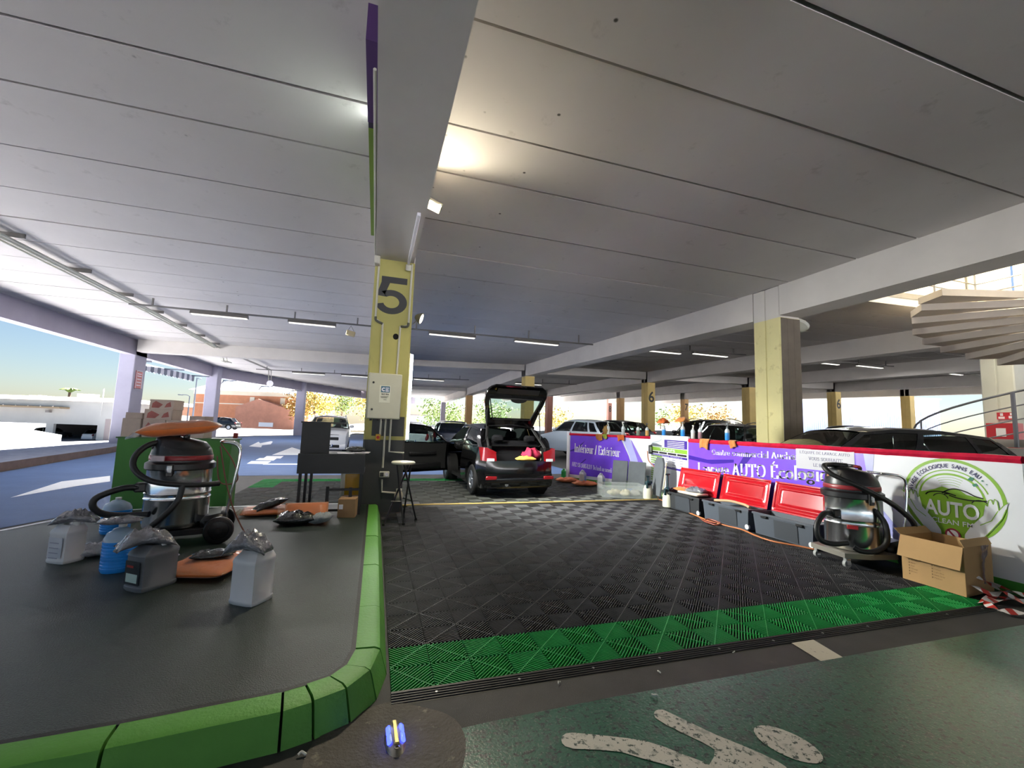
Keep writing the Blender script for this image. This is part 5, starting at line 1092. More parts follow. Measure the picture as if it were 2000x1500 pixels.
MB().grid(10, 6, lambda u, v: HG(.06+.2*(2*u-1), wz1+.02-.11*v*math.sqrt(max(0, 1-(2*u-1)**2)), -.012-.01*math.sin(math.pi*u))).build('wiper_motor_cover', m_trim, hatch)
MB().grid(10, 3, lambda u, v: HG(.46*(2*u-1), lerp(.80, .93, v), -.012)).build('inner_trim', m_trim, hatch)
for sx in (-1, 1): MB().tube([(sx*.60, -1.55, 1.12), HG(sx*.58, .42, .0)], .012, 6).build('gas_strut', m_trim, hero)
# driver door
dw = q_['dy1']-q_['dy0']; hx = -Wf(q_['dy1'], .6); dr_e = bpy.data.objects.new('driver_door', None); COL.objects.link(dr_e); dr_e.parent = hero; dr_e.location = (hx-.01, q_['dy1'], 0); dr_e.rotation_euler = (0, 0, R_(-66))
def DP(u, v, off=0.):   # u from hinge to rear edge, v from sill to belt
    y = lerp(q_['dy1'], q_['dy0'], u); z = lerp(.26, q_['zt'](y), v); return (-Wf(y, z)-hx+off, y-q_['dy1'], z)
d = MB(); d.grid(8, 6, lambda u, v: DP(u, v)); d.grid(8, 6, lambda u, v: DP(u, v, .10 if 0 < u < 1 and 0 < v < 1 else .07)); d.grid(8, 1, lambda u, v: DP(u, 0, .07*v)); d.grid(6, 1, lambda u, v: DP(1, u, .07*v)); d.grid(8, 1, lambda u, v: DP(u, 1, .07*v)); d.build('door_panel', q_['col'], dr_e)
MB().grid(6, 5, lambda u, v: DP(lerp(.06, .95, u), lerp(.08, .96, v), .105)).build('door_card', M('door_card_black', '#1c1c1c', .7), dr_e)
MB().obox(DP(.5, .62, .14), (.06, dw*.5, .08), b=.02).build('armrest', m_trim, dr_e); MB().obox(DP(.45, .2, .13), (.06, dw*.6, .14), b=.03).build('door_pocket', m_trim, dr_e)
def DG(u, v):
    p = q_['G'](lerp(0.02, .58, u), v, -1); return (p[0]-hx, p[1]-q_['dy1'], p[2])
MB().tube([DG(0, 0), DG(0, .5), DG(0.02, .9), DG(.25, .9), DG(.6, .9), DG(1, .9), DG(1, .5), DG(1, 0)], .022, 6).build('window_frame', q_['col'], dr_e)
MB().grid(5, 4, lambda u, v: DG(u, v*.88)).build('door_window', m_glass, dr_e)
MB().ell((-.12, -.12, 1.03), .12, .06, .085).build('mirror', q_['col'], dr_e); MB().ell((-.12, -.165, 1.03), .10, .03, .07).build('mirror_glass', m_chrome, dr_e)
# ---- parked cars
def park(px, py, z, d=None): 
    p = gz(px, py, z); return (p.x, p.y, z)
car('estate_car', 'white car facing the camera behind the black work trolley', (-2.05, 22.2, 0), R_(180+3), ('paint_white', '#d9dade', .0, .3), L=4.5, W=1.9, H=1.66, wb=2.7, belt=1.05, hood=1.02, nose=.78, tail=1.0, wr=.34, a0=1.0, a1=.35, c0=-2.1, c1=-1.7, pil=(0, .05, .38, .42, .7, .74, .95, 1.), rails=True, plate='low', detail=1)
car('sedan_car', 'white car showing its rear plate just right of the number 5 pillar', (1.35, 18.2, 0), R_(-4), ('paint_white', '#d9dade', .0, .3), L=4.2, W=1.72, H=1.43, wb=2.5, c0=-1.95, c1=-1.2, tail=.98, plate='high', light_kind=0)
car('hatchback_car', 'dark blue hatchback parked left of the black hatchback', (3.75, 21.6, 0), R_(-14), ('paint_night_blue', '#1d2436', .4, .25), L=4.2, W=1.75, H=1.6, wb=2.55, belt=1.02, c0=-1.9, c1=-1.55, tail=1.0, light_kind=0, wr=.33)
car('compact_car', 'small grey car behind the open driver door of the black hatchback', (1.9, 27.0, 0), R_(15), ('paint_grey', '#6b7078', .5, .3), L=3.8, H=1.5, interior=False)
car('hatchback_car', 'pale blue-silver hatchback parked behind the purple panel', (8.6, 17.2, fz(8.6, 17.2)+.12), R_(18), ('paint_silver_blue', '#b4c0cb', .4, .28), L=4.3, W=1.78, H=1.58, wb=2.6, belt=1.0, c0=-1.95, c1=-1.55, tail=1.02, light_kind=1, wr=.33, pil=(0, .05, .4, .44, .78, .82, .95, 1.))
car('hatchback_car', 'black hatchback parked right of the pale blue-silver car', (11.2, 19.0, fz(11.2, 19)), R_(20), ('paint_black_metal', '#15161a', .3, .2), L=4.3, W=1.78, H=1.55, wb=2.6, belt=.98, c0=-1.95, c1=-1.5, tail=1.0, light_kind=1, pil=(0, .05, .4, .44, .78, .82, .95, 1.))
car('estate_car', 'dark grey car with chrome roof rails behind the spray bottles', (10.7, 11.0, fz(10.7, 11)), R_(108), ('paint_graphite', '#30343a', .5, .25), L=4.5, W=1.8, H=1.58, wb=2.7, rails=True, pil=(0, .05, .38, .42, .7, .74, .95, 1.), c0=-2.1, c1=-1.8)
car('estate_car', 'black car with silver roof trim next to the big yellow pillar', (12.2, 13.6, fz(12.2, 13.6)), R_(112), ('paint_black_metal', '#15161a', .3, .2), L=4.6, W=1.85, H=1.68, wb=2.75, rails=True, pil=(0, .05, .38, .42, .7, .74, .95, 1.), c0=-2.15, c1=-1.85, belt=1.05)
car('estate_car', 'large dark anthracite car close behind the logo barrier', (8.45, 5.5, 0), R_(73), ('paint_anthracite', '#303338', .4, .22), L=4.5, W=1.8, H=1.62, wb=2.7, belt=1.06, hood=1.0, nose=.75, c0=-2.05, c1=-1.6, a0=1.4, a1=.6, pil=(0, .05, .42, .46, .76, .79, .95, 1.), detail=2)
car('compact_car', 'dark car roof beside the second number 6 pillar', (21, 14.5, fz(21, 14.5)), R_(100), ('paint_black_metal', '#15161a', .3, .2), L=4.2, H=1.5, interior=False)
for (px, py, d, col, lab, rz) in ((395, 829, 52, ('paint_white', '#d9dade', .0, .3), 'tiny white car far outside left of the brick building', 70), (430, 832, 50, ('paint_black_metal', '#15161a', .3, .2), 'tiny dark car far outside in front of the brick building', 80)):
    p = at(px, py, d); car('compact_car', lab, (p.x, p.y, -.05), R_(rz), col, L=4.0, interior=False, detail=0)
for x0, lab, col in ((bx(150), 'pale car parked in the right garage opening of the white building', ('paint_white', '#d9dade', .0, .3)), (bx(45), 'grey car parked in the left garage opening of the white building', ('paint_grey', '#6b7078', .5, .3))):
    p = bl.location+UX*x0+UY*3.2; car('compact_car', lab, (p.x, p.y, bl.location.z+.03), RZ, col, L=4.0, H=1.55, interior=False, detail=0, light_kind=0)
# ================================================================== VACUUM CLEANERS
m_steel = M('stainless_drum', '#eceef0', .2, metal=1., var=(2, .03)); m_blk = M('black_plastic', '#1a1a1c', .35, var=(6, .08)); m_hose = M('hose_black', '#1c1c1d', .42, bump=(220, .25, .003)); m_redb = M('vac_red', '#8d2229', .35)
def hose(pts, r, nm, par, mt=None, n=7):
    pp = smoothpath(pts, n); k = len(pp)
    return MB().tube(pp, [r*(1+.035*(i % 2)) for i in range(k)], 12).build(nm, mt or m_hose, par)
def vacuum(label, loc, rz, big_hose, head_rot=0., steel_cart=False):
    t = thing('vacuum_cleaner', label, 'vacuum cleaner', loc, rz)
    # local: -y towards the small castors (front), +y towards the push handle
    Rd = .27; z0 = .16; z1 = .73
    MB().lathe([(Rd*.93, z0), (Rd*.97, z0+.01), (Rd, z0+.05), (Rd, z0+.27), (Rd+.006, z0+.278), (Rd, z0+.286), (Rd, z0+.322), (Rd+.006, z0+.33), (Rd, z0+.338), (Rd, z1-.01), (Rd+.008, z1)], n=48).build('drum', m_steel, t, sharp=60)
    MB().lathe([(Rd+.014, z1-.01), (Rd+.022, z1), (Rd+.022, z1+.05), (Rd+.0, z1+.066), (Rd-.008, z1+.07), (Rd-.012, z1+.14)], n=40).build('head_rim', m_blk, t)
    MB().lathe([(Rd-.006, z1+.085), (Rd-.004, z1+.09), (Rd-.006, z1+.125), (Rd-.01, z1+.13)], n=40).build('red_band', m_redb, t)
    def dome(u, v):
        a = 2*math.pi*u; r = interp(v, [(0, Rd-.012), (.35, Rd-.03), (.7, Rd-.065), (.9, Rd-.12), (1, .0)]); zz = z1+.14+.165*interp(v, [(0, 0), (.35, .45), (.7, .85), (.9, 1), (1, 1)])
        return (r*math.cos(a)*(1-.06*v), r*math.sin(a)-.03*v*v, zz-(.03*v*math.sin(a) if v > .2 else 0))
    MB().grid(36, 10, dome).build('motor_head', m_blk, t, sharp=60)
    MB().obox((0, -Rd+.06, z1+.22), (.2, .05, .085), rx=R_(-30), b=.015).build('switch_panel', M('panel_grey', '#3a3633', .5), t)
    for x in (-.055, 0, .055): MB().obox((x, -Rd+.034, z1+.225), (.034, .012, .034), rx=R_(-30), b=.006).build('rocker_switch', M('switch_amber', '#c08a6a', .35, coat=.4), t)
    MB().tube(smoothpath([(-.09, .02, z1+.28), (-.085, .02, z1+.33), (.085, .02, z1+.33), (.09, .02, z1+.28)]), .02, 8).build('carry_handle', m_blk, t)
    for x in (-.08, .08): MB().obox((x, .0, z1+.335), (.07, .05, .03), b=.01).build('handle_cap', m_redb, t)
    for sx in (-1, 1): MB().obox((sx*(Rd+.022), -.06, z1), (.025, .06, .12), b=.008).build('latch', m_blk, t); MB().obox((sx*(Rd+.036), -.06, z1+.01), (.012, .04, .07), b=.004).build('latch_clip', m_chrome, t)
    cart = MB(); cart.prism([(-.22, -.34), (.22, -.34), (.29, -.1), (.29, .2), (.24, .38), (-.24, .38), (-.29, .2), (-.29, -.1)], (0, 0, .105), (1, 0, 0), (0, 1, 0), (0, 0, 1), .05)
    cart.build('cart', M('cart_alloy', '#8f8a80', .4, metal=.5) if steel_cart else m_blk, t)
    MB().obox((0, .33, .19), (.46, .22, .16), rx=R_(12), b=.04).build('rear_fender', m_blk, t)
    wm = MB().lathe([(.03, -.025), (.12, -.03), (.13, -.02), (.13, .02), (.12, .03), (.09, .03), (.085, .015), (.03, .02), (.028, .035), (.001, .035)], n=26, m=Matrix.Rotation(R_(90), 3, 'Y')).mesh('rear_wheel', m_blk)
    for sx in (-1, 1):
        ob('rear_wheel', wm, t, (sx*.28, .38, .13), 0 if sx > 0 else math.pi)
        cb = MB(); cb.obox((0, 0, .085), (.05, .05, .06), b=.008); cb.cyl((-.018, 0, .04), (.018, 0, .04), .04, n=16); cb.build('castor', M('castor_grey', '#9a9a98', .5), t, (sx*.19, -.29, 0)); MB().obox((sx*.19+.024, -.29, .06), (.006, .045, .07), b=.002).build('castor_fork', m_chrome, t)
    hp = smoothpath([(-.17, .42, .2), (-.19, .46, .5), (-.19, .50, .86), (-.18, .46, .97), (-.13, .34, .995), (0, .32, .995), (.13, .34, .995), (.18, .46, .97), (.19, .50, .86), (.19, .46, .5), (.17, .42, .2)], 6)
    MB().tube(hp, .014, 10).build('push_handle', m_chrome, t)
    MB().obox((.05, -Rd-.02, .55), (.11, .10, .09), b=.015).build('hose_inlet', m_blk, t)
    hose(big_hose, .028, 'suction_hose', t); return t
# left one on the island, seen from its side
VL = (-1.86, 5.25, .146); vrz = R_(-76)
lv = vacuum('stainless steel vacuum cleaner on the island carrying an orange bag', VL, vrz, [(.08, -.30, .55), (.1, -.42, .55), (.13, -.58, .48), (.14, -.60, .40), (.15, -.52, .33), (.18, -.36, .31), (.24, -.18, .32)])
hose([(.06, -.12, 1.0), (.12, -.26, .96), (.18, -.34, .86), (.22, -.33, .74), (.29, -.20, .64), (.335, 0, .60), (.30, .2, .585), (.2, .34, .58)], .026, 'suction_hose', lv)
hose([(.335, .06, .59), (.36, .03, .44), (.38, -.10, .27), (.37, -.28, .12), (.36, -.40, .07), (.34, -.30, .09), (.33, -.22, .12)], .026, 'suction_hose', lv)
for pts in ([(.1, .32, .98), (.12, .44, .8), (.14, .5, .62), (.12, .44, .56), (.14, .34, .6), (.12, .3, .85)], [(.14, .32, .95), (.2, .40, .6), (.26, .5, .3), (.34, .66, .02), (.3, .78, .012), (.2, .6, .012)]): MB().tube(smoothpath(pts, 8), .007, 6).build('power_cord', M('cord_brown', '#7a4a3a', .5), lv)
MB().obox((.27, -.16, 1.0-.16), (.012, .12, .05), rz=R_(-25), b=.004).build('brand_badge', M('badge_pale', '#b9aab0', .4), lv)
rv = vacuum('stainless steel vacuum cleaner standing by the barrier in front of the red lids', (5.25, 3.58, .02), R_(-100), [(.05, -.30, .55), (.08, -.44, .54), (.1, -.55, .42), (.12, -.54, .28), (.16, -.42, .24), (.2, -.28, .26)], steel_cart=True)
hose([(.27, -.0, .62), (.33, .05, .48), (.36, .02, .30), (.34, -.10, .21), (.30, -.22, .20), (.26, -.27, .23)], .026, 'suction_hose', rv)
hose([(.34, .36, .35), (.38, .34, .5), (.36, .18, .66), (.33, -.02, .78), (.24, -.24, .90), (.12, -.36, .98), (.02, -.36, 1.06), (-.02, -.22, 1.075), (.0, -.05, 1.07)], .026, 'suction_hose', rv)
MB().obox((.19, -.20, .42), (.10, .012, .045), rz=R_(44), b=.005).build('brand_badge', M('badge_red', '#a11f25', .4), rv)
# ================================================================== CANS, BAGS, BOTTLES
m_pew = M('can_white', '#d5d6da', .42, var=(5, .03)); m_peg = M('can_grey', '#6d7076', .42, var=(5, .05)); m_bluel = M('blue_liquid', '#2a93ee', .15, coat=.3, var=(6, .08)); m_clearp = M('clear_plastic', '#c9d7e2', .12, trans=.0, alpha=.45)
m_orange = M('orange_microfibre', '#d9702c', .75, var=(9, .12), sheen=.3, bump=(50, .4, .006)); m_wrap = M('plastic_film', '#d8a47c', .1, coat=1., alpha=.35, bump=(18, 1., .02)); m_bagfilm = M('grey_bag_film', '#6f7078', .12, coat=.8, var=(9, .25), bump=(16, 1., .03), col2=[('#c9c7c4', (10, .6, .1))]); m_bagblk = M('black_bag_film', '#17181c', .12, coat=.9, bump=(18, 1., .03))
def can(label, loc, rz, w=.20, d=.14, h=.34, mt=None, slant=True, lab=None, group=None, cap=True):
    mt = mt or m_pew; t = thing('jerrycan', label, 'jerrycan', loc, rz, group)
    rings = [(.0, .94), (.012, 1.0), (.03, 1.0), (.035, .965), (h*.70, .965), (h*.74, .99), (h*.80, .96), (h*.90, .72), (h*.93, .66)]
    b = MB(); n = 20; vs = []
    for z, s in rings:
        for i in range(n):
            a = 2*math.pi*(i+.5)/n; ca, sa = math.cos(a), math.sin(a); k = 1/max(abs(ca), abs(sa)); k = min(k, 1.28)
            yo = .0 if z < h*.75 else (d*.10*(z-h*.75)/(h*.2))
            vs.append((ca*k*w/2*s, sa*k*d/2*s+yo, z))
    m = len(rings); b.add(vs, [(i*n+j, i*n+(j+1) % n, (i+1)*n+(j+1) % n, (i+1)*n+j) for i in range(m-1) for j in range(n)]+[tuple(range(n-1, -1, -1)), tuple((m-1)*n+j for j in range(n))], True); b.build('body', mt, t)
    MB().tube(smoothpath([(-w*.30, d*.1, h*.86), (-w*.27, d*.1, h*.99), (0, d*.1, h*1.03), (w*.16, d*.1, h*.97)]), .017, 8).build('handle', mt, t)
    if cap: MB().lathe([(.026, 0), (.026, .035), (.022, .04), (.001, .04)], (w*.28, d*.08, h*.90), 16).build('cap', m_pew if mt != m_pew else M('cap_white', '#e4e4e2', .4), t)
    if lab: 
        s_ = Sheet((0, -d/2*.985, 0), (1, 0, 0), (0, 0, 1), (0, -1, 0), t); s_.rect('label_sheet', [(-w*.36, w*.36, h*.15, h*.64)], M('label_'+lab, {'dark': '#23262c', 'pale': '#c9ccd6', 'blue': '#9fb4d8'}[lab], .4), 3)
        s_.rect('label_print', [(-w*.28, w*.28, h*.2, h*.38)] if lab == 'dark' else [(-w*.28, w*.2, h*.5-.04*i, h*.52-.04*i) for i in range(4)], M('label_print_'+lab, {'dark': '#b9cfc9', 'pale': '#8b8fa6', 'blue': '#5670a8'}[lab], .4), 4)
        if lab == 'dark': s_.rect('label_stripe', [(-w*.28, w*.05, h*.50, h*.55)], M('label_red', '#a8322c', .4), 4)
    return t
def blue_bottle(label, loc, rz, h=.36, r=.105):
    t = thing('water_canister', label, 'bottle', loc, rz)
    pr = [(r*.92, 0)]
    k = 9
    for i in range(k): z = .02+i*h*.62/k; pr += [(r, z), (r, z+h*.62/k*.6), (r*.955, z+h*.62/k*.8)]
    MB().lathe(pr+[(r*.99, h*.66)], n=24, sy=.86).build('liquid_body', m_bluel, t)
    MB().lathe([(r*.99, h*.66), (r*.97, h*.72), (r*.8, h*.83), (r*.35, h*.92), (.022, h*.94), (.022, h*.97)], n=24, sy=.86).build('shoulder', M('bottle_pale', '#a9c4de', .1, coat=.5, alpha=.75), t)
    MB().lathe([(.027, h*.955), (.027, h*1.01), (.001, h*1.015)], n=14).build('cap', m_pew, t); MB().tube(smoothpath([(-.06, 0, h*.8), (-.05, 0, h*.9), (.0, 0, h*.935)]), .008, 6).build('handle', M('handle_pale', '#c5d2df', .3), t); return t
def crumple(name, label, cat, loc, size, mt, rz=0., seed=1, amp=.25, drape=0., group=None, n=(14, 10), tilt=0.):
    """crumpled flat bag or folded pack: puffed, wrinkled on both sides"""
    rnd = random.Random(seed); ph = [rnd.uniform(0, 6.28) for _ in range(8)]; w, d, h = size; b = MB(); nu, nv = n
    def f(u, v, s):
        x, y = (u-.5)*w, (v-.5)*d; e = (1-abs(2*u-1)**4)*(1-abs(2*v-1)**4); wr = amp*h*(math.sin(u*17+ph[0]+3*math.sin(v*7+ph[1]))+.7*math.sin(v*15+ph[2]+2*math.sin(u*9+ph[3]))+.5*math.sin((u+v)*29+ph[4]))*.4
        x += .03*w*math.sin(v*9+ph[5])*abs(2*u-1)**2; y += .05*d*math.sin(u*8+ph[6])*abs(2*v-1)**2
        z = (h/2*e+wr*e if s > 0 else -h/2*e)+h/2-drape*(2*u-1)**2
        return (x, y, max(z, .001) if drape == 0 else z)
    b.grid(nu, nv, lambda u, v: f(u, v, 1)); b.grid(nu, nv, lambda u, v: f(u, v, -1))
    o = b.build(name, mt, None, loc, (0, tilt, rz), sharp=180); return tag(o, label, cat, group)
def pack(label, loc, size, rz, seed, tilt=0., name='cloth_pack', rx=0.):
    """orange cloths in clear film"""
    t = thing(name, label, 'cloth pack', loc, rz); t.rotation_euler = (rx, tilt, rz); w, d, h = size
    rnd = random.Random(seed); ph = [rnd.uniform(0, 6) for _ in range(4)]
    def f(u, v, s, g): 
        e = (1-abs(2*u-1)**6)*(1-abs(2*v-1)**6); z = h/2+s*(h/2*e+g)+(.06*h*math.sin(u*14+ph[0]+2*math.sin(v*6+ph[1]))+.05*h*math.sin(v*21+ph[2]))*e*(1 if s > 0 else 0)
        return ((u-.5)*(w+g*2), (v-.5)*(d+g*2), max(.001, z))
    b = MB(); b.grid(16, 12, lambda u, v: f(u, v, 1, 0)); b.grid(16, 12, lambda u, v: f(u, v, -1, 0)); b.build('cloth_stack', m_orange, t, sharp=180)
    b = MB(); b.grid(16, 12, lambda u, v: f(u*1.0, v, 1, .006)); b.grid(4, 12, lambda u, v: (-(w/2)-.08*u, (v-.5)*d*(1-.1*u), h*.5*(1-u*.8)+.012*math.sin(v*40+u*5))); b.build('plastic_film', m_wrap, t, sharp=180); return t
# island group, front
can('white jerrycan at the far left of the island under a grey bag', (-2.42, 4.70, .146), R_(-28), .20, .17, .33, lab='pale')
crumple('plastic_bag', 'crumpled dark bag on the leftmost white jerrycan', 'bag', (-2.39, 4.70, .146+.325), (.30, .15, .08), m_bagfilm, R_(12), 3, .6, .05)
blue_bottle('blue ribbed water canister standing behind, nearest the green board', (-2.56, 5.72, .146), R_(20), .36, .125)
blue_bottle('blue ribbed water canister in front with a silver bag on top', (-1.90, 4.36, .146), R_(15), .36, .115)
crumple('plastic_bag', 'silver bag lying on the front blue canister', 'bag', (-1.92, 4.36, .146+.365), (.28, .16, .05), m_bagfilm, R_(15), 5, .5, .0)
crumple('plastic_bag', 'silver bag lying on the island between the white jerrycan and the blue canister', 'bag', (-2.28, 4.86, .146), (.34, .24, .09), M('silver_bag_film', '#a9adb8', .15, coat=.7, var=(8, .2), bump=(14, 1., .03)), R_(30), 6, .4)
can('grey jerrycan with a black label and a grey bag draped over it', (-1.50, 3.92, .146), R_(-36), .21, .26, .33, mt=m_peg, lab='dark')
crumple('plastic_bag', 'grey bag draped over the grey jerrycan', 'bag', (-1.55, 3.91, .146+.315), (.34, .24, .09), m_bagfilm, R_(25), 8, .6, .07)
crumple('plastic_bag', 'pale blue film beside the vacuum cleaner castor', 'bag', (-1.66, 4.42, .146), (.26, .2, .14), M('pale_film', '#c2d2e6', .15, coat=.6, bump=(14, 1., .03)), R_(60), 9, .5)
pack('flat pack of orange cloths lying in front of the vacuum cleaner', (-1.22, 4.22, .146), (.50, .56, .10), R_(-14), 2)
crumple('plastic_bag', 'black packet lying on the flat orange pack', 'bag', (-1.20, 4.20, .146+.10), (.30, .16, .06), m_bagblk, R_(10), 12, .3)
can('large white jerrycan at the front of the island with a crumpled grey bag', (-.74, 3.48, .146), R_(-32), .21, .20, .37, lab=None)
crumple('plastic_bag', 'grey bag on the front white jerrycan', 'bag', (-.78, 3.46, .146+.36), (.27, .2, .09), m_bagfilm, R_(-10), 14, .6, .07)
pack('orange cloth pack slumped on top of the island vacuum cleaner', (-1.88, 5.24, .146+1.055), (.66, .36, .13), R_(10), 5, R_(-7))
# island group by the trolley
pack('flat orange pack with a black packet beside the vacuum wheel', (-1.28, 6.55, .146), (.62, .5, .08), R_(8), 7)
crumple('plastic_bag', 'black packet lying across the flat orange pack by the wheel', 'bag', (-1.25, 6.5, .146+.08), (.42, .18, .09), m_bagblk, R_(35), 15, .3, tilt=R_(-16))
pack('upright orange pack leaning against the black trolley', (-.76, 6.08, .146), (.50, .42, .09), R_(4), 9, rx=R_(52))
crumple('plastic_bag', 'black packet with white label below the upright orange pack', 'bag', (-.84, 5.82, .146), (.44, .28, .14), m_bagblk, R_(5), 16, .35)
crumple('cleaning_cloth', 'grey microfibre cloth below the upright orange pack', 'cloth', (-.54, 5.80, .16), (.24, .22, .11), M('grey_cloth', '#8d9598', .9, var=(40, .2), bump=(80, .5, .004)), R_(-20), 17, .3, tilt=R_(-14))
# black work trolley: folded metal desk
m_tro = M('trolley_black', '#202022', .5, var=(3, .1)); tz = .146
tro = thing('work_trolley', 'black metal work trolley against the number 5 pillar', 'trolley', (-.50, 6.62, tz))
for sx, sy in ((-.40, .24), (-.33, .24), (.36, .24), (-.40, -.30), (.36, -.30)): MB().box(sx-.018, sx+.018, sy-.018, sy+.018, 0 if sy < 0 or sx > 0 else 0, .72).build('leg', m_tro, tro)
MB().box(-.44, .40, -.34, .28, .55, .58).build('shelf', m_tro, tro); MB().box(-.44, .40, -.345, -.32, .55, .80).build('front_apron', m_tro, tro); MB().box(-.44, .40, -.34, .28, .79, .81).build('top', m_tro, tro)
MB().box(-.44, -.08, -.2, -.17, .80, 1.22).build('back_screen', m_tro, tro); MB().box(-.45, .1, -.24, -.02, 1.215, 1.235).build('top_tray', m_tro, tro)
for z in (.05, .32): MB().box(-.05, .37, -.32, -.29, z, z+.03).build('cross_bar', m_tro, tro)
MB().box(-.07, -.03, -.33, -.29, -.0, .38).build('upright', m_tro, tro); MB().box(.22, .26, -.36, -.30, .0, .36).build('upright', m_tro, tro)
tag(MB().obox((-.36, 6.40, tz+.816), (.22, .20, .006), rz=.1).build('paper_sheet', m_pw), 'white paper sheets lying on the trolley top, front', 'paper'); tag(MB().obox((-.16, 6.55, tz+.818), (.22, .26, .008), rz=-.1).build('paper_sheet', m_pw), 'white pad at the pillar end of the trolley top', 'paper')
crumple('work_glove', 'dark folded pouch on the papers on the trolley', 'pouch', (-.24, 6.56, tz+.825), (.28, .18, .07), m_bagblk, R_(-5), 19, .2)
yj = thing('liquid_canister', 'translucent canister of yellow liquid under the trolley', 'canister', (-.29, 6.98, tz), R_(4))
MB().obox((0, 0, .30), (.30, .19, .60), b=.03).build('body', M('canister_pale', '#d8d3bf', .25, coat=.2, alpha=.8), yj); MB().obox((0.03, -.005, .26), (.262, .196, .46), b=.02).build('liquid', M('yellow_liquid', '#c9951f', .2, coat=.3), yj); MB().tube(smoothpath([(-.09, 0, .59), (-.07, 0, .64), (.07, 0, .64), (.09, 0, .59)]), .015, 8).build('handle', M('canister_white', '#dcd8cc', .4), yj)
cb = thing('cardboard_box', 'small brown cardboard box under the trolley', 'box', (-.27, 6.28, tz), R_(-6)); m_card = M('cardboard', '#a8855f', .85, var=(5, .08), bump=(40, .1, .003))
MB().obox((0, 0, .12), (.22, .34, .24), b=.004).build('carton', m_card, cb); MB().obox((-.07, -.172, .14), (.05, .003, .06)).build('label_sheet', m_pw, cb); MB().box(-.112, .112, -.02, .02, .24, .2415).build('packing_tape', M('tape_brown', '#b59a78', .3), cb)
# stool
m_seatw = M('stool_seat_cream', '#d3cfbb', .4); m_stl = M('stool_black', '#1b1b1f', .3)
stl = thing('folding_stool', 'folding bar stool with a round cream seat beside the number 5 pillar', 'stool', (.42, 6.38, .02), R_(8))
MB().lathe([(.01, .795), (.15, .80), (.165, .81), (.168, .825), (.155, .838), (.01, .842)], n=32).build('seat', m_seatw, stl)
for a, c in (((-.26, -.20), (.10, .06)), ((.0, -.24), (-.08, .06)), ((.23, .02), (.0, -.06)), ((.09, .22), (.12, .04))): MB().tube([(a[0], a[1], .01), (lerp(a[0], c[0], .5), lerp(a[1], c[1], .5), .4), (c[0], c[1], .80)], .013, 8).build('leg', m_stl, stl)
MB().tube([(.15, .0, .28), (.05, .13, .3)], .009, 6).build('stretcher', m_stl, stl); MB().tube([(-.16, -.11, .3), (-.02, -.15, .3)], .009, 6).build('stretcher', m_stl, stl); MB().tube([(.11, .04, .56), (.03, .08, .56)], .009, 6).build('stretcher', m_stl, stl)
for a in ((-.26, -.20), (.0, -.24), (.23, .02), (.09, .22)): MB().cyl((a[0], a[1], 0), (a[0], a[1], .03), .018, n=10).build('rubber_foot', m_tyre, stl)
# green board and cartons
gb = thing('counter_panel', 'plain green counter panel standing behind the island vacuum cleaner', 'counter', (-2.70, 7.36, .02), R_(-2))
MB().box(-.70, .70, 0, .35, 0, 1.04).build('front_panel', M('counter_green', '#41802f', .55, var=(1.5, .05)), gb); MB().box(-.72, .72, -.01, .37, 1.04, 1.06).build('top', M('counter_green_dark', '#3a6b30', .5), gb)
m_cart = M('carton_beige', '#c6b3a6', .85, var=(6, .08)); m_cpr = M('carton_print', '#a9635c', .7, var=(12, .15))
for i, (x, z, w_, h_, lab) in enumerate(((-.58, 1.08, .22, .26, 'plain carton at the left end of the counter'), (-.31, 1.08, .27, .25, 'printed carton in the middle of the counter'), (-.03, 1.08, .27, .25, 'printed carton beside the orange pack on the counter'), (-.56, 1.34, .20, .08, 'flat carton on top of the plain carton'), (-.27, 1.33, .34, .15, 'second-layer printed carton on the counter'), (-.24, 1.48, .30, .14, 'topmost printed carton on the counter'), (.22, 1.08, .2, .32, 'pale carton at the right end of the counter'))):
    p = gb.matrix_world if False else None; c_, s_ = math.cos(R_(-3)), math.sin(R_(-3)); X, Yy = -2.70+x*c_-.17*s_, 7.36+x*s_+.17*c_
    bxo = thing('carton', lab, 'box', (X, Yy, z), R_(-3), 'cartons on the green counter'); MB().obox((0, 0, h_/2), (w_, .3, h_), b=.004).build('box', m_cart, bxo)
    if i not in (0, 3, 6): Sheet((0, -.1505, 0), (1, 0, 0), (0, 0, 1), (0, -1, 0), bxo).poly('print', [[(-w_*.4, h_*.15), (-w_*.1, h_*.15), (w_*.05, h_*.5), (-w_*.25, h_*.85), (-w_*.38, h_*.6)], [(w_*.12, h_*.2), (w_*.4, h_*.3), (w_*.35, h_*.8), (w_*.2, h_*.6)]], m_cpr, 1)
    MB().box(-w_/2+.002, w_/2-.002, -.006, .006, h_, h_+.001).build('flap_joint', m_cpr, bxo)
pst = thing('marker_post', 'thin red and white marker post beyond the island', 'post', (-2.17, 8.05, .0)); MB().obox((0, 0, .72), (.06, .05, .86), ry=R_(3), b=.006).build('red_section', M('post_red', '#a02828', .5), pst); MB().obox((-.03, 0, .16), (.06, .05, .34), ry=R_(3), b=.006).build('white_section', m_pw, pst)
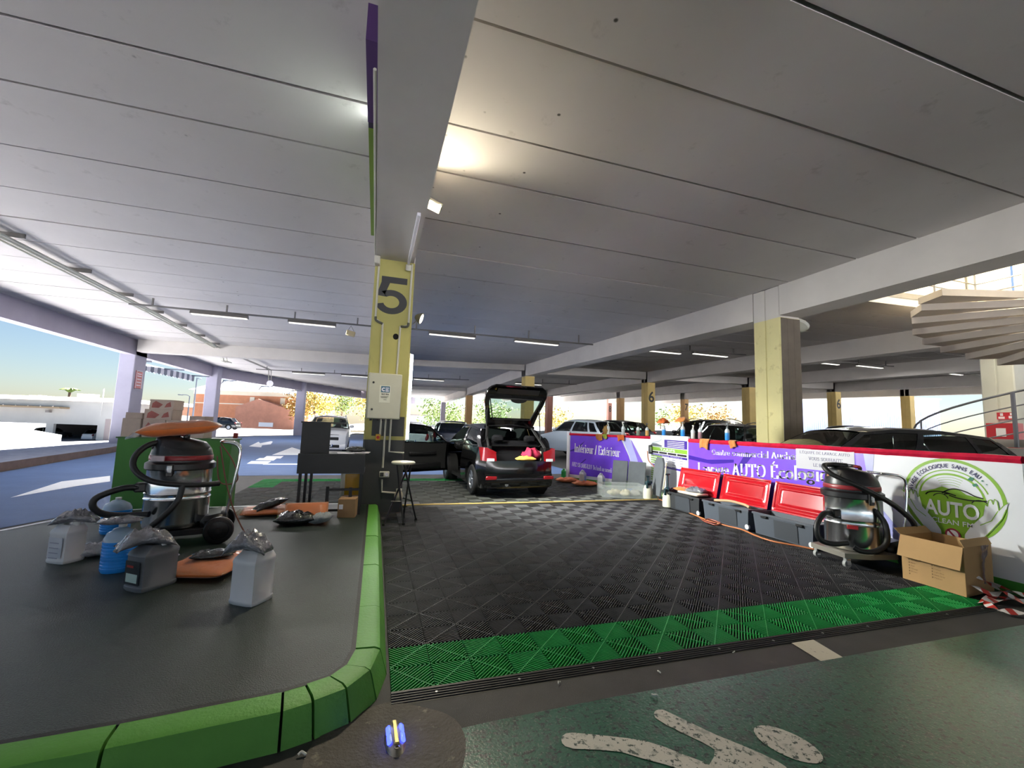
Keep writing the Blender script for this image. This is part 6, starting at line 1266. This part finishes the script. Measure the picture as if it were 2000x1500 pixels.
# ================================================================== BINS, TOOLS BY THE BARRIER
m_bin = M('bin_slate', '#474d56', .45, var=(3, .06)); m_bind = M('bin_panel', '#33373d', .5); m_lid = M('lid_red', '#b0101c', .16, coat=.6, var=(3, .05))
def bin_(label, y1, y0, dark=False):
    L = y1-y0-.03; t = thing('storage_bin', label, 'storage bin', (5.40, (y0+y1)/2, .02)); mt = M('bin_black', '#26282b', .5) if dark else m_bin; D = .34; h = .30; b = MB()
    hx, hy = D/2, L/2
    def ringp(sx, sy, z): return [(-hx*sx, -hy*sy, z), (hx*sx, -hy*sy, z), (hx*sx, hy*sy, z), (-hx*sx, hy*sy, z)]
    vs = ringp(.86, .93, 0)+ringp(.96, .98, h-.03)+ringp(1.02, 1.01, h-.03)+ringp(1.02, 1.01, h)+ringp(.94, .96, h)+ringp(.82, .9, .02)
    b.add(vs, [(k*4+j, k*4+(j+1) % 4, (k+1)*4+(j+1) % 4, (k+1)*4+j) for k in range(5) for j in range(4)]+[(3, 2, 1, 0), (20, 21, 22, 23)], False); b.build('tub', mt, t)
    MB().hexa([(-hx*.90-.004, -.26*L, .02), (-hx*.9, -.26*L, .02), (-hx*.9, .12*L, .02), (-hx*.90-.004, .12*L, .02), (-hx*.98-.004, -.26*L, h-.05), (-hx*.98, -.26*L, h-.05), (-hx*.98, .12*L, h-.05), (-hx*.98-.004, .12*L, h-.05)]).build('front_panel', m_bind, t)
    for y in (-.30*L, .28*L): MB().obox((-hx*1.03, y, h-.045), (.03, .10, .03), b=.006).build('clasp', m_blk, t)
    MB().cyl((-hx*.8-.02, -hy*.9, .05), (-hx*.8+.01, -hy*.9, .05), .035, n=14).build('wheel', m_pew, t)
    # lid stands open against the barrier
    ld = MB(); ln_ = .42
    def lf(u, v):   # u along y, v upward
        r = 0 if (.08 < u < .92 and .16 < v < .84) else .014; r = r if not (.1 < u < .9 and .2 < v < .8) else 0.006
        return (hx+.035+.11*v-r, lerp(-hy, hy, u)*1.0, h+ln_*v)
    us = [0, .03, .08, .09, .11, .12, .5, .88, .89, .91, .92, .97, 1]; vv = [0, .05, .14, .16, .19, .21, .5, .79, .81, .84, .86, .95, 1]
    def rr_(u, v):
        e = min(u*L, (1-u)*L, v*ln_, (1-v)*ln_); return .0 if e > .10 else (.012 if e > .075 else (.004 if e > .03 else .018))
    nu, nv = 40, 22
    ld.grid(nu, nv, lambda u, v: (hx+.03+.10*v-rr_(u, v), lerp(-hy, hy, u), h+ln_*v)); ld.build('lid', m_lid, t, sharp=30); return t
bin_('black storage bin with open red lid beside the pump sprayer', 7.0, 5.98, True); bin_('middle grey storage bin with open red lid', 5.94, 4.99); bin_('grey storage bin with open red lid next to the vacuum cleaner', 4.95, 4.02)
tag(MB().obox((5.40, 6.35, .35), (.26, .5, .05), b=.02).build('paper_stack', M('paper_warm', '#d8cdbd', .8)), 'pale folded papers lying in the black storage bin', 'paper')
crumple('cleaning_cloth', 'orange cloth on top of the black storage bin', 'cloth', (5.36, 6.55, .355), (.2, .3, .07), m_orange, .2, 31, .3); crumple('plastic_bag', 'silver wrapper on top of the black storage bin', 'bag', (5.42, 6.28, .36), (.22, .34, .09), m_bagfilm, .5, 32, .5)
tag(MB().tube(smoothpath([(5.32, 5.75, .33), (5.38, 5.5, .36), (5.42, 5.25, .345), (5.36, 5.1, .33)]), .02, 8).build('cloth_roll', M('tan_cloth', '#b99a78', .8)), 'rolled tan cloth lying in the middle storage bin', 'cloth')
def sprayer(label, loc, h=.3, pump=.22, rz=0):
    t = thing('pump_sprayer', label, 'sprayer', loc, rz, 'pump sprayers by the price board'); r = .095
    MB().lathe([(r*.8, 0), (r, .015), (r*1.02, h*.45), (r*.95, h*.7), (r*.7, h*.9), (r*.5, h)], n=24).build('tank', M('sprayer_tank', '#c8c6b4', .45, var=(5, .04)), t); mt = M('sprayer_teal', '#14323a', .4)
    MB().lathe([(r*.62, h*.95), (r*.66, h*1.0), (r*.6, h*1.15), (r*.3, h*1.22), (.02, h*1.24)], n=18).build('collar', mt, t); MB().cyl((0, 0, h*1.2), (0, 0, h*1.2+pump), .013, n=8).build('pump_rod', mt, t); MB().obox((0, 0, h*1.2+pump), (.10, .03, .03), b=.01).build('pump_grip', mt, t)
    MB().tube(smoothpath([(r*.4, 0, h*1.08), (r*1.1, 0, h*1.15), (r*1.5, 0, h*1.1)]), .016, 6).build('nozzle', mt, t); MB().obox((-r*.9, -.03, h*.95), (.03, .04, .12), b=.008).build('trigger', mt, t); return t
sprayer('pump sprayer with raised plunger beside the black storage bin', (5.26, 6.84, .02), .30, .24); sprayer('pump sprayer standing by the clear tray', (5.45, 7.72, .02), .30, .10, .4)
# clear tray with cloths
ty = thing('clear_tray', 'clear plastic tray of cleaning tools in front of the far purple panel', 'tray', (5.08, 8.15, .02), R_(-18)); m_tray = M('tray_clear', '#c8d0cc', .15, alpha=.22, coat=.5)
b = MB(); b.box(-.42, .42, -.27, .27, 0, .012)
for x0, x1, y0, y1 in ((-.45, .45, -.30, -.285), (-.45, .45, .285, .30), (-.45, -.435, -.3, .3), (.435, .45, -.3, .3)): b.box(x0, x1, y0, y1, 0, .24)
b.build('tub', m_tray, ty); b = MB(); b.tube([(-.46, -.31, .24), (.46, -.31, .24), (.46, .31, .24), (-.46, .31, .24)], .012, 6, closed=True); b.build('rim', m_tray, ty)
for i, (x, y, c, lab) in enumerate(((4.92, 8.12, '#b5ab8e', 'beige cloth bundle in the clear tray'), (5.12, 8.02, '#c9bf9f', 'cream scrubbing cloth in the clear tray'), (5.3, 8.1, '#5d6f96', 'blue cloth in the clear tray'), (5.32, 7.98, '#8f8d86', 'grey brush pad in the clear tray'))):
    crumple('cleaning_cloth', lab, 'cloth', (x, y, .035), (.3, .2, .12), M('tray_cloth_%d' % i, c, .9, var=(20, .15)), i*.7, 40+i, .35)
# row of cans along the far panel
for i, (px, py, mt, lab, w_) in enumerate(((1102, 936, 'g', 'small green can at the far end of the purple panel', .16), (1112, 938, 'w', 'white can nearest the rear bumper of the black car', .19), (1138, 945, 'w', 'white can in front of the lettering on the far purple panel', .19), (1174, 953, 'w', 'white can third along the far purple panel', .19), (1198, 949, 'b', 'blue jug standing behind the clear tray', .18), (1214, 952, 'w', 'cream can standing behind the clear tray', .19))):
    p = gz(px, py, .02); can(lab, (p.x, p.y, .02), R_(40), w_, .14, .33 if mt != 'g' else .27, mt=m_pew if mt == 'w' else (M('can_green', '#2f9c4e', .4) if mt == 'g' else M('can_blue', '#274fa8', .35)), lab='blue' if mt == 'w' else None)
for i, (px, py, sz, lab) in enumerate(((1108, 942, (.6, .3, .1), 'heap of orange cloths beside the rear wheel'), (1143, 949, (.62, .28, .1), 'orange cloths in front of the white cans'))):
    p = gz(px, py, .02); crumple('cleaning_cloth', lab, 'cloth', (p.x, p.y, .025), sz, M('peach_cloth', '#d27a52', .85, var=(14, .12), bump=(50, .4, .005)), R_(-20+i*10), 50+i, .5)
# ironing-board-like grey sleeves leaning on the panels
m_felt = M('grey_felt', '#5f6469', .85, var=(5, .1))
fm = thing('folded_screen', 'grey folding car mat leaning on the far purple panel', 'mat', (5.78, 8.86, .02), math.atan2(-1.93, 1.2)); 
MB().obox((-.22, -.12, .34), (.38, .025, .68), rx=R_(-8), b=.01).build('panel', m_felt, fm); MB().obox((.20, -.12, .34), (.42, .025, .68), rx=R_(-8), b=.01).build('panel', m_felt, fm)
ir = thing('board_sleeve', 'grey rounded sleeve board leaning on the price list', 'board', (5.78, 7.62, .02), math.atan2(-1.76, -.4)); 
b = MB(); pts = [(-.2, 0), (.2, 0), (.22, .5), (.2, .68), (.12, .78), (-.12, .78), (-.2, .68), (-.22, .5)]; b.prism(pts, (0, -.16, .08), (1, 0, 0), (0, .12, .99), (0, -.99, .12), .04); b.build('cover', m_felt, ir); MB().tube([(.21, -.14, .1), (.225, -.08, .58), (.2, -.05, .76)], .012, 6).build('edge_piping', M('piping_cream', '#b9aa88', .6), ir)
# hose over the far joint and extension cord along the floor
tag(MB().tube(smoothpath([(6.02, 8.55, .95), (5.95, 8.4, .75), (6.0, 8.25, .6), (5.9, 8.05, .3), (5.72, 7.75, .03), (5.62, 7.5, .03), (5.35, 6.6, .03), (5.2, 6.0, .03), (5.12, 5.6, .03), (5.15, 5.3, .03), (5.16, 5.05, .035), (5.08, 4.75, .03), (5.05, 4.45, .03), (5.18, 4.2, .03), (5.26, 4.0, .03)], 8), .011, 8).build('extension_cord', M('cord_orange', '#b06a3c', .5)), 'orange extension cord snaking along the storage bins', 'cord')
tag(MB().tube(smoothpath([(5.12, 5.85, .03), (5.0, 5.6, .035), (5.02, 5.4, .03), (5.14, 5.45, .045), (5.12, 5.65, .06), (5.02, 5.62, .05), (5.04, 5.42, .05)], 8), .009, 8).build('cord_loop', M('cord_red', '#8e3f2a', .5)), 'loose red loop of cord in front of the middle storage bin', 'cord')
# ================================================================== BOTTLES AND CLOTHS ON THE BARRIER TOP
def spray(label, loc, h, r, liq, rz=0., head='spray', fill=.7):
    t = thing('spray_bottle', label, 'bottle', loc, rz, 'spray bottles on the barrier'); mt = M('bottle_'+liq, liq, .25, coat=.3); z1 = h*.62
    MB().lathe([(r*.94, 0), (r, .008), (r, z1*fill)], n=18).build('liquid', mt, t); MB().lathe([(r, z1*fill), (r, z1*.86), (r*.8, z1*.96), (r*.36, z1*1.1), (r*.34, z1*1.16)], n=18).build('upper_body', M('bottle_frost', '#c3ccd2', .3, coat=.3), t)
    hm = M('trigger_grey', '#6b6f74', .4) if head == 'grey' else (m_blk if head == 'black' else M('trigger_white', '#d8d8d4', .4))
    MB().cyl((0, 0, z1*1.1), (0, 0, z1*1.3), r*.4, n=12).build('neck', hm, t); MB().obox((-r*.3, 0, h*.93), (r*2.0, r*.7, h*.11), b=.008).build('spray_head', hm, t); MB().obox((-r*.85, 0, h*.82), (r*.25, r*.4, h*.14), ry=R_(25), b=.004).build('trigger', hm, t); return t
def ontop(px, X=BX): 
    p = gX(px, 860, X+.03); return (X+.025, p.y, BT+.008)
for px, h, liq, head, lab in ((1421, .30, '#2f86d8', 'grey', 'blue spray bottle alone near the big yellow pillar'), (1368, .30, '#8a6a72', 'grey', 'reddish spray bottle between the two clusters'), (1354, .26, '#c3c6c0', 'white', 'milky spray bottle next to the reddish one')):
    spray(lab, ontop(px), h, .038, liq, R_(60), head)
def onprice(u, a, c, z): return (lerp(a[0], c[0], u), lerp(a[1], c[1], u)+.02, z)
spray('blue spray bottle with an orange cloth on it over the price board, right one', onprice(.90, Bp, Cp, 1.335), .30, .042, '#2f86d8', R_(40), 'white'); spray('blue spray bottle with an orange cloth on it over the price board, left one', onprice(.42, Bp, Cp, 1.335), .28, .042, '#2f86d8', R_(40), 'white')
for u, h, liq, head, lab in ((.52, .33, '#d6d7d2', 'white', 'slim white bottle on the far purple panel, left one'), (.70, .33, '#aeb6bc', 'white', 'slim pale bottle on the far purple panel in front of the number 6 pillar'), (.87, .30, '#7d8a7a', 'black', 'green-grey spray bottle with black trigger on the far panel'), (.97, .30, '#c79a5c', 'black', 'amber spray bottle at the end of the far panel')):
    spray(lab, onprice(u, A, Bp, 1.30), h, .042, liq, R_(30), head)
def rag(label, p, u, w_, l_, mt, seed, up=.0, t=.05):
    """cloth folded over a barrier top: p = point on the top edge, u = unit direction along the edge"""
    rnd = random.Random(seed); ph = [rnd.uniform(0, 6) for _ in range(3)]; u = Vector(u).normalized(); n = Vector((u.y, -u.x, 0)); n = n if n.dot(Vector((-1, -1, 0))) > 0 else -n; b = MB(); p = Vector(p)
    def f(a, s):
        x = (a-.5)*w_; d = s*(l_+.09)-.09
        wv = .012*math.sin(a*11+ph[0])+.008*math.sin(a*23+ph[1])
        if d < 0: q = p+u*x+Vector((0, 0, .012))+n*(d+.045)
        else: q = p+u*(x*(1-.15*s)+.02*math.sin(s*4+ph[2]))+n*(.045+.008+max(0, wv)+.004)+Vector((0, 0, -d+.02*math.sin(a*5+ph[2])*s))
        return tuple(q)
    b.grid(14, 14, f); b.grid(14, 14, lambda a, s: tuple(Vector(f(a, s))+n*.006+Vector((0, 0, .004)))); return tag(b.build('cleaning_cloth', mt, None, sharp=180), label, 'cloth', 'cloths hung over the barrier')
m_ochre = M('ochre_cloth', '#b9763a', .9, var=(20, .15), bump=(70, .5, .004), sheen=.3); m_limec = M('lime_cloth', '#8f9a3c', .9, var=(20, .12)); m_or2 = M('orange_cloth', '#c8652e', .9, var=(20, .15), bump=(70, .5, .004))
yy = lambda px: gX(px, 870, BX).y
rag('long ochre cloth hung over the barrier above the shop name', (BX+.02, yy(1379), BT), (0, 1, 0), .24, .16, m_ochre, 1); rag('square ochre cloth hung over the barrier right of the shop name', (BX+.02, yy(1434), BT), (0, 1, 0), .15, .11, m_ochre, 2)
dA = Vector((Bp[0]-A[0], Bp[1]-A[1], 0)).normalized()
rag('brown cloth on the far panel top', onprice(.43, A, Bp, 1.285), dA, .20, .14, m_ochre, 3); rag('lime striped cloth on the far panel top', onprice(.50, A, Bp, 1.288), dA, .12, .10, m_limec, 4); rag('orange cloth on the far panel top, right of the lime cloth', onprice(.68, A, Bp, 1.285), dA, .20, .13, m_or2, 5)
for u, lab, sd in ((.42, 'orange cloth over the left blue spray bottle', 61), (.90, 'ochre cloth over the right blue spray bottle', 62)):
    p = onprice(u, Bp, Cp, 1.335); crumple('cleaning_cloth', lab, 'cloth', (p[0]-.02, p[1], 1.335+.285 if u < .5 else 1.335+.305), (.24, .2, .07), m_or2 if u < .5 else m_ochre, .4, sd, .5, .06)
crumple('cleaning_cloth', 'tan cloth crumpled on the far panel beside the black parked car', 'cloth', (5.62, 9.72, 1.30), (.16, .16, .2), M('tan_rag', '#8f6f3c', .9, var=(20, .2)), .3, 64, .4)
# ================================================================== CARDBOARD BOX AND TAPE
cx = thing('cardboard_box', 'open brown cardboard box in front of the logo barrier', 'box', (5.40, 2.82, .02), R_(0)); m_kraft = M('kraft_card', '#b08c5e', .85, var=(3, .06), bump=(30, .1, .003)); m_kraftd = M('kraft_inner', '#8d6c45', .9, var=(3, .08))
c0_ = [Vector((-.235, .245)), Vector((-.255, -.255)), Vector((.25, -.21)), Vector((.27, .26))]; hB = .43; th_ = .006
def wall_(i, j, nm, z0=0., z1=hB):
    a, c = c0_[i], c0_[j]; d = (c-a).normalized(); n = Vector((d.y, -d.x)); b = MB()
    q = [a, c, c-n*th_, a-n*th_]; b.hexa([(p.x, p.y, z0) for p in q]+[(p.x, p.y, z1) for p in q]); return b.build(nm, m_kraft, cx)
for i, j in ((0, 1), (1, 2), (2, 3), (3, 0)): wall_(i, j, 'side_wall')
MB().add([(p.x, p.y, .004) for p in c0_], [(0, 1, 2, 3)]).build('bottom', m_kraftd, cx)
def flap(i, j, drop, out, nm='flap', tz=hB):
    a, c = c0_[i], c0_[j]; d = (c-a).normalized(); n = Vector((d.y, -d.x)); n = -n if n.dot((a+c)/2) < 0 else n; b = MB()
    q = [Vector((a.x, a.y, tz)), Vector((c.x, c.y, tz)), Vector((c.x+n.x*out, c.y+n.y*out, tz+drop)), Vector((a.x+n.x*out, a.y+n.y*out, tz+drop))]; o = Vector((n.x, n.y, .3))*.006
    b.hexa([tuple(p) for p in q]+[tuple(p+o) for p in q]); return b.build(nm, m_kraft, cx)
flap(0, 1, -.20, .06); flap(1, 2, .06, -.03); flap(3, 0, .05, .05)
sx_ = Sheet(((c0_[0].x-.001), c0_[0].y, 0), (c0_[1].x-c0_[0].x, c0_[1].y-c0_[0].y, 0), (0, 0, 1), (-1, .04, 0), cx)
sx_.rect('printed_form', [(.06+.19*j, .07+.19*j, .195-.027*i, .208-.027*i) for j in (0, 1) for i in range(6-j)], M('form_ink', '#7d6240', .8), 2); sx_.put('printed_form', *[(lambda V, F: ([(x*.028+.08, y*.028+.196) for x, y in V], F))(*text_mesh_2d('Green', 0))][0], M('form_ink', '#7d6240', .8), 2)
for k, (tx, x, z) in enumerate((('Black', .08, .169), ('Red', .08, .142), ('Orange', .08, .115), ('Brown', .08, .088), ('White', .27, .195), ('Yellow', .27, .168), ('Light Blue', .27, .141), ('Dark Grey', .27, .114), ('Medium', .27, .087))):
    sx_.sans(tx, x, z, .014, M('form_ink', '#7d6240', .8), 2, name='printed_form')
sx_.poly('hole', [arc(.16, .225, .014, .012, 0, 360, 16)], M('hole_black', '#0c0c0c', .9), 3)
b = MB()
for k in range(4): b.tube(smoothpath([(-.0+.03*k, -.262+.0*k, .44), (-.01+.035*k, -.268+.01*k, .36-.01*k), (.0+.02*k, -.262+.01*k, .26), (.01+.02*k, -.262+.012*k, .1+.02*k)], 5), [.006+.004*math.sin(i*1.3+k) for i in range(16)], 4)
b.build('torn_tape', M('tape_film', '#8b7a7a', .25, coat=.4), cx)
m_tpw = M('tape_white', '#d9d4d2', .35); m_tpr = M('tape_red', '#c0352c', .35)
tp = thing('barrier_tape', 'tangled red and white barrier tape on the floor by the box', 'tape', (5.35, 2.38, .02)); rnd = random.Random(4)
for k, pts in enumerate(([(-.16, .16, .10), (-.05, .06, .05), (.05, -.02, .03), (.2, -.1, .02)], [(.0, .22, .17), (.06, .1, .09), (.12, .0, .03), (.3, -.02, .02)], [(-.3, .06, .01), (-.12, .08, .02), (.1, .1, .06), (.34, .08, .02)], [(-.36, -.1, .01), (-.22, -.16, .015), (-.02, -.22, .01), (.16, -.26, .01)], [(-.36, -.1, .01), (-.3, .0, .02), (-.16, .04, .03), (.0, .02, .02)], [(.08, .16, .12), (.2, .02, .06), (.36, -.1, .02), (.5, -.12, .01)])):
    pp = smoothpath(pts, 8); wv = .028
    vs = []
    for i in range(len(pp)):
        d = (pp[min(i+1, len(pp)-1)]-pp[max(0, i-1)]).normalized(); s_ = Vector((-d.y, d.x, .7*math.sin(k*2+i*.4))).normalized()*wv; vs += [pp[i]-s_, pp[i]+s_]
    me = bpy.data.meshes.new('tape_strip'); me.from_pydata([tuple(v) for v in vs], [], [(2*i, 2*i+1, 2*i+3, 2*i+2) for i in range(len(pp)-1)]); me.materials.append(m_tpw); me.materials.append(m_tpr)
    for i, f_ in enumerate(me.polygons): f_.material_index = (i//3) % 2; f_.use_smooth = True
    ob('tape_strip', me, tp)
# things lying in the boot
crumple('cleaning_cloth', 'yellow cloth lying on the boot sill of the black car', 'cloth', (2.93, 8.22, .72), (.42, .2, .1), M('yellow_cloth', '#c8a94e', .9, var=(18, .12)), R_(3), 71, .3); crumple('cleaning_cloth', 'pink and red cloth bundle in the boot of the black car', 'cloth', (3.12, 8.42, .72), (.36, .3, .24), M('pink_cloth', '#b52a4c', .85, var=(12, .2)), R_(20), 72, .4)
# ================================================================== SPIRAL STAIRS
m_step = M('stair_concrete', '#b9b0a6', .85, var=(2, .07), bump=(30, .2, .005)); SC = Vector((13.66, 5.25)); zlow = 3.40
stair = thing('spiral_staircase', 'concrete spiral staircase rising through the roof opening', 'staircase', (SC.x, SC.y, 0))
MB().cyl((0, 0, 0), (0, 0, 5.6), .2, n=24).build('centre_post', m_step, stair)
da = 17.
def step(az, z):
    a0, a1 = R_(az+da*.5), R_(az-da*.5-3); r0, r1 = .15, 2.05; h = .155
    def p(a, r, zz): return (r*math.cos(a), r*math.sin(a), zz)
    lo = [p(a0, r0, z), p(a0, r1, z), p(a1, r1, z), p(a1, r0, z)]; MB().hexa(lo+[(x, y, zz+h) for x, y, zz in lo]).build('step', m_step, stair)
for k in range(-20, 12): step(34+da*k, zlow+.172*k) if zlow+.172*k > .0 and zlow+.172*k < 4.7 else None
m_rail2 = M('rail_steel_grey', '#6f6f74', .45, metal=.5)
def helix(r, dz_, k0, k1): return [(r*math.cos(R_(34+da*k/2)), r*math.sin(R_(34+da*k/2)), zlow+.172*k/2+dz_) for k in range(k0*2, k1*2+1)]
for dz_, rr in ((1.05, .022), (.78, .012), (.52, .012), (.27, .012)): MB().tube(helix(2.1, dz_, -18, -6), rr, 8).build('hand_rail' if rr > .02 else 'rail_bar', m_rail2, stair)
for k in range(-18, -5, 3): q0 = helix(2.1, 0, k, k)[0]; MB().cyl((q0[0], q0[1], q0[2]), (q0[0], q0[1], q0[2]+1.05), .02 if k % 2 else .035, n=8).build('rail_post', m_rail2, stair)
# railing around the opening on the deck above
dk = thing('deck_railing', 'sunlit railing around the stair opening on the roof deck', 'railing', (0, 0, ZC+.35+.3)); x0, x1, y0, y1 = HOLE[0]-.2, HOLE[1]+.2, HOLE[2]-.2, HOLE[3]+.2
for z in (.3, .6, 1.0): MB().tube([(x0, y0, z), (x0, y1, z), (x1, y1, z), (x1, y0, z)], .02, 6).build('rail_bar', m_rail2, dk)
for x, y in ((x0, y0), (x0, (y0+y1)/2), (x0, y1), ((x0*2+x1)/3, y1), ((x0+2*x1)/3, y1), (x1, y1), (x1, (y0+y1)/2), (x1, y0)): MB().cyl((x, y, 0), (x, y, 1.0), .025, n=8).build('rail_post', m_rail2, dk)
# red hose box with pictograms on the white pillar
hb = thing('hose_box', 'red fire hose box on the white pillar beside the spiral stairs', 'fire box', (16.84, 7.3, 1.55)); MB().box(-.25, 0, -.36, .28, -.42, .42).build('case', M('fire_red', '#b5202c', .4), hb)
s_ = Sheet((-.251, 0, 0), (0, -1, 0), (0, 0, 1), (-1, 0, 0), hb); s_.rect('label_sheet', [(-.08, .12, .05, .28), (-.1, .14, -.25, -.1)], m_pw, 1)
hs2 = thing('fire_sign', 'small red and white fire signs above the hose box', 'sign', (16.845, 7.25, 2.18)); MB().box(-.01, 0, -.2, .2, -.1, .1).build('board', M('fire_red', '#b5202c', .4), hs2); Sheet((-.011, 0, 0), (0, -1, 0), (0, 0, 1), (-1, 0, 0), hs2).rect('pictogram', [(-.17, -.04, -.08, -.02), (-.13, -.07, 0, .08), (.04, .17, -.07, .0), (.07, .13, .02, .08)], m_pw, 1)


# translucent barrel canopy over the opening
m_poly = bpy.data.materials.new('polycarbonate'); m_poly.use_nodes = True; n_ = m_poly.node_tree; n_.nodes.clear()
o_ = n_.nodes.new('ShaderNodeOutputMaterial'); t_ = n_.nodes.new('ShaderNodeBsdfTranslucent'); t_.inputs[0].default_value = (.72, .66, .5, 1); d_ = n_.nodes.new('ShaderNodeBsdfDiffuse'); d_.inputs[0].default_value = (.7, .68, .6, 1); x_ = n_.nodes.new('ShaderNodeMixShader'); x_.inputs[0].default_value = .35
n_.links.new(t_.outputs[0], x_.inputs[1]); n_.links.new(d_.outputs[0], x_.inputs[2]); n_.links.new(x_.outputs[0], o_.inputs[0])
cn = thing('stair_canopy', 'glowing translucent barrel canopy over the stair opening', 'canopy', ((HOLE[0]+HOLE[1])/2, (HOLE[2]+HOLE[3])/2, ZC+.65)); HX, HY = (HOLE[1]-HOLE[0])/2+.4, (HOLE[3]-HOLE[2])/2+.5
def vault(a, x): return (x, -HY*math.cos(a), 1.1+1.9*math.sin(a))
for i in range(5):
    for j in range(7): MB().grid(1, 3, lambda u, v: vault(math.pi*(j+.02+v*.96)/7, lerp(-HX, HX, (i+.02+u*.96)/5))).build('pane', m_poly, cn)
for i in range(6): MB().tube([vault(math.pi*k/18, lerp(-HX, HX, i/5)) for k in range(19)], .035, 6).build('rib', m_rail2, cn)
for sx in (-1, 1): MB().box(-HX, HX, sx*HY-.04, sx*HY+.04, 1.0, 1.1).build('edge_beam', m_rail2, cn)
for x in (-HX, 0, HX):
    for sx in (-1, 1): MB().box(x-.04, x+.04, sx*HY-.04, sx*HY+.04, -.2, 1.0).build('post', m_rail2, cn)
for j in range(6):  # unseen panes added to glow in the sun and give the floor its glare
    x = lerp(-HX, HX, j/6); MB().box(x+.03, lerp(-HX, HX, (j+1)/6)-.03, HY-.01, HY+.01, -.25, 1.0).build('added_side_pane', m_poly, cn)
    y = lerp(-HY, HY, j/6); MB().box(HX-.01, HX+.01, y+.03, lerp(-HY, HY, (j+1)/6)-.03, -.25, 1.0).build('added_side_pane', m_poly, cn)
